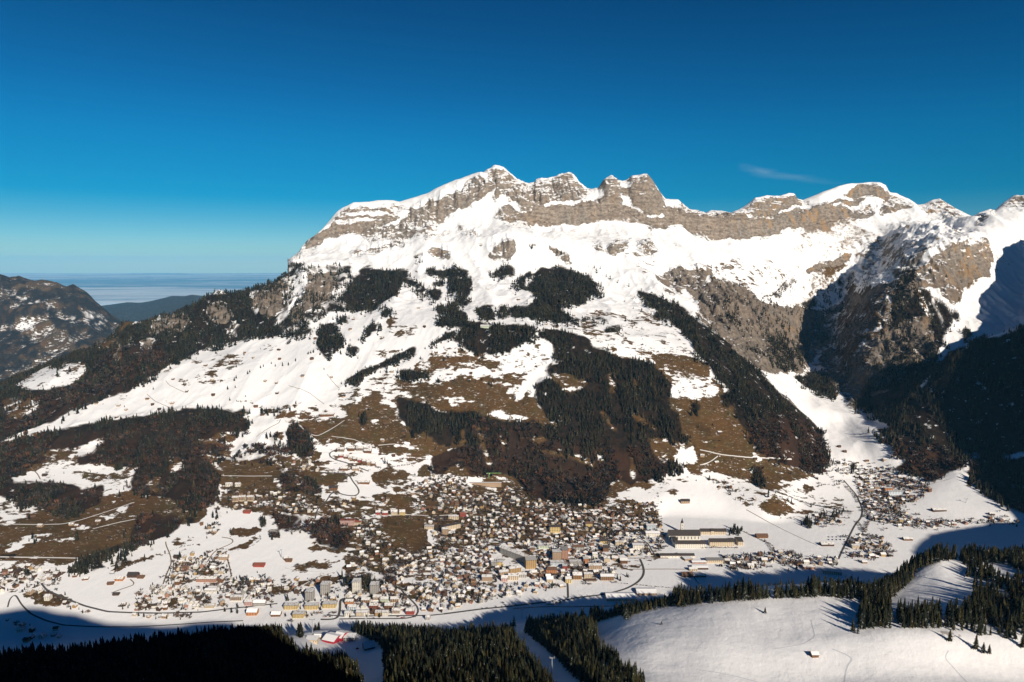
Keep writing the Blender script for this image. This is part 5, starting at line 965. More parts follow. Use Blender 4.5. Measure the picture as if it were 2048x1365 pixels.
road('path', 'A', [(1690, 795), (1800, 830), (1860, 875), (1900, 905)], 2, M_DIRT, 'thin path across the wide snowfield'); road('path', 'A', [(1500, 1095), (1560, 1050), (1640, 1010), (1640, 990)], 3, M_DIRT, 'winding dark lane on the snow terrace')
road('path', 'C', [(1560, 1250), (1640, 1300), (1700, 1346), (1790, 1420)], 5, M_TRACK, 'pale track up the side valley'); road('path', 'B', [(275, 1255), (300, 1290), (350, 1340)], 2, M_DIRT, 'thin zigzag line on the snowy alp')
road('stream', 'I', [(1290, 215), (1450, 205), (1640, 205), (1850, 200), (2048, 188), (2200, 180)], 5, M_WATER, 'dark mountain stream in the shade behind the tree line')
M_SKI = mat('packed_ski_track', (.60, .61, .63), .8, .1)
road('ski_track', 'H', [(780, 1420), (785, 1320), (800, 1270), (830, 1240), (790, 1215), (700, 1180)], 2.6, M_SKI, 'faint ski track curving down the open snow slope', .12)
road('ski_track', 'H', [(1500, 1420), (1420, 1340), (1370, 1285), (1320, 1230), (1350, 1190)], 1.8, M_SKI, 'zigzag ski track at the right of the open snow slope', .12)
road('ski_track', 'H', [(0, 1300), (100, 1315), (200, 1335), (330, 1370)], 2.4, M_SKI, 'straight ski track at the bottom left of the snow slope', .12)
road('ski_track', 'H', [(600, 1030), (612, 1080), (625, 1120), (560, 1160), (380, 1190)], 1.8, M_SKI, 'thin ski track below the rim trees', .12)
RP = np.array(ROADPTS)

# ------------------------------------------------------------------ buildings
def pl_mat(name, col, var=.25):
    m = mat(name, col, .85, .2); B = NB(m); g = B.n('ShaderNodeTexCoord'); n = B.noise(g.outputs['Object'], .35, 4, .6)
    B.put(B.b.inputs['Base Color'], B.mix(n, tuple(c*(1-var) for c in col), tuple(min(1, c*(1+var*.5)) for c in col))); return m
WALLC = {'cream': (.55, .45, .32), 'white': (.66, .62, .54), 'tan': (.38, .27, .18), 'brown wood': (.17, .085, .042), 'dark wood': (.075, .042, .026), 'yellow': (.56, .42, .19), 'ochre': (.40, .26, .12), 'orange': (.44, .20, .09),
         'pink': (.50, .32, .28), 'red': (.30, .06, .045), 'crimson': (.36, .025, .05), 'grey': (.36, .34, .31), 'pale green': (.50, .55, .42), 'terracotta': (.36, .20, .14), 'pale blue': (.48, .53, .56)}
WM = {k: pl_mat('wall_'+k.replace(' ', '_'), v) for k, v in WALLC.items()}
def snowroof():
    m = mat('roof_snow', (.80, .80, .81), .9, .1); B = NB(m); g = B.n('ShaderNodeNewGeometry'); n = B.noise(g.outputs['Position'], 1/4, 4, .6)
    B.put(B.b.inputs['Base Color'], B.mix(B.ss(.50, .66, n), (.70, .69, .67), (.26, .20, .155))); return m
RM = {'snow': snowroof(), 'clean snow': mat('roof_clean_snow', (.84, .83, .82), .9, .1), 'dark': pl_mat('roof_slate', (.055, .045, .042)), 'brown': pl_mat('roof_brown', (.15, .085, .055)), 'rust': pl_mat('roof_rust', (.24, .075, .05)), 'grey': pl_mat('roof_grey', (.30, .29, .28))}
M_EAVE = mat('roof_eave_wood', (.09, .05, .03), .9, .05); M_GLASS = mat('window_glass', (.035, .04, .05), .25, .4); M_CHIM = pl_mat('chimney_plaster', (.40, .36, .32)); M_BALC = pl_mat('balcony_wood', (.16, .075, .035))
def body_geo(w, d, h, rh):
    x, y = w/2, d/2
    V = [(-x, -y, -4), (x, -y, -4), (x, y, -4), (-x, y, -4), (-x, -y, h), (x, -y, h), (x, y, h), (-x, y, h)]
    F = [(0, 1, 5, 4), (1, 2, 6, 5), (2, 3, 7, 6), (3, 0, 4, 7)]
    if rh > 0: V += [(-x, 0, h+rh), (x, 0, h+rh)]; F += [(5, 6, 9), (7, 4, 8)]
    else: F += [(4, 5, 6, 7)]
    return V, F
def roof_geo(w, d, h, rh, ov=.9, th=.45, hip=0.0):
    x, y = w/2+ov*.8, d/2+ov
    if rh <= 0:
        V = [(a*x, b*y, z) for z in (h+.02, h+.55) for a, b in ((-1, -1), (1, -1), (1, 1), (-1, 1))]
        return V, [(0, 3, 2, 1), (0, 1, 5, 4), (1, 2, 6, 5), (2, 3, 7, 6), (3, 0, 4, 7), (4, 5, 6, 7)], [1, 1, 1, 1, 1, 0]
    e = h-rh*ov/(d/2); xr = x-hip*d/2
    V = []
    for dz in (0.04, th):
        V += [(-x, -y, e+dz), (x, -y, e+dz), (x, y, e+dz), (-x, y, e+dz), (-xr, 0, h+rh+dz), (xr, 0, h+rh+dz)]
    F = [(6, 7, 11, 10), (8, 9, 10, 11), (7, 8, 11), (9, 6, 10), (0, 4, 5, 1), (2, 5, 4, 3), (0, 1, 7, 6), (2, 3, 9, 8)]; mi = [0, 0, 0 if hip else 1, 0 if hip else 1, 1, 1, 1, 1]
    F += [(1, 2, 8, 7), (3, 0, 6, 9)] if hip else [(1, 5, 11, 7), (5, 2, 8, 11), (3, 4, 10, 9), (4, 0, 6, 10)]; mi += [1, 1] if hip else [1, 1, 1, 1]
    if not hip: F = F[:2]+F[4:]; mi = mi[:2]+mi[4:]
    return V, F, mi
def pymesh(name, V, F, mats, mi=None):
    me = bpy.data.meshes.new(name); me.from_pydata([tuple(v) for v in V], [], F)
    for m in mats: me.materials.append(m)
    if mi:
        for p, i in zip(me.polygons, mi): p.material_index = i
    me.update(); return me
def boxg(x0, x1, y0, y1, z0, z1):
    V = [(a, b, c) for c in (z0, z1) for a, b in ((x0, y0), (x1, y0), (x1, y1), (x0, y1))]
    return V, [(0, 3, 2, 1), (4, 5, 6, 7), (0, 1, 5, 4), (1, 2, 6, 5), (2, 3, 7, 6), (3, 0, 4, 7)]
_cache = {}
def cached(key, fn):
    if key not in _cache: _cache[key] = fn()
    return _cache[key]
def win_mesh(w, h): return cached(('win', w, h), lambda: pymesh('window', *boxg(-w/2, w/2, -.12, .08, 0, h), [M_GLASS]))
LAND = []     # landmarks for the labels of the small houses: (x, y, phrase)
OCC = []      # occupied circles
def building(name, cat, u, v, wpx, d, h, rh, wall, roof, label, rot=0.0, floors=2, cols=4, win=(1.5, 1.7), side=0, hip=0, group=None, chim=1, mark=None, wm=None, balc=0, x=None, at=None):
    g = at if at is not None else ground(u, v)
    if g is None: print('NO GROUND', label); return None
    w_ = wm if wm else wpx*(math.hypot(g.y, CAM_Z-g.z))/F_PX
    cy, cx = (g.y+d/2*abs(math.cos(rot)), g.x); z = min(float(hgt(cx, cy)), g.z+d*.25) if at is None else g.z
    if at is not None: cy = g.y
    e = bpy.data.objects.new(name, None); C.objects.link(e); e.location = (cx, cy, z); e.rotation_euler = (0, 0, rot); tag(e, label, cat, group)
    link('wall', pymesh('wall', *body_geo(w_, d, h, rh if not hip else 0), [WM[wall]]), e)
    V, F, mi = roof_geo(w_, d, h, rh, .9, .5, hip); link('roof', pymesh('roof', V, F, [RM[roof], M_EAVE], mi), e)
    fh = h/max(floors, 1); ww, wh = win
    for fl_ in range(floors):
        for c_ in range(cols):
            o = link('window', win_mesh(ww, wh), e); o.location = (-w_/2+w_*(c_+.5)/cols, -d/2, fl_*fh+fh*.35)
        for c_ in range(side):
            o = link('window', win_mesh(ww, wh), e); o.location = (w_/2, -d/2+d*(c_+.5)/side, fl_*fh+fh*.35); o.rotation_euler = (0, 0, math.pi/2)
        if balc and fl_:
            o = link('balcony', cached(('balc', round(w_, 1)), lambda: pymesh('balcony', *boxg(-w_*.46, w_*.46, -1.3, 0, 0, 1.0), [M_BALC])), e); o.location = (0, -d/2, fl_*fh-.1)
    for k in range(chim):
        o = link('chimney', cached('chim', lambda: pymesh('chimney', *boxg(-.6, .6, -.5, .5, -1.5, 1.6), [M_CHIM])), e); o.location = (w_*(.25-.5*k), 0, h+rh)
    OCC.append((cx, cy, max(w_, d)*.55)); LAND.append((cx, cy, mark or label)) if mark is not False else None
    return e
B_ = building
# monastery
B_('abbey_church', 'church', 1369, 1083, 60, 22, 17, 13, 'white', 'dark', 'great white abbey church under a long dark roof', floors=1, cols=9, win=(2.2, 8), chim=0, mark='the abbey church')
def tower(u, v):
    g = ground(u, v); e = bpy.data.objects.new('church_tower', None); C.objects.link(e); e.location = (g.x, g.y+18, g.z); tag(e, 'white clock tower with a dark onion dome behind the abbey church', 'tower')
    link('wall', pymesh('wall', *boxg(-3.6, 3.6, -3.6, 3.6, -3, 30), [WM['white']]), e)
    V = []; F = []; prof = [(3.9, 30), (4.1, 32), (3.4, 35), (1.7, 37.5), (1.9, 39), (1.2, 41), (.15, 46)]
    for rr, z in prof: V += [(rr*math.cos(a), rr*math.sin(a), z) for a in np.arange(8)*math.pi/4]
    for k in range(len(prof)-1): F += [(k*8+j, k*8+(j+1) % 8, (k+1)*8+(j+1) % 8, (k+1)*8+j) for j in range(8)]
    link('dome', pymesh('dome', V, F, [RM['dark']]), e)
    for z in (12, 22): o = link('window', win_mesh(1.6, 3.4), e); o.location = (0, -3.6, z)
tower(1366.6, 1070)
B_('abbey_wing', 'abbey', 1381, 1097, 58, 15, 13, 7, 'white', 'dark', 'white front wing of the abbey below the church, rows of windows, dark roof', floors=3, cols=14, side=3, mark='the front wing of the abbey')
B_('abbey_wing', 'abbey', 1352, 1094, 9, 46, 13, 5, 'white', 'dark', 'narrow shaded abbey wing joining church and front wing at the left', floors=3, cols=2, mark=False)
B_('abbey_wing', 'abbey', 1444, 1093, 47, 16, 13, 7, 'cream', 'dark', 'cream abbey wing with a small central gable, right of the front wing', floors=3, cols=13, side=3, mark='the cream abbey wing')
B_('abbey_wing', 'abbey', 1481, 1092, 10, 34, 12, 6, 'cream', 'dark', 'small cream end pavilion, rightmost part of the abbey', floors=3, cols=3, side=4)
B_('school', 'school', 1427, 1070, 49, 15, 10, 6, 'cream', 'dark', 'long cream school building behind the abbey beside the square wood', floors=3, cols=14, mark='the long cream school')
B_('school_gable', 'school', 1425, 1070.5, 6, 15, 12, 5, 'cream', 'dark', 'small central gable bay on the long cream school', floors=1, cols=1, mark=False)
B_('walled_building', 'building', 1355, 1116, 65, 13, 6, 4, 'white', 'dark', 'long low white building with a dark dormered roof at the edge of the abbey yard', floors=1, cols=10, mark='the long low white building')
B_('mansion', 'house', 1277, 1100, 21, 16, 13, 0, 'white', 'clean snow', 'square white mansion with a snowy flat roof above the cemetery terraces', floors=3, cols=4, side=3, mark='the square white mansion')
B_('barn', 'barn', 1525, 1077, 22, 16, 6, 5, 'brown wood', 'brown', 'brown roofed barn alone on the snow right of the abbey', floors=1, cols=3)
B_('barn', 'barn', 1375, 1155, 20, 16, 5, 6, 'dark wood', 'brown', 'dark roofed farm barn in the snowy field below the abbey', floors=1, cols=2)
B_('farmhouse', 'farm', 1400, 1155, 23, 12, 4, 3, 'brown wood', 'snow', 'low snow roofed farmhouse right of the dark barn', floors=1, cols=5)
B_('farm_shed', 'shed', 1399, 1128, 27, 14, 4, 2, 'terracotta', 'clean snow', 'long snow roofed shed in the farm below the abbey', floors=1, cols=3)
B_('farm_shed', 'shed', 1401, 1140, 30, 18, 5, 2.5, 'dark wood', 'clean snow', 'widest snow roofed shed of the farm below the abbey', floors=1, cols=2)
B_('farmhouse', 'farm', 1387, 1143, 15, 12, 6, 3, 'cream', 'snow', 'small cream farmhouse at the left front of the farm', floors=2, cols=4)
B_('hall', 'hall', 1431, 1127, 33, 18, 8, 0, 'cream', 'grey', 'flat cream hall with vertical stripes right of the farm sheds', floors=1, cols=9, win=(1, 5))
B_('farm_shed', 'shed', 1374, 1122, 16, 45, 5, 0, 'tan', 'clean snow', 'long flat snowy shed at the left of the farm', floors=1, cols=2, rot=.25, mark=False)
# halls on the valley floor
B_('sports_hall', 'hall', 1242, 1203, 54, 34, 6, 5, 'cream', 'clean snow', 'larger long hall with a smooth snow roof by the valley road', floors=1, cols=10, mark='the larger snow roofed hall')
B_('sports_hall', 'hall', 1294, 1191, 37, 30, 5, 4, 'tan', 'clean snow', 'smaller snow roofed hall right of the larger one', floors=1, cols=9, mark='the smaller snow roofed hall')
B_('shed', 'shed', 1101, 1210, 15, 8, 3, 2, 'tan', 'clean snow', 'left one of two low snow roofed sheds by the valley road', floors=1, cols=2, chim=0)
B_('shed', 'shed', 1116, 1207, 14, 8, 3.4, 2, 'tan', 'snow', 'right one of two low snow roofed sheds by the valley road', floors=1, cols=2, chim=0)
B_('shed', 'shed', 1182, 1165, 21, 12, 4, 0, 'grey', 'brown', 'flat dark roofed shed at the village edge above the open field', floors=1, cols=2, chim=0)
# hotels in the village centre
B_('hotel', 'hotel', 1114, 1123, 17, 18, 25, 0, 'tan', 'snow', 'left block of the tall tan hotel in the village centre', floors=8, cols=6, win=(1.6, 1.4), side=0, mark='the tall tan hotel')
B_('hotel', 'hotel', 1130, 1121, 12, 26, 28, 0, 'terracotta', 'grey', 'right reddish block of the tall tan hotel', floors=8, cols=4, win=(1.4, 1.3), mark=False)
B_('hotel_annex', 'hotel', 1114, 1132, 25, 14, 9, 0, 'pale blue', 'snow', 'low grey annex in front of the tall tan hotel', floors=3, cols=9)
B_('hotel', 'hotel', 1026, 1120, 20, 92, 19, 4, 'grey', 'snow', 'very long grey hotel block running diagonally through the village', rot=0, wm=92, x=1, floors=6, cols=20, win=(1.7, 1.5), at=None, mark='the long grey hotel') if False else None
g_ = ground(1027, 1122)
e_ = building('hotel', 'hotel', 0, 0, 0, 15, 19, 4, 'grey', 'snow', 'very long grey hotel block running diagonally through the village', rot=math.radians(-42), floors=6, cols=16, win=(2.2, 1.5), at=Vector((g_.x, g_.y+20, g_.z)), wm=88, mark='the long grey hotel')
g_ = ground(1061, 1139)
building('hotel', 'hotel', 0, 0, 0, 24, 24, 5, 'ochre', 'grey', 'ochre tower block at the near end of the long grey hotel', rot=math.radians(10), floors=7, cols=5, win=(2, 1.4), side=4, at=Vector((g_.x, g_.y+14, g_.z)), wm=28, mark='the ochre tower block')
B_('hotel', 'hotel', 1110, 1066, 20, 15, 17, 4, 'yellow', 'dark', 'bright yellow hotel with tall window strips above the centre', floors=2, cols=6, win=(1.3, 6), mark='the bright yellow hotel', chim=2)
B_('guesthouse', 'hotel', 1178, 1054, 13, 12, 9, 4, 'yellow', 'brown', 'small yellow guesthouse with a brown roof in the upper village', floors=2, cols=5, mark='the small yellow guesthouse')
B_('hotel', 'hotel', 1303, 1060, 18, 16, 12, 0, 'pale blue', 'clean snow', 'upper pale block of the white hotel left of the abbey', floors=3, cols=6)
B_('hotel', 'hotel', 1306, 1073, 27, 18, 9, 3, 'white', 'clean snow', 'white hotel with a snowy roof left of the abbey church', floors=2, cols=8, mark='the white hotel')
B_('guesthouse', 'hotel', 1103, 1147, 21, 16, 9, 5, 'orange', 'brown', 'orange guesthouse with a brown hipped roof near the station', floors=3, cols=6, hip=.8, mark='the orange guesthouse')
B_('apartment_house', 'apartments', 1130, 1141, 9, 14, 11, 0, 'red', 'snow', 'narrow red apartment house right of the orange guesthouse', floors=4, cols=2)
B_('apartment_house', 'apartments', 1172, 1127, 9, 14, 12, 0, 'orange', 'snow', 'narrow orange block between the grey roofs right of the tall hotel', floors=4, cols=2)
B_('apartment_house', 'apartments', 1215, 1162, 25, 18, 11, 3, 'tan', 'clean snow', 'tan balconied apartment house at the right village edge above the field', floors=4, cols=6, balc=1, mark='the tan balconied apartment house')
B_('apartment_house', 'apartments', 1191, 1139, 25, 16, 10, 3, 'tan', 'snow', 'tan apartment block with a red shop end near the post office', floors=3, cols=7, mark='the tan block')
B_('apartment_house', 'apartments', 1151, 1130, 22, 14, 8, 0, 'grey', 'snow', 'grey flat roofed block right of the tall tan hotel', floors=3, cols=8)
B_('apartment_house', 'apartments', 1248, 1128, 14, 14, 9, 4, 'brown wood', 'snow', 'balconied brown chalet hotel where the road meets the village', floors=3, cols=4, balc=1)
B_('villa', 'house', 1190, 1118, 9, 12, 14, 2, 'white', 'clean snow', 'pale white tower like villa in the centre', floors=3, cols=2)
B_('villa', 'house', 1214, 1125, 11, 12, 11, 3, 'cream', 'snow', 'cream villa right of the pale tower like villa', floors=3, cols=3)
B_('villa', 'house', 1212, 1104, 11, 12, 11, 6, 'brown wood', 'dark', 'dark brown gabled house left of the curving street', floors=3, cols=3)
B_('guesthouse', 'hotel', 1208, 1088, 16, 14, 8, 5, 'yellow', 'dark', 'yellow gabled guesthouse left of the square white mansion', floors=2, cols=5)
B_('hotel', 'hotel', 1239, 1092, 15, 14, 11, 2, 'cream', 'snow', 'cream hotel just left of the square white mansion', floors=3, cols=5)
B_('hotel', 'hotel', 1087, 1098, 22, 14, 8, 0, 'pale green', 'snow', 'pale green flat roofed block above the tall tan hotel', floors=3, cols=7)
B_('hotel', 'hotel', 1094, 1113, 11, 12, 8, 3, 'pink', 'snow', 'pink guesthouse left of the tall tan hotel', floors=3, cols=3)
B_('hotel', 'hotel', 1157, 1101, 22, 14, 9, 4, 'grey', 'brown', 'grey brown roofed hotel behind the tall tan hotel', floors=3, cols=7)
B_('hotel', 'hotel', 1137, 1104, 10, 12, 11, 2, 'orange', 'snow', 'small orange hotel wing just behind the tall tan hotel', floors=3, cols=3)
B_('apartment_house', 'apartments', 1029, 1146, 23, 15, 12, 3, 'ochre', 'snow', 'ochre block with snowy roof below the long grey hotel', floors=4, cols=7, rot=.35)
B_('apartment_house', 'apartments', 1007, 1152, 18, 15, 10, 3, 'tan', 'snow', 'tan block left of the ochre block below the long grey hotel', floors=3, cols=5, rot=.3)
B_('apartment_house', 'apartments', 1000, 1133, 10, 14, 11, 0, 'yellow', 'snow', 'yellow sided block left of the long grey hotel', floors=3, cols=2)
B_('apartment_house', 'apartments', 989, 1132, 13, 12, 9, 0, 'grey', 'snow', 'grey block touching the yellow sided block', floors=3, cols=5)
B_('apartment_house', 'apartments', 974, 1163, 19, 15, 11, 3, 'tan', 'snow', 'tan three storey block at the left end of the station row', floors=4, cols=5)
B_('apartment_house', 'apartments', 1027, 1161, 19, 15, 11, 4, 'cream', 'snow', 'cream gabled block in the station row', floors=4, cols=5)
B_('apartment_house', 'apartments', 1009, 1164, 12, 13, 9, 5, 'pink', 'snow', 'pinkish house between the blocks of the station row', floors=3, cols=3)
B_('apartment_house', 'apartments', 1045, 1156, 15, 13, 8, 3, 'grey', 'snow', 'grey white block right of the cream gabled block', floors=3, cols=4)
B_('apartment_house', 'apartments', 1100, 1166, 12, 14, 9, 5, 'cream', 'clean snow', 'cream gabled house below the orange guesthouse', floors=3, cols=3)
B_('apartment_house', 'apartments', 1137, 1167, 11, 14, 11, 4, 'yellow', 'snow', 'slim yellow house left of the flat dark roofed shed', floors=4, cols=3)
B_('apartment_house', 'apartments', 1155, 1160, 17, 15, 12, 5, 'ochre', 'snow', 'ochre gabled block with balconies above the open field', floors=4, cols=5, balc=1)
B_('apartment_house', 'apartments', 1177, 1157, 16, 13, 11, 2, 'cream', 'snow', 'cream block behind the flat dark roofed shed', floors=4, cols=5)
# upper village
B_('hotel', 'hotel', 694, 1051, 28, 14, 13, 0, 'pink', 'rust', 'pink grand hotel with rows of windows on the western slope', floors=5, cols=11, win=(1.5, 1.5), mark='the pink grand hotel')
B_('hotel_annex', 'hotel', 715, 1051, 12, 12, 8, 3, 'cream', 'rust', 'cream annex right of the pink grand hotel', floors=3, cols=4)
B_('twin_house', 'house', 788, 1031, 12, 12, 9, 5, 'cream', 'snow', 'left one of two large cream twin houses above the brown meadow', floors=3, cols=3, mark='the cream twin houses')
B_('twin_house', 'house', 804, 1031, 11, 12, 9, 5, 'yellow', 'snow', 'right one of two large cream twin houses above the brown meadow', floors=3, cols=3, mark=False)
B_('gable_house', 'house', 756, 1030, 9, 10, 7, 4, 'red', 'snow', 'left one of two red gabled houses above the brown meadow', floors=2, cols=2)
B_('gable_house', 'house', 770, 1031, 10, 10, 7, 4, 'red', 'snow', 'right one of two red gabled houses above the brown meadow', floors=2, cols=2)
B_('hotel', 'hotel', 903, 1059, 34, 13, 12, 3, 'cream', 'dark', 'long cream hotel with a dark roof in the upper village', rot=.5, floors=4, cols=10, mark='the long cream hotel')
B_('hotel', 'hotel', 890, 1070, 12, 14, 16, 3, 'tan', 'snow', 'tan end block of the long cream hotel', floors=5, cols=4)
B_('apartment_house', 'apartments', 858, 1059, 18, 12, 8, 0, 'cream', 'snow', 'cream block at the top right corner of the brown meadow', floors=3, cols=5)
B_('apartment_house', 'apartments', 907, 1039, 19, 12, 8, 2, 'cream', 'snow', 'cream balcony block above the long cream hotel', floors=3, cols=5)
B_('gable_house', 'house', 926, 1034, 12, 12, 6, 5, 'red', 'rust', 'rust red gabled house right of the cream balcony block', floors=2, cols=3)
for k, (uu, vv) in enumerate([(470, 999), (484, 998), (500, 998)]):
    B_('apartment_house', 'apartments', uu, vv+5, 12, 12, 12, 3, 'cream', 'snow', ['left', 'middle', 'right'][k]+' one of three cream terrace blocks on the western slope', floors=4, cols=4, balc=1, mark='the three terrace blocks' if k == 1 else False)
B_('villa', 'house', 457, 974, 12, 11, 8, 3, 'white', 'snow', 'white house alone above the three terrace blocks, left one', floors=3, cols=3)
B_('villa', 'house', 475, 974, 10, 11, 7, 3, 'white', 'snow', 'white house above the three terrace blocks, right one', floors=3, cols=3)
B_('barn', 'barn', 493, 1028, 13, 12, 5, 4, 'red', 'rust', 'red barn on the small snowfield below the terrace blocks', floors=1, cols=2)
for k, (uu, vv) in enumerate([(681, 901), (702, 899), (719, 899), (735, 903)]):
    B_('chalet', 'chalet', uu, vv+4, 14, 14, 7, 5, 'brown wood' if k % 2 else 'grey', 'snow', ['first', 'second', 'third', 'fourth'][k]+' from the left of four big chalets in the top row on the slope', floors=3, cols=4, balc=1)
for k in range(8):
    B_('chalet', 'chalet', 682+k*9.2, 916+k*2.3, 7, 11, 6, 4, ['red', 'brown wood', 'tan', 'brown wood'][k % 4], 'snow', ['first', 'second', 'third', 'fourth', 'fifth', 'sixth', 'seventh', 'eighth'][k]+' from the left in the tight row of small chalets below the four big ones', floors=2, cols=2, mark='the tight chalet row' if k == 4 else False)
B_('chalet', 'chalet', 688, 942, 14, 12, 6, 5, 'brown wood', 'snow', 'single chalet left of the road bend above the hairpin', floors=2, cols=3); B_('chalet', 'chalet', 711, 942, 13, 12, 6, 5, 'tan', 'snow', 'tan chalet right of the road bend above the hairpin', floors=2, cols=3)
B_('chalet', 'chalet', 727, 969, 22, 12, 5, 4, 'brown wood', 'snow', 'long low brown chalet right of the hairpin loop', floors=1, cols=5); B_('chalet', 'chalet', 667, 981, 14, 12, 7, 5, 'brown wood', 'dark', 'dark roofed chalet inside the hairpin bend', floors=2, cols=3)
# western apartment quarter
TB = 'snow'
for k, (uu, vv, wp, hh) in enumerate([(618, 1203, 14, 22), (649, 1192, 15, 27), (712, 1186, 14, 27), (748, 1190, 15, 24)]):
    B_('apartment_tower', 'apartments', uu, vv, wp, 20, hh, 0, 'grey' if k != 2 else 'white', TB, ['first', 'second', 'third', 'fourth'][k]+' from the left of four pale high apartment towers', floors=8, cols=4, win=(2.6, 1.3), mark=f'the {["first", "second", "third", "fourth"][k]} apartment tower')
for k, (uu, vv, wp) in enumerate([(581, 1220, 25), (622, 1220, 24), (658, 1217, 24), (596, 1237, 20)]):
    B_('apartment_block', 'apartments', uu, vv, wp, 15, 10, 0, 'yellow', 'snow', ['left one of the row of three yellow apartment blocks', 'middle one of the row of three yellow apartment blocks', 'right one of the row of three yellow apartment blocks', 'yellow apartment block in front of the row of three'][k], floors=4, cols=8, win=(1.8, 1.4), mark=['the left yellow block', 'the middle yellow block', 'the right yellow block', 'the front yellow block'][k])
for k, (uu, vv) in enumerate([(695, 1234), (718, 1233), (731, 1233), (756, 1233), (770, 1233)]):
    B_('terrace_house', 'house', uu, vv, 11, 13, 9, 2, ['white', 'cream', 'white', 'ochre', 'white'][k], 'snow', ['first', 'second', 'third', 'fourth', 'fifth'][k]+' from the left of the five terrace houses nearest the forest', floors=3, cols=3, mark='the five terrace houses' if k == 2 else False)
for k, (uu, vv, c_) in enumerate([(698, 1211, 'orange'), (731, 1208, 'tan'), (703, 1222, 'pale blue'), (747, 1219, 'red'), (777, 1219, 'brown wood'), (792, 1229, 'white'), (820, 1230, 'red'), (754, 1202, 'white'), (768, 1206, 'pale green'), (789, 1206, 'cream')]):
    B_('terrace_house', 'house', uu, vv, 15, 13, 9, 3, c_, 'snow', f'{c_} gabled terrace house '+['behind the first of the front five', 'below the wide dark street', 'left of the orange one', 'with an orange gable, centre of the quarter', 'right of the orange gabled one', 'above the fifth front house', 'at the right end with balconies', 'below the fourth tower', 'just right of the white one below the fourth tower', 'with a pointed gable farther right'][k], floors=3, cols=4, balc=k % 2)
# gondola station on its clearing
B_('gondola_station', 'station', 661, 1287, 25, 30, 9, 4, 'crimson', 'clean snow', 'crimson gondola station, left hall with a snow roof', rot=-.35, floors=0, mark=False, chim=0); B_('gondola_station', 'station', 679, 1283, 17, 26, 11, 4, 'crimson', 'clean snow', 'crimson gondola station, right hall with a snow roof', rot=-.35, floors=0, mark=False, chim=0)
B_('glass_station', 'station', 698, 1283, 20, 18, 9, 0, 'grey', 'clean snow', 'grey glazed hall right of the crimson gondola station', floors=2, cols=5, win=(2.5, 2.5), mark=False); B_('service_building', 'building', 622, 1283, 22, 16, 6, 0, 'cream', 'clean snow', 'cream flat building left of the crimson gondola station', floors=1, cols=5, mark=False)
B_('shed', 'shed', 634, 1276, 13, 12, 4, 3, 'brown wood', 'clean snow', 'small brown shed behind the cream flat building', floors=1, cols=2, mark=False, chim=0); B_('chalet', 'chalet', 736, 1300, 20, 17, 6, 8, 'brown wood', 'clean snow', 'big brown chalet with a steep snow roof on the clearing', rot=.4, floors=2, cols=4, mark=False, balc=1)
# hillside hamlet and its surroundings
B_('school', 'school', 412, 1165, 38, 14, 8, 4, 'terracotta', 'snow', 'long terracotta building in the middle of the hillside hamlet', floors=2, cols=10, mark='the long terracotta building')
B_('barn', 'barn', 517, 1135, 20, 14, 5, 4, 'red', 'rust', 'red roofed barn alone on the snowfield right of the hamlet', floors=1, cols=2); B_('barn', 'barn', 577, 1125, 11, 10, 5, 3, 'brown wood', 'brown', 'small brown barn on the snowfield by the pylon', floors=1, cols=1)
B_('barn', 'barn', 264, 1156, 19, 14, 5, 6, 'dark wood', 'dark', 'black roofed barn on the left snowfield', floors=1, cols=3); B_('barn', 'barn', 280, 1158, 12, 10, 4, 3, 'brown wood', 'brown', 'low brown annex touching the black roofed barn', floors=1, cols=2)
B_('chalet', 'chalet', 237, 1163, 15, 12, 5, 4, 'orange', 'snow', 'orange farmhouse left of the black roofed barn', floors=2, cols=3); B_('house', 'house', 446, 1121, 16, 13, 8, 4, 'tan', 'snow', 'tan gabled house at the top right corner of the hamlet', floors=2, cols=4, mark='the tan gabled house')
B_('terrace_house', 'house', 420, 1186, 21, 12, 6, 2, 'white', 'clean snow', 'long white house with a row of dormers in the hamlet', floors=2, cols=8, mark='the long white house'); B_('apartment_house', 'apartments', 472, 1203, 22, 14, 10, 2, 'white', 'snow', 'white balconied block at the right foot of the hamlet', floors=4, cols=6, balc=1, mark='the white balconied block')
B_('apartment_house', 'apartments', 498, 1212, 17, 13, 9, 3, 'pink', 'snow', 'pink house left of the grey striped building', floors=3, cols=5); B_('apartment_house', 'apartments', 518, 1213, 22, 13, 8, 4, 'grey', 'clean snow', 'grey building with a row of arched windows by the roadside', floors=2, cols=9, mark='the arched grey building')
B_('chalet', 'chalet', 503, 1232, 19, 15, 8, 5, 'orange', 'clean snow', 'large orange and white gabled chalet below the road', floors=3, cols=4, mark='the large orange gabled chalet'); B_('chalet', 'chalet', 551, 1234, 17, 13, 5, 4, 'brown wood', 'clean snow', 'brown chalet with a wide snow roof right of the large orange one', floors=2, cols=4)
B_('house', 'house', 418, 1217, 18, 11, 6, 2, 'cream', 'snow', 'cream house with a long wall of windows by the lower road', floors=2, cols=8)
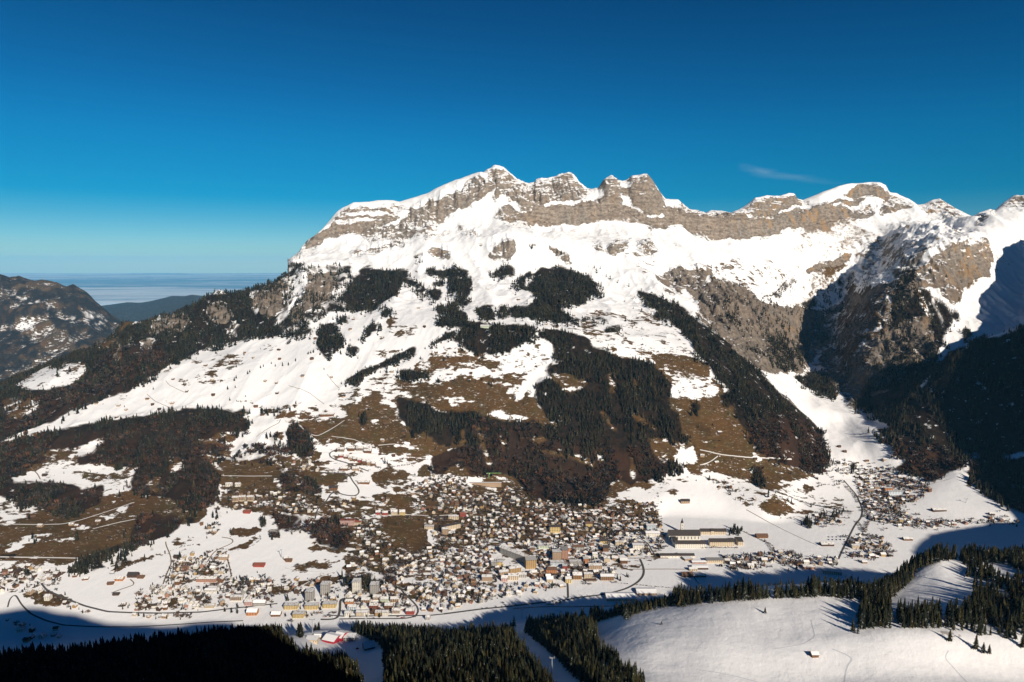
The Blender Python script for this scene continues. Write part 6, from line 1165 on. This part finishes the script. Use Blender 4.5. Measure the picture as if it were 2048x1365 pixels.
# eastern village and side valley
B_('school', 'school', 1666, 1150, 34, 16, 8, 0, 'pale green', 'snow', 'pale green school block at the forest edge in the eastern village', floors=3, cols=9, rot=-.25, mark='the pale green school'); B_('hall', 'hall', 1619, 1139, 22, 16, 6, 3, 'terracotta', 'snow', 'reddish hall with a snowy roof left of the pale green school', floors=1, cols=5, mark='the reddish hall')
B_('farm_barn', 'barn', 1656, 1093, 24, 16, 5, 4, 'dark wood', 'snow', 'snow roofed farm barn beside the parked vehicles', floors=1, cols=4); B_('barn', 'barn', 1880, 1024, 26, 14, 5, 4, 'dark wood', 'snow', 'long dark barn on the snow at the foot of the snow cone', floors=1, cols=3)
B_('barn', 'barn', 1985, 1031, 10, 8, 4, 3, 'dark wood', 'snow', 'small hut at the right foot of the snow cone'); B_('barn', 'barn', 1817, 1082, 17, 12, 5, 4, 'brown wood', 'snow', 'farm barn at the border of the valley shade'); B_('barn', 'barn', 1730, 1128, 9, 10, 5, 2, 'tan', 'clean snow', 'little snow roofed barn right of the village street end')
for k, (uu, vv, wp, hh, c_) in enumerate([(1792, 989, 28, 9, 'pale blue'), (1778, 982, 16, 9, 'orange'), (1742, 985, 11, 9, 'tan'), (1755, 979, 10, 8, 'tan'), (1803, 1046, 7, 10, 'yellow'), (1712, 1098, 14, 9, 'cream')]):
    B_('apartment_block', 'apartments', uu, vv, wp, 13, hh, 0 if k < 4 else 2, c_, 'snow', ['wide pale flat roofed block in the upper eastern village', 'orange block left of the wide pale one', 'tan block in the upper left of the eastern village', 'second tan block right of its twin', 'slim yellow house in the lower eastern village', 'cream block by the straight road'][k], floors=3, cols=5, mark=['the wide pale block', 'the orange block', 'the tan blocks', False, 'the slim yellow house', 'the cream block by the straight road'][k])
B_('barn', 'barn', 1371, 1008, 17, 12, 6, 5, 'tan', 'dark', 'tan barn with a dark roof alone on the snow hill'); B_('mountain_restaurant', 'restaurant', 972, 657, 22, 14, 7, 4, 'pale green', 'snow', 'mountain restaurant in the gap of the upper wood', floors=2, cols=6, mark=False)
B_('house', 'house', 654, 834, 27, 14, 6, 4, 'brown wood', 'snow', 'wide farmhouse where snow meets the brown upper meadow', floors=2, cols=6, mark=False)
B_('hut', 'hut', 1631, 1316, 12, 8, 3.2, 2.2, 'brown wood', 'clean snow', 'lone wooden hut half buried on the wide snow slope', floors=1, cols=1, mark=False, chim=0)
B_('retaining_wall', 'wall', 971, 973, 62, 6, 11, 0, 'tan', 'clean snow', 'pale terraced retaining wall of a building site below the wood', floors=0, chim=0, mark='the pale retaining wall')
# ---- scattered barns and huts on the slopes
BARNS = [('A', [(1550, 775), (1617, 785), (1635, 645), (1090, 835), (1240, 767), (1305, 585), (1825, 645), (1770, 745), (1245, 856), (1495, 924), (735, 942), (890, 912), (1005, 905), (1725, 922), (1535, 972), (690, 918), (560, 905), (860, 880), (680, 985),
                (1620, 845), (930, 940), (1200, 682), (1010, 762), (1940, 752), (2010, 864), (1430, 610), (1480, 636), (1630, 590), (1380, 548)]),
         ('B', [(812, 872), (410, 998), (430, 937), (1397, 822), (185, 1170), (205, 1052), (915, 1134), (675, 1214), (132, 1272), (1118, 1257), (1440, 1260), (1250, 1242), (655, 1247), (1025, 1132), (845, 982), (1480, 1072), (1720, 916)]),
         ('C', [(767, 1083), (270, 967), (775, 977), (820, 1131), (490, 960)]), ('H', [(755, 97), (785, 124), (700, 120), (905, 175), (1000, 170), (90, 185), (300, 165)]),
         ('P', [(545, 455), (945, 1082), (490, 1085), (880, 1065), (1210, 1030), (400, 970)]), ('F', [(460, 85), (620, 40), (750, 100), (680, 270), (790, 270), (600, 160), (110, 110)]), ('E', [(385, 820), (440, 835), (570, 860), (600, 915), (140, 770), (75, 875), (1485, 730)]), ('X', [(1000, 770), (930, 760), (1120, 905), (1405, 915), (1440, 868), (1510, 1000)])]
NB_ = 0
BW = ['brown wood', 'dark wood', 'tan', 'brown wood']
PHR = {'A': 'on the wide western alp', 'B': 'on the upper snow pastures', 'C': 'on the sunny terrace under the cirque', 'H': 'near the mouth of the side valley', 'P': 'on the brown meadow at the left edge', 'F': 'on the brown slope above the village', 'E': 'on the slopes at the lower left', 'X': 'on the patchy middle slope'}
ORD = ['first', 'second', 'third', 'fourth', 'fifth', 'sixth', 'seventh', 'eighth', 'ninth', 'tenth', 'eleventh', 'twelfth', 'thirteenth', 'fourteenth', 'fifteenth', 'sixteenth', 'seventeenth', 'eighteenth', 'nineteenth', 'twentieth',
       'twenty-first', 'twenty-second', 'twenty-third', 'twenty-fourth', 'twenty-fifth', 'twenty-sixth', 'twenty-seventh', 'twenty-eighth', 'twenty-ninth', 'thirtieth']
for vw, pts in BARNS:
    pts = sorted(pts)
    for i, pnt in enumerate(pts):
        (uu, vv), = cv(vw, [pnt]); w_ = random.choice(BW); rf = random.choice(['snow', 'snow', 'brown', 'dark'])
        B_('alpine_hut', 'hut', uu, vv, 1, random.uniform(8, 11), random.uniform(3, 5), random.uniform(2.5, 3.5), w_, rf, f'{w_} hut, {ORD[i]} from the left {PHR[vw]}', rot=random.uniform(-.4, .4), floors=1, cols=2, wm=random.uniform(9, 15), chim=0, mark=False, group='huts and barns scattered on the slopes')
# ---- the small houses of the village
TOWN = blank(0)
t = lambda v, p, d=1.0: fill(TOWN, v, p, d)
t('X', [(820, 975), (870, 950), (930, 958), (1000, 972), (1060, 998), (1150, 1014), (1230, 1014), (1300, 1005), (1322, 1040), (1328, 1100), (1300, 1115), (1260, 1115), (1250, 1150), (1190, 1172), (1100, 1182), (1000, 1196), (900, 1222), (860, 1238), (700, 1240), (690, 1190),
        (690, 1140), (760, 1132), (850, 1100), (860, 1040), (830, 1010)])
t('X', [(690, 1145), (560, 1160), (565, 1235), (700, 1238)], .25); t('L', [(0, 1020), (700, 970), (1100, 1010), (1170, 1000), (1170, 1180), (1000, 1190), (960, 1130), (700, 1110), (0, 1180)], 0); t('L', [(0, 1110), (500, 1050), (960, 1060), (960, 1100), (700, 1120), (200, 1180), (0, 1190)], .9)
t('L', [(1480, 780), (1900, 750), (2048, 1300), (1200, 1180), (1180, 1020), (1480, 1010)], 0); t('L', [(1200, 700), (1560, 660), (1560, 800), (1480, 840), (1200, 800)], .5)
t('K', [(640, 350), (1190, 370), (1200, 500), (1320, 540), (1320, 680), (1200, 720), (900, 700), (760, 560)], 0); t('K', [(560, 60), (1130, 110), (960, 230), (600, 110)], 0); t('K', [(1590, 230), (1500, 150), (1500, 260)], 0)
t('L', [(160, 600), (300, 600), (340, 660), (160, 660)], 0); t('L', [(640, 490), (720, 490), (720, 550), (640, 550)], 0)
t('K', [(350, 460), (620, 440), (700, 640), (860, 760), (1040, 880), (840, 1040), (180, 1030), (340, 850), (330, 700)], .7); t('K', [(0, 1040), (840, 1040), (840, 1180), (160, 1230)], .12)
t('K', [(60, 150), (330, 120), (380, 220), (100, 250), (0, 330), (0, 200)], .6); t('K', [(640, 110), (860, 140), (860, 170), (640, 170)], .6)
t('N', [(1480, 120), (2048, 0), (2048, 640), (1800, 640), (1480, 300)], 1); t('N', [(1590, 190), (1950, 180), (1950, 240), (1620, 300)], 0)
t('O', [(600, 330), (700, 290), (1220, 260), (1260, 540), (1740, 560), (1740, 860), (1400, 900), (850, 920), (160, 930), (180, 700), (490, 640), (530, 480)], 1); t('O', [(700, 620), (870, 600), (870, 670), (700, 670)], 0); t('O', [(0, 940), (750, 970), (850, 1010), (560, 1020), (240, 1010), (0, 960)], .85); t('O', [(0, 840), (170, 850), (150, 930), (0, 930)], .8)
t('E', [(1150, 440), (1480, 360), (1650, 420), (1650, 480), (1500, 490), (1380, 470), (1150, 460)], .8); t('E', [(1500, 200), (1660, 210), (1660, 270), (1520, 270)], .6); t('E', [(1150, 320), (1440, 380), (1440, 440), (1150, 440)], .4)
t('E', [(0, 770), (180, 760), (330, 800), (270, 870), (380, 950), (480, 1000), (480, 1030), (300, 960), (100, 900), (0, 900)], .5); t('E', [(50, 1060), (330, 1085), (330, 1160), (90, 1160)], .5); t('E', [(1040, 540), (1130, 540), (1150, 600), (1080, 610)], .6)
t('H', [(840, 220), (1040, 200), (1100, 260), (1230, 290), (1250, 320), (1170, 390), (1070, 410), (1130, 470), (1170, 530), (1000, 520), (880, 470), (880, 400), (850, 330)], 1); t('H', [(1160, 490), (1380, 490), (1380, 530), (1180, 530)], .9); t('H', [(1380, 480), (1752, 480), (1752, 510), (1400, 510)], .5)
t('H', [(800, 590), (870, 570), (1010, 590), (1050, 680), (960, 700), (780, 700)], .95); t('H', [(600, 450), (780, 460), (780, 500), (620, 520)], .5); t('H', [(100, 690), (500, 660), (560, 690), (750, 700), (750, 730), (560, 730), (260, 760), (100, 750)], .95)
t('H', [(60, 260), (130, 290), (240, 350), (200, 370), (90, 320)], .35); t('H', [(740, 160), (860, 180), (840, 250), (700, 230)], .4); t('H', [(600, 200), (760, 250), (800, 330), (640, 300)], .2); t('H', [(1580, 380), (1752, 430), (1752, 460), (1620, 410)], .5)
TOWNs = blur(TOWN, 1)
HS = []
def try_house(x, y, cell):
    return True
cell = 19.0
X, Y = [], []
for y0, y1, cl in ((1400, 1900, 18.5), (1900, 2150, 17.0), (2150, 2900, 16.5)):
    a, b = scatter(y0, y1, cl); X.append(a); Y.append(b)
X = np.concatenate(X); Y = np.concatenate(Y); Z = hgt(X, Y); u, v = project(X, Y, Z)
ok = (rng.random(len(X)) < look(TOWNs, u, v)*.86) & (u > -30) & (u < 2080) & visible(X, Y, Z+6, 2) & ((v < 1262) | ((u < 330) & (Y > 1370)))
X, Y, Z, u, v = (q_[ok] for q_ in (X, Y, Z, u, v))
oc = np.array(OCC); keep = np.ones(len(X), bool)
for i in range(len(X)):
    if (np.hypot(oc[:, 0]-X[i], oc[:, 1]-Y[i]) < oc[:, 2]+8).any() or (np.hypot(RP[:, 0]-X[i], RP[:, 1]-Y[i]) < 9).any(): keep[i] = False
    elif keep[:i].any() and (np.hypot(X[:i][keep[:i]]-X[i], Y[:i][keep[:i]]-Y[i]) < 12.5).any(): keep[i] = False
X, Y, Z, u, v = (q_[keep] for q_ in (X, Y, Z, u, v))
print('HOUSES', len(X))
SHAPES = [(12, 10, 5.5, 3.4), (14, 11, 6.5, 3.8), (11, 10, 7.5, 3.6), (16, 12, 7.5, 4.2), (13, 12, 9.5, 3.6), (10, 9, 4.5, 3.4)]
HWALL = ['cream', 'white', 'tan', 'brown wood', 'dark wood', 'cream', 'brown wood', 'grey', 'tan', 'white', 'ochre', 'dark wood', 'terracotta']; HROOF = ['snow', 'snow', 'snow', 'brown', 'brown', 'dark', 'clean snow']
apph = 1/np.hypot(Y, CAM_Z-Z); order = np.argsort(-apph); indiv = set(order[:290].tolist())
lx = np.array([(a, b) for a, b, _ in LAND]); used = {}
rows = []
for i in range(len(X)):
    sh = SHAPES[rng.choice(len(SHAPES), p=[.22, .24, .16, .14, .12, .12])]; wl_ = HWALL[rng.integers(len(HWALL))]; rf = HROOF[rng.integers(len(HROOF))] if v[i] < 1110 or rng.random() < .4 else 'snow'
    rz = (math.pi/2 if rng.random() < .55 else 0)+rng.normal(0, .25)+.12*math.sin(X[i]/150); sc = rng.uniform(.74, 1.08)*(.92 if v[i] > 1120 else .78)
    rows.append((sh, wl_, rf, rz, sc))
# labels: nearest landmark, side, rank
DIRS = lambda dx, dy: ('left of' if dx < 0 else 'right of') if abs(dx) > abs(dy) else ('above' if dy > 0 else 'below')
info = {}
for i in indiv:
    d = np.hypot(lx[:, 0]-X[i], lx[:, 1]-Y[i]); j = int(d.argmin()); info.setdefault((rows[i][1], DIRS(X[i]-lx[j, 0], Y[i]-lx[j, 1]), j), []).append((d[j], i))
HL = {}
RK = ['nearest', 'second nearest', 'third nearest', 'fourth nearest', 'fifth nearest', 'sixth nearest', 'seventh nearest', 'eighth nearest', 'ninth nearest', 'tenth nearest', 'eleventh nearest', 'twelfth nearest']
def short(p):
    p = p.split(' with ')[0].split(',')[0]
    return p if p.startswith('the ') else 'the '+p
for (wl_, dr, j), L in info.items():
    for k, (dd, i) in enumerate(sorted(L)):
        rf = rows[i][2]; rfn = 'snowy' if 'snow' in rf else rf
        ph = short(LAND[j][2]).split(' '); ph = ' '.join(ph[:6])
        HL[i] = f'{wl_} house with {rfn} roof, {RK[min(k, 11)]} such {dr} {ph}'; HL[i] = ' '.join(HL[i].replace(' house with ', ' house, ').split(' ')[:16])
for i in sorted(indiv):
    (w_, d_, h_, r_), wl_, rf, rz, sc = rows[i]
    e = bpy.data.objects.new('house', None); C.objects.link(e); e.location = (X[i], Y[i], Z[i]+.2); e.rotation_euler = (0, 0, rz); e.scale = (sc, sc, sc); tag(e, HL[i], 'house', 'small houses of the village')
    link('wall', cached(('b', w_, d_, h_, wl_), lambda: pymesh('wall', *body_geo(w_, d_, h_, r_), [WM[wl_]])), e)
    def mk():
        V, F, mi = roof_geo(w_, d_, h_, r_, 1.1, .5); return pymesh('roof', V, F, [RM[rf], M_EAVE], mi)
    link('roof', cached(('r', w_, d_, h_, rf), mk), e)
    o = link('chimney', cached('chim2', lambda: pymesh('chimney', *boxg(-.5, .5, -.4, .4, -1, 1.3), [M_CHIM])), e); o.location = (w_*.22, d_*.12, h_+r_)
    gable = abs(math.sin(rz)) > .7
    nf_ = 2 if h_ < 7 else 3
    for fl_ in range(nf_):
        for c_ in (-.28, 0, .28) if nf_ == 2 else (-.25, .25):
            o = link('window', win_mesh(1.3, 1.3), e); z_ = .9+fl_*(h_/nf_)
            if gable:
                s_ = -1 if math.sin(rz) > 0 else 1; o.location = (s_*w_/2, c_*d_, z_); o.rotation_euler = (0, 0, math.pi/2)
            else: o.location = (c_*w_, -d_/2, z_)
    if wl_ in ('brown wood', 'cream', 'tan') and h_ > 6:
        o = link('balcony', cached(('hb', d_ if gable else w_), lambda: pymesh('balcony', *boxg(-.44*(d_ if gable else w_), .44*(d_ if gable else w_), -1.1, 0, 0, .9), [M_BALC])), e)
        if gable: s_ = -1 if math.sin(rz) > 0 else 1; o.location = (s_*w_/2, 0, h_*.45); o.rotation_euler = (0, 0, -math.pi/2 if s_ < 0 else math.pi/2)
        else: o.location = (0, -d_/2, h_*.45)
# the farther small houses as one mass
vs, cs, fs = [], [], []; off = 0; Vb, Cb, Fq, Ft = [], [], [], []
for i in range(len(X)):
    if i in indiv: continue
    (w_, d_, h_, r_), wl_, rf, rz, sc = rows[i]; c, s_ = math.cos(rz), math.sin(rz)
    def add(V, F, cols):
        global off
        for f_, cl in zip(F, cols):
            for q_ in f_:
                x_, y_, z_ = V[q_]; Vb.append((X[i]+(x_*c-y_*s_)*sc, Y[i]+(x_*s_+y_*c)*sc, Z[i]+.2+z_*sc)); Cb.append((*cl, 1))
            if len(f_) == 4: Ft.append((off, off+1, off+2)); Ft.append((off, off+2, off+3))
            else: Ft.append((off, off+1, off+2))
            off += len(f_)
    wc = np.array(WALLC[wl_])*rng.uniform(.6, 1.05); V, F = body_geo(w_, d_, h_, r_); add(V, F, [wc]*len(F))
    rv_ = rng.uniform(.50, .80); rc = {'snow': (rv_, rv_*.96, rv_*.92), 'clean snow': (.76, .76, .76), 'brown': (.15, .085, .055), 'dark': (.055, .045, .042)}[rf]; V, F, mi = roof_geo(w_, d_, h_, r_, 1.1, .5); add(V, F, [rc if m_ == 0 else (.09, .05, .03) for m_ in mi])
    for fl_ in range(2):
        for c_ in (-.27, .27):
            z_ = 1+fl_*h_*.5
            if abs(s_) > .7: sg = -1 if s_ > 0 else 1; V, F = boxg(sg*w_/2-.1, sg*w_/2+.1, c_*d_-.7, c_*d_+.7, z_, z_+1.4)
            else: V, F = boxg(c_*w_-.7, c_*w_+.7, -d_/2-.1, -d_/2+.1, z_, z_+1.4)
            add(V, F, [(.04, .045, .05)]*6)
if Vb:
    M_H = mat('distant_house_paint', rough=.85); Bq = NB(M_H); aq = Bq.n('ShaderNodeAttribute', attribute_name='tint'); Bq.put(Bq.b.inputs['Base Color'], aq.outputs['Color'])
    tag(link('distant_houses', mesh_from('distant_houses', Vb, np.array(Ft).ravel(), 3, M_H, {'tint': ('POINT', Cb)})), 'closely packed small houses farther up the village slope', 'houses', kind='stuff')
# ---- garden trees and shrubs between the houses
GT = []
for y0, y1, cl in ((1400, 2900, 7.0),):
    a, b = scatter(y0, y1, cl); z_ = hgt(a, b); uu, vv = project(a, b, z_); tw = np.clip(look(TOWNs, uu, vv)+.35*look(blur(TOWN, 7), uu, vv), 0, 1)
    pr = tw*.66*smooth(.25, .5, fbm(a, b, 50, 3, 180))+.014*(look(SNWs, uu, vv) < .8)
    k = (rng.random(len(a)) < pr) & visible(a, b, z_+5, 2) & (vv < 1255) & (uu > -20) & (uu < 2070)
    near_h = np.zeros(len(a), bool); idx = np.nonzero(k)[0]
    for i in idx:
        if (np.hypot(X-a[i], Y-b[i]) < 8.5).any() or (np.hypot(RP[:, 0]-a[i], RP[:, 1]-b[i]) < 6).any() or (np.hypot(oc[:, 0]-a[i], oc[:, 1]-b[i]) < oc[:, 2]+3).any(): near_h[i] = True
    k &= ~near_h
    GT.append(np.stack([a, b, z_, rng.uniform(5, 13, len(a)), rng.random(len(a)) < .6], 1)[k])
# hedges and tree rows along the field lanes
def row(view, pts, step, h, bare=1):
    P = cv(view, pts); G = [ground(*p) for p in P]
    for g0, g1 in zip(G[:-1], G[1:]):
        if g0 is None or g1 is None: continue
        n = max(1, int((g1-g0).length/step))
        for i in range(n):
            t_ = (i+random.random()*.4)/n; x_ = g0.x+(g1.x-g0.x)*t_; y_2 = g0.y+(g1.y-g0.y)*t_; GT.append(np.array([[x_, y_2, float(hgt(x_, y_2)), h*random.uniform(.7, 1.2), bare]]))
row('L', [(1440, 1020), (1560, 1040), (1660, 1050)], 7, 4); row('L', [(1740, 1055), (1900, 1075), (2048, 1085), (2300, 1110)], 7, 4); row('L', [(0, 1320), (300, 1285), (600, 1250)], 14, 4); row('L', [(1500, 865), (1620, 862), (1760, 858)], 10, 5)
row('M', [(870, 190), (1000, 260), (1150, 320), (1210, 360)], 9, 5); row('O', [(490, 620), (540, 480), (590, 380)], 6, 4); row('O', [(1270, 540), (1250, 430), (1210, 290)], 6, 4); row('O', [(570, 245), (700, 200), (860, 170)], 6, 4); row('O', [(100, 420), (300, 340), (490, 270)], 7, 5)
row('O', [(1100, 230), (1300, 225), (1500, 190), (1600, 120), (1590, 60)], 7, 5); row('H', [(250, 380), (400, 420), (620, 510), (800, 520)], 14, 6); row('H', [(380, 330), (560, 395), (720, 430), (830, 450)], 6, 8); row('M', [(500, 380), (620, 375), (860, 380)], 9, 8); row('M', [(1130, 310), (1210, 420)], 7, 7)
row('H', [(850, 500), (890, 560), (910, 500)], 8, 9); row('H', [(780, 300), (830, 350), (860, 400)], 7, 8); row('F', [(930, 290), (800, 330), (640, 350)], 8, 7); row('C', [(510, 620), (620, 690), (760, 760)], 30, 6, 0); row('D', [(330, 880), (480, 750), (540, 690)], 12, 12, 0)
GT = np.concatenate(GT); TRs = TR; TR = GT; 
bb = GT[:, 4] > .5
forest_mesh('garden_conifers', ~bb, midp, SPF, 'small dark conifers in the gardens between the village houses', 1.15)
forest_mesh('garden_shrubs', bb, barem, [(.085, .055, .038), (.06, .042, .03), (.11, .07, .045), (.05, .04, .035)], 'leafless garden trees and hedges between the village houses', 1.5)
# tiny single trees on the pastures
PT = [('A', [(1450, 725, 16), (1462, 715, 14), (1372, 765, 18), (1383, 750, 15), (1333, 815, 18), (1345, 880, 16), (1377, 805, 12), (1525, 690, 14), (1542, 682, 12), (1588, 665, 12), (1612, 680, 13), (1655, 678, 14), (1688, 675, 14), (1730, 650, 12), (1383, 685, 14), (1480, 636, 9), (1630, 585, 9), (1695, 545, 15), (1870, 455, 15), (1885, 450, 14),
             (1805, 607, 12), (1835, 600, 14), (1875, 612, 12), (1920, 645, 10), (1995, 610, 16), (897, 815, 13), (728, 918, 10), (1075, 790, 11), (1410, 890, 10), (1385, 885, 9), (1437, 858, 9), (1245, 855, 8), (1497, 920, 10), (1428, 615, 12), (1525, 580, 8)]),
      ('B', [(165, 1135, 14), (180, 1130, 14), (197, 1120, 14), (233, 1140, 13), (355, 1130, 15), (283, 1170, 12), (403, 1090, 14), (410, 1055, 10), (460, 1055, 12), (475, 1065, 12), (541, 940, 14), (405, 930, 12), (433, 925, 11), (680, 980, 14), (847, 982, 10), (823, 1165, 16), (715, 1115, 14), (735, 745, 14), (50, 1195, 13), (15, 1195, 12), (92, 1170, 12), (626, 1170, 14), (500, 1215, 12),
             (1488, 1070, 14), (965, 1165, 12), (1250, 1295, 16), (1170, 1180, 12), (850, 1105, 12), (1880, 960, 14), (1895, 965, 14), (1020, 1300, 14), (1108, 1298, 16), (493, 980, 14), (258, 1225, 10)]),
      ('C', [(830, 990, 13), (775, 985, 11), (757, 945, 13), (730, 828, 12), (780, 870, 12), (855, 930, 10), (890, 950, 10), (650, 1050, 12), (668, 1055, 12), (700, 1010, 14), (720, 1030, 14), (1030, 500, 14), (843, 1110, 9)]),
      ('E', [(1360, 545, 14), (1372, 550, 16), (645, 600, 12), (1218, 845, 17), (1262, 845, 18), (1285, 840, 20), (785, 880, 14), (795, 870, 15), (840, 960, 13), (1170, 995, 12), (1205, 1000, 14), (1235, 1005, 15), (1235, 975, 14), (1495, 940, 22), (1325, 345, 14), (1190, 420, 18), (1200, 590, 18)]),
      ('L', [(1625, 960, 14), (1640, 965, 11), (170, 300, 20), (160, 290, 18), (735, 640, 16), (715, 640, 14), (455, 520, 14), (1300, 470, 12)]), ('K', [(720, 100, 15), (1780, 370, 20), (1860, 400, 18), (1915, 390, 18), (745, 420, 12), (845, 440, 14), (440, 700, 18), (455, 690, 16), (690, 730, 14)]), ('M', [(1092, 450, 15), (1480, 450, 12), (1430, 575, 17), (1118, 310, 12)])]
PL = {'A': 'single dark fir on the wide western alp', 'B': 'single dark fir on the upper snow pastures', 'C': 'single dark fir on the terrace under the cirque', 'E': 'dark fir among the lower left hamlets', 'L': 'dark fir standing in the village centre', 'K': 'dark fir standing in the upper village', 'M': 'dark fir near the eastern houses'}
midme = [mesh_from('fir_crown', *(lambda q_: (q_[0], q_[1].ravel()))(spruce_proto(6, 5, 900+i, .2)), 3, M_NEED[i % 3]) for i in range(5)]
for vw, L in PT:
    L = sorted(L)
    for k, (a, b, hh) in enumerate(L):
        (uu, vv), = cv(vw, [(a, b)]); g_ = ground(uu, vv+1)
        if g_ is None: continue
        e = bpy.data.objects.new('fir_tree', None); C.objects.link(e); e.location = (g_.x, g_.y, g_.z-.3); e.scale = (hh*1.15, hh*1.15, hh); e.rotation_euler = (0, 0, random.uniform(0, 6))
        tag(e, f'{PL[vw]}, {ORD[k] if k < 30 else "farthest right"} from the left' if k < 30 else f'{PL[vw]}, {["fourth", "third", "second", "last", "fifth"][k-30 if k-30 < 5 else 4]} towards the right end', 'tree', 'single firs on the open ground')
        link('trunk', trunkP, e); link('crown', midme[k % 5], e)
# ---- lift masts, a tower crane, a few parked vehicles
M_STEEL = mat('galvanised_steel', (.30, .31, .32), .5, .5); M_GREEN = mat('crane_green', (.16, .33, .10), .6, .4)
def mast(u, v, h, label, arm=5):
    g_ = ground(u, v); e = bpy.data.objects.new('cableway_mast', None); C.objects.link(e); e.location = g_; tag(e, label, 'mast')
    link('pole', pymesh('pole', [(a*.45*k, b*.45*k, z) for z, k in ((-1, 1.5), (h, .8)) for a, b in ((-1, -1), (1, -1), (1, 1), (-1, 1))], [(0, 1, 5, 4), (1, 2, 6, 5), (2, 3, 7, 6), (3, 0, 4, 7), (4, 5, 6, 7)], [M_STEEL]), e)
    link('crossarm', pymesh('crossarm', *boxg(-arm, arm, -.4, .4, h-1, h), [M_STEEL]), e)
    for s_ in (-1, 1): link('sheave', pymesh('sheave', *boxg(s_*arm-.5, s_*arm+.5, -2.2, 2.2, h, h+.7), [M_STEEL]), e)
mast(625, 1268, 30, 'tall thin cableway mast behind the gondola station clearing'); mast(1086, 731, 18, 'left lift mast on the snow spur between the woods'); mast(1093, 728, 16, 'right lift mast on the snow spur between the woods'); mast(563, 1116, 22, 'dark pylon on the snowfield right of the hamlet', 2)
mast(1932, 1006, 13, 'lift mast on the snow cone'); mast(393, 720-0, 10, 'small green lift mast at the forest edge', 2); mast(1044, 1236, 20, 'ski lift mast at the head of the narrow snow lane', 3); mast(1104, 1353, 26, 'tall lift mast in the wood beside the narrow snow lane', 3)
g_ = ground(978, 958)
e = bpy.data.objects.new('tower_crane', None); C.objects.link(e); e.location = g_; tag(e, 'green tower crane on the building site under the central wood', 'crane')
link('tower', pymesh('tower', *boxg(-1, 1, -1, 1, 0, 20), [M_GREEN]), e); link('jib', pymesh('jib', *boxg(-8, 42, -.8, .8, 19, 20.6), [M_GREEN]), e); link('counterweight', pymesh('counterweight', *boxg(-8.5, -5, -1.2, 1.2, 17, 19), [M_CHIM]), e); link('cabin', pymesh('cabin', *boxg(1, 3, -1, 1, 16, 18.6), [WM['white']]), e)
CW = [pl_mat('car_paint_'+n, c, .1) for n, c in (('black', (.02, .02, .022)), ('blue', (.03, .06, .16)), ('red', (.35, .03, .03)), ('white', (.7, .7, .7)), ('silver', (.35, .36, .37)))]; M_TYRE = mat('tyre_rubber', (.02, .02, .02), .9, .05)
def vehicle(u, v, ci, rz, label, L=4.6, h=1.5, group=None):
    g_ = ground(u, v)
    if g_ is None: return
    e = bpy.data.objects.new('parked_car', None); C.objects.link(e); e.location = (g_.x, g_.y, g_.z+.3); e.rotation_euler = (0, 0, rz); tag(e, label, 'car', group)
    prof = [(-L/2, .35), (L/2, .35), (L/2, .8), (L*.28, .95), (L*.14, h), (-L*.32, h), (-L*.46, .95), (-L/2, .9)]
    V = [(x_, s_*.9, z_) for s_ in (-1, 1) for x_, z_ in prof]; n = len(prof)
    link('body', cached(('car', ci, L, h), lambda: pymesh('body', V, [tuple(range(n))[::-1], tuple(range(n, 2*n))]+[(i, (i+1) % n, n+(i+1) % n, n+i) for i in range(n)], [CW[ci]])), e)
    for sx in (-1, 1):
        for sy in (-1, 1):
            o = link('wheel', cached('wheel', lambda: pymesh('wheel', [(.36*math.cos(a), y_3, .36*math.sin(a)) for y_3 in (-.12, .12) for a in np.arange(10)*math.pi/5], [tuple(range(10)), tuple(range(19, 9, -1))]+[(i, (i+1) % 10, 10+(i+1) % 10, 10+i) for i in range(10)], [M_TYRE])), e); o.location = (sx*L*.31, sy*.85, .36)
CN = ['black', 'dark blue', 'red', 'white', 'silver']
for k in range(10):
    vehicle(1300+(1745+(k % 5)*38)/4.876, 1020+(268+(k//5)*26)/4.876, k % 2, 1.2, f'{CN[k % 2]} vehicle, {ORD[k % 5]} from the left in the {["rear", "front"][k//5]} line beside the farm barn', 6.5, 2.4, 'vehicles parked beside the farm barn')
for k, (a, b) in enumerate([(1560, 680), (1590, 675), (1100, 688), (1200, 686), (560, 672), (590, 670), (640, 668), (690, 665)]): vehicle(560+a/6.4, 1130+b/6.4, (k*3+2) % 5, .1, f'{CN[(k*3+2) % 5]} car, {ORD[k]} of those parked along the street nearest the forest', group='cars along the lower street')
vehicle(715, 1299, 2, .2, 'red snow groomer parked left of the big chalet on the clearing', 6, 2.8)
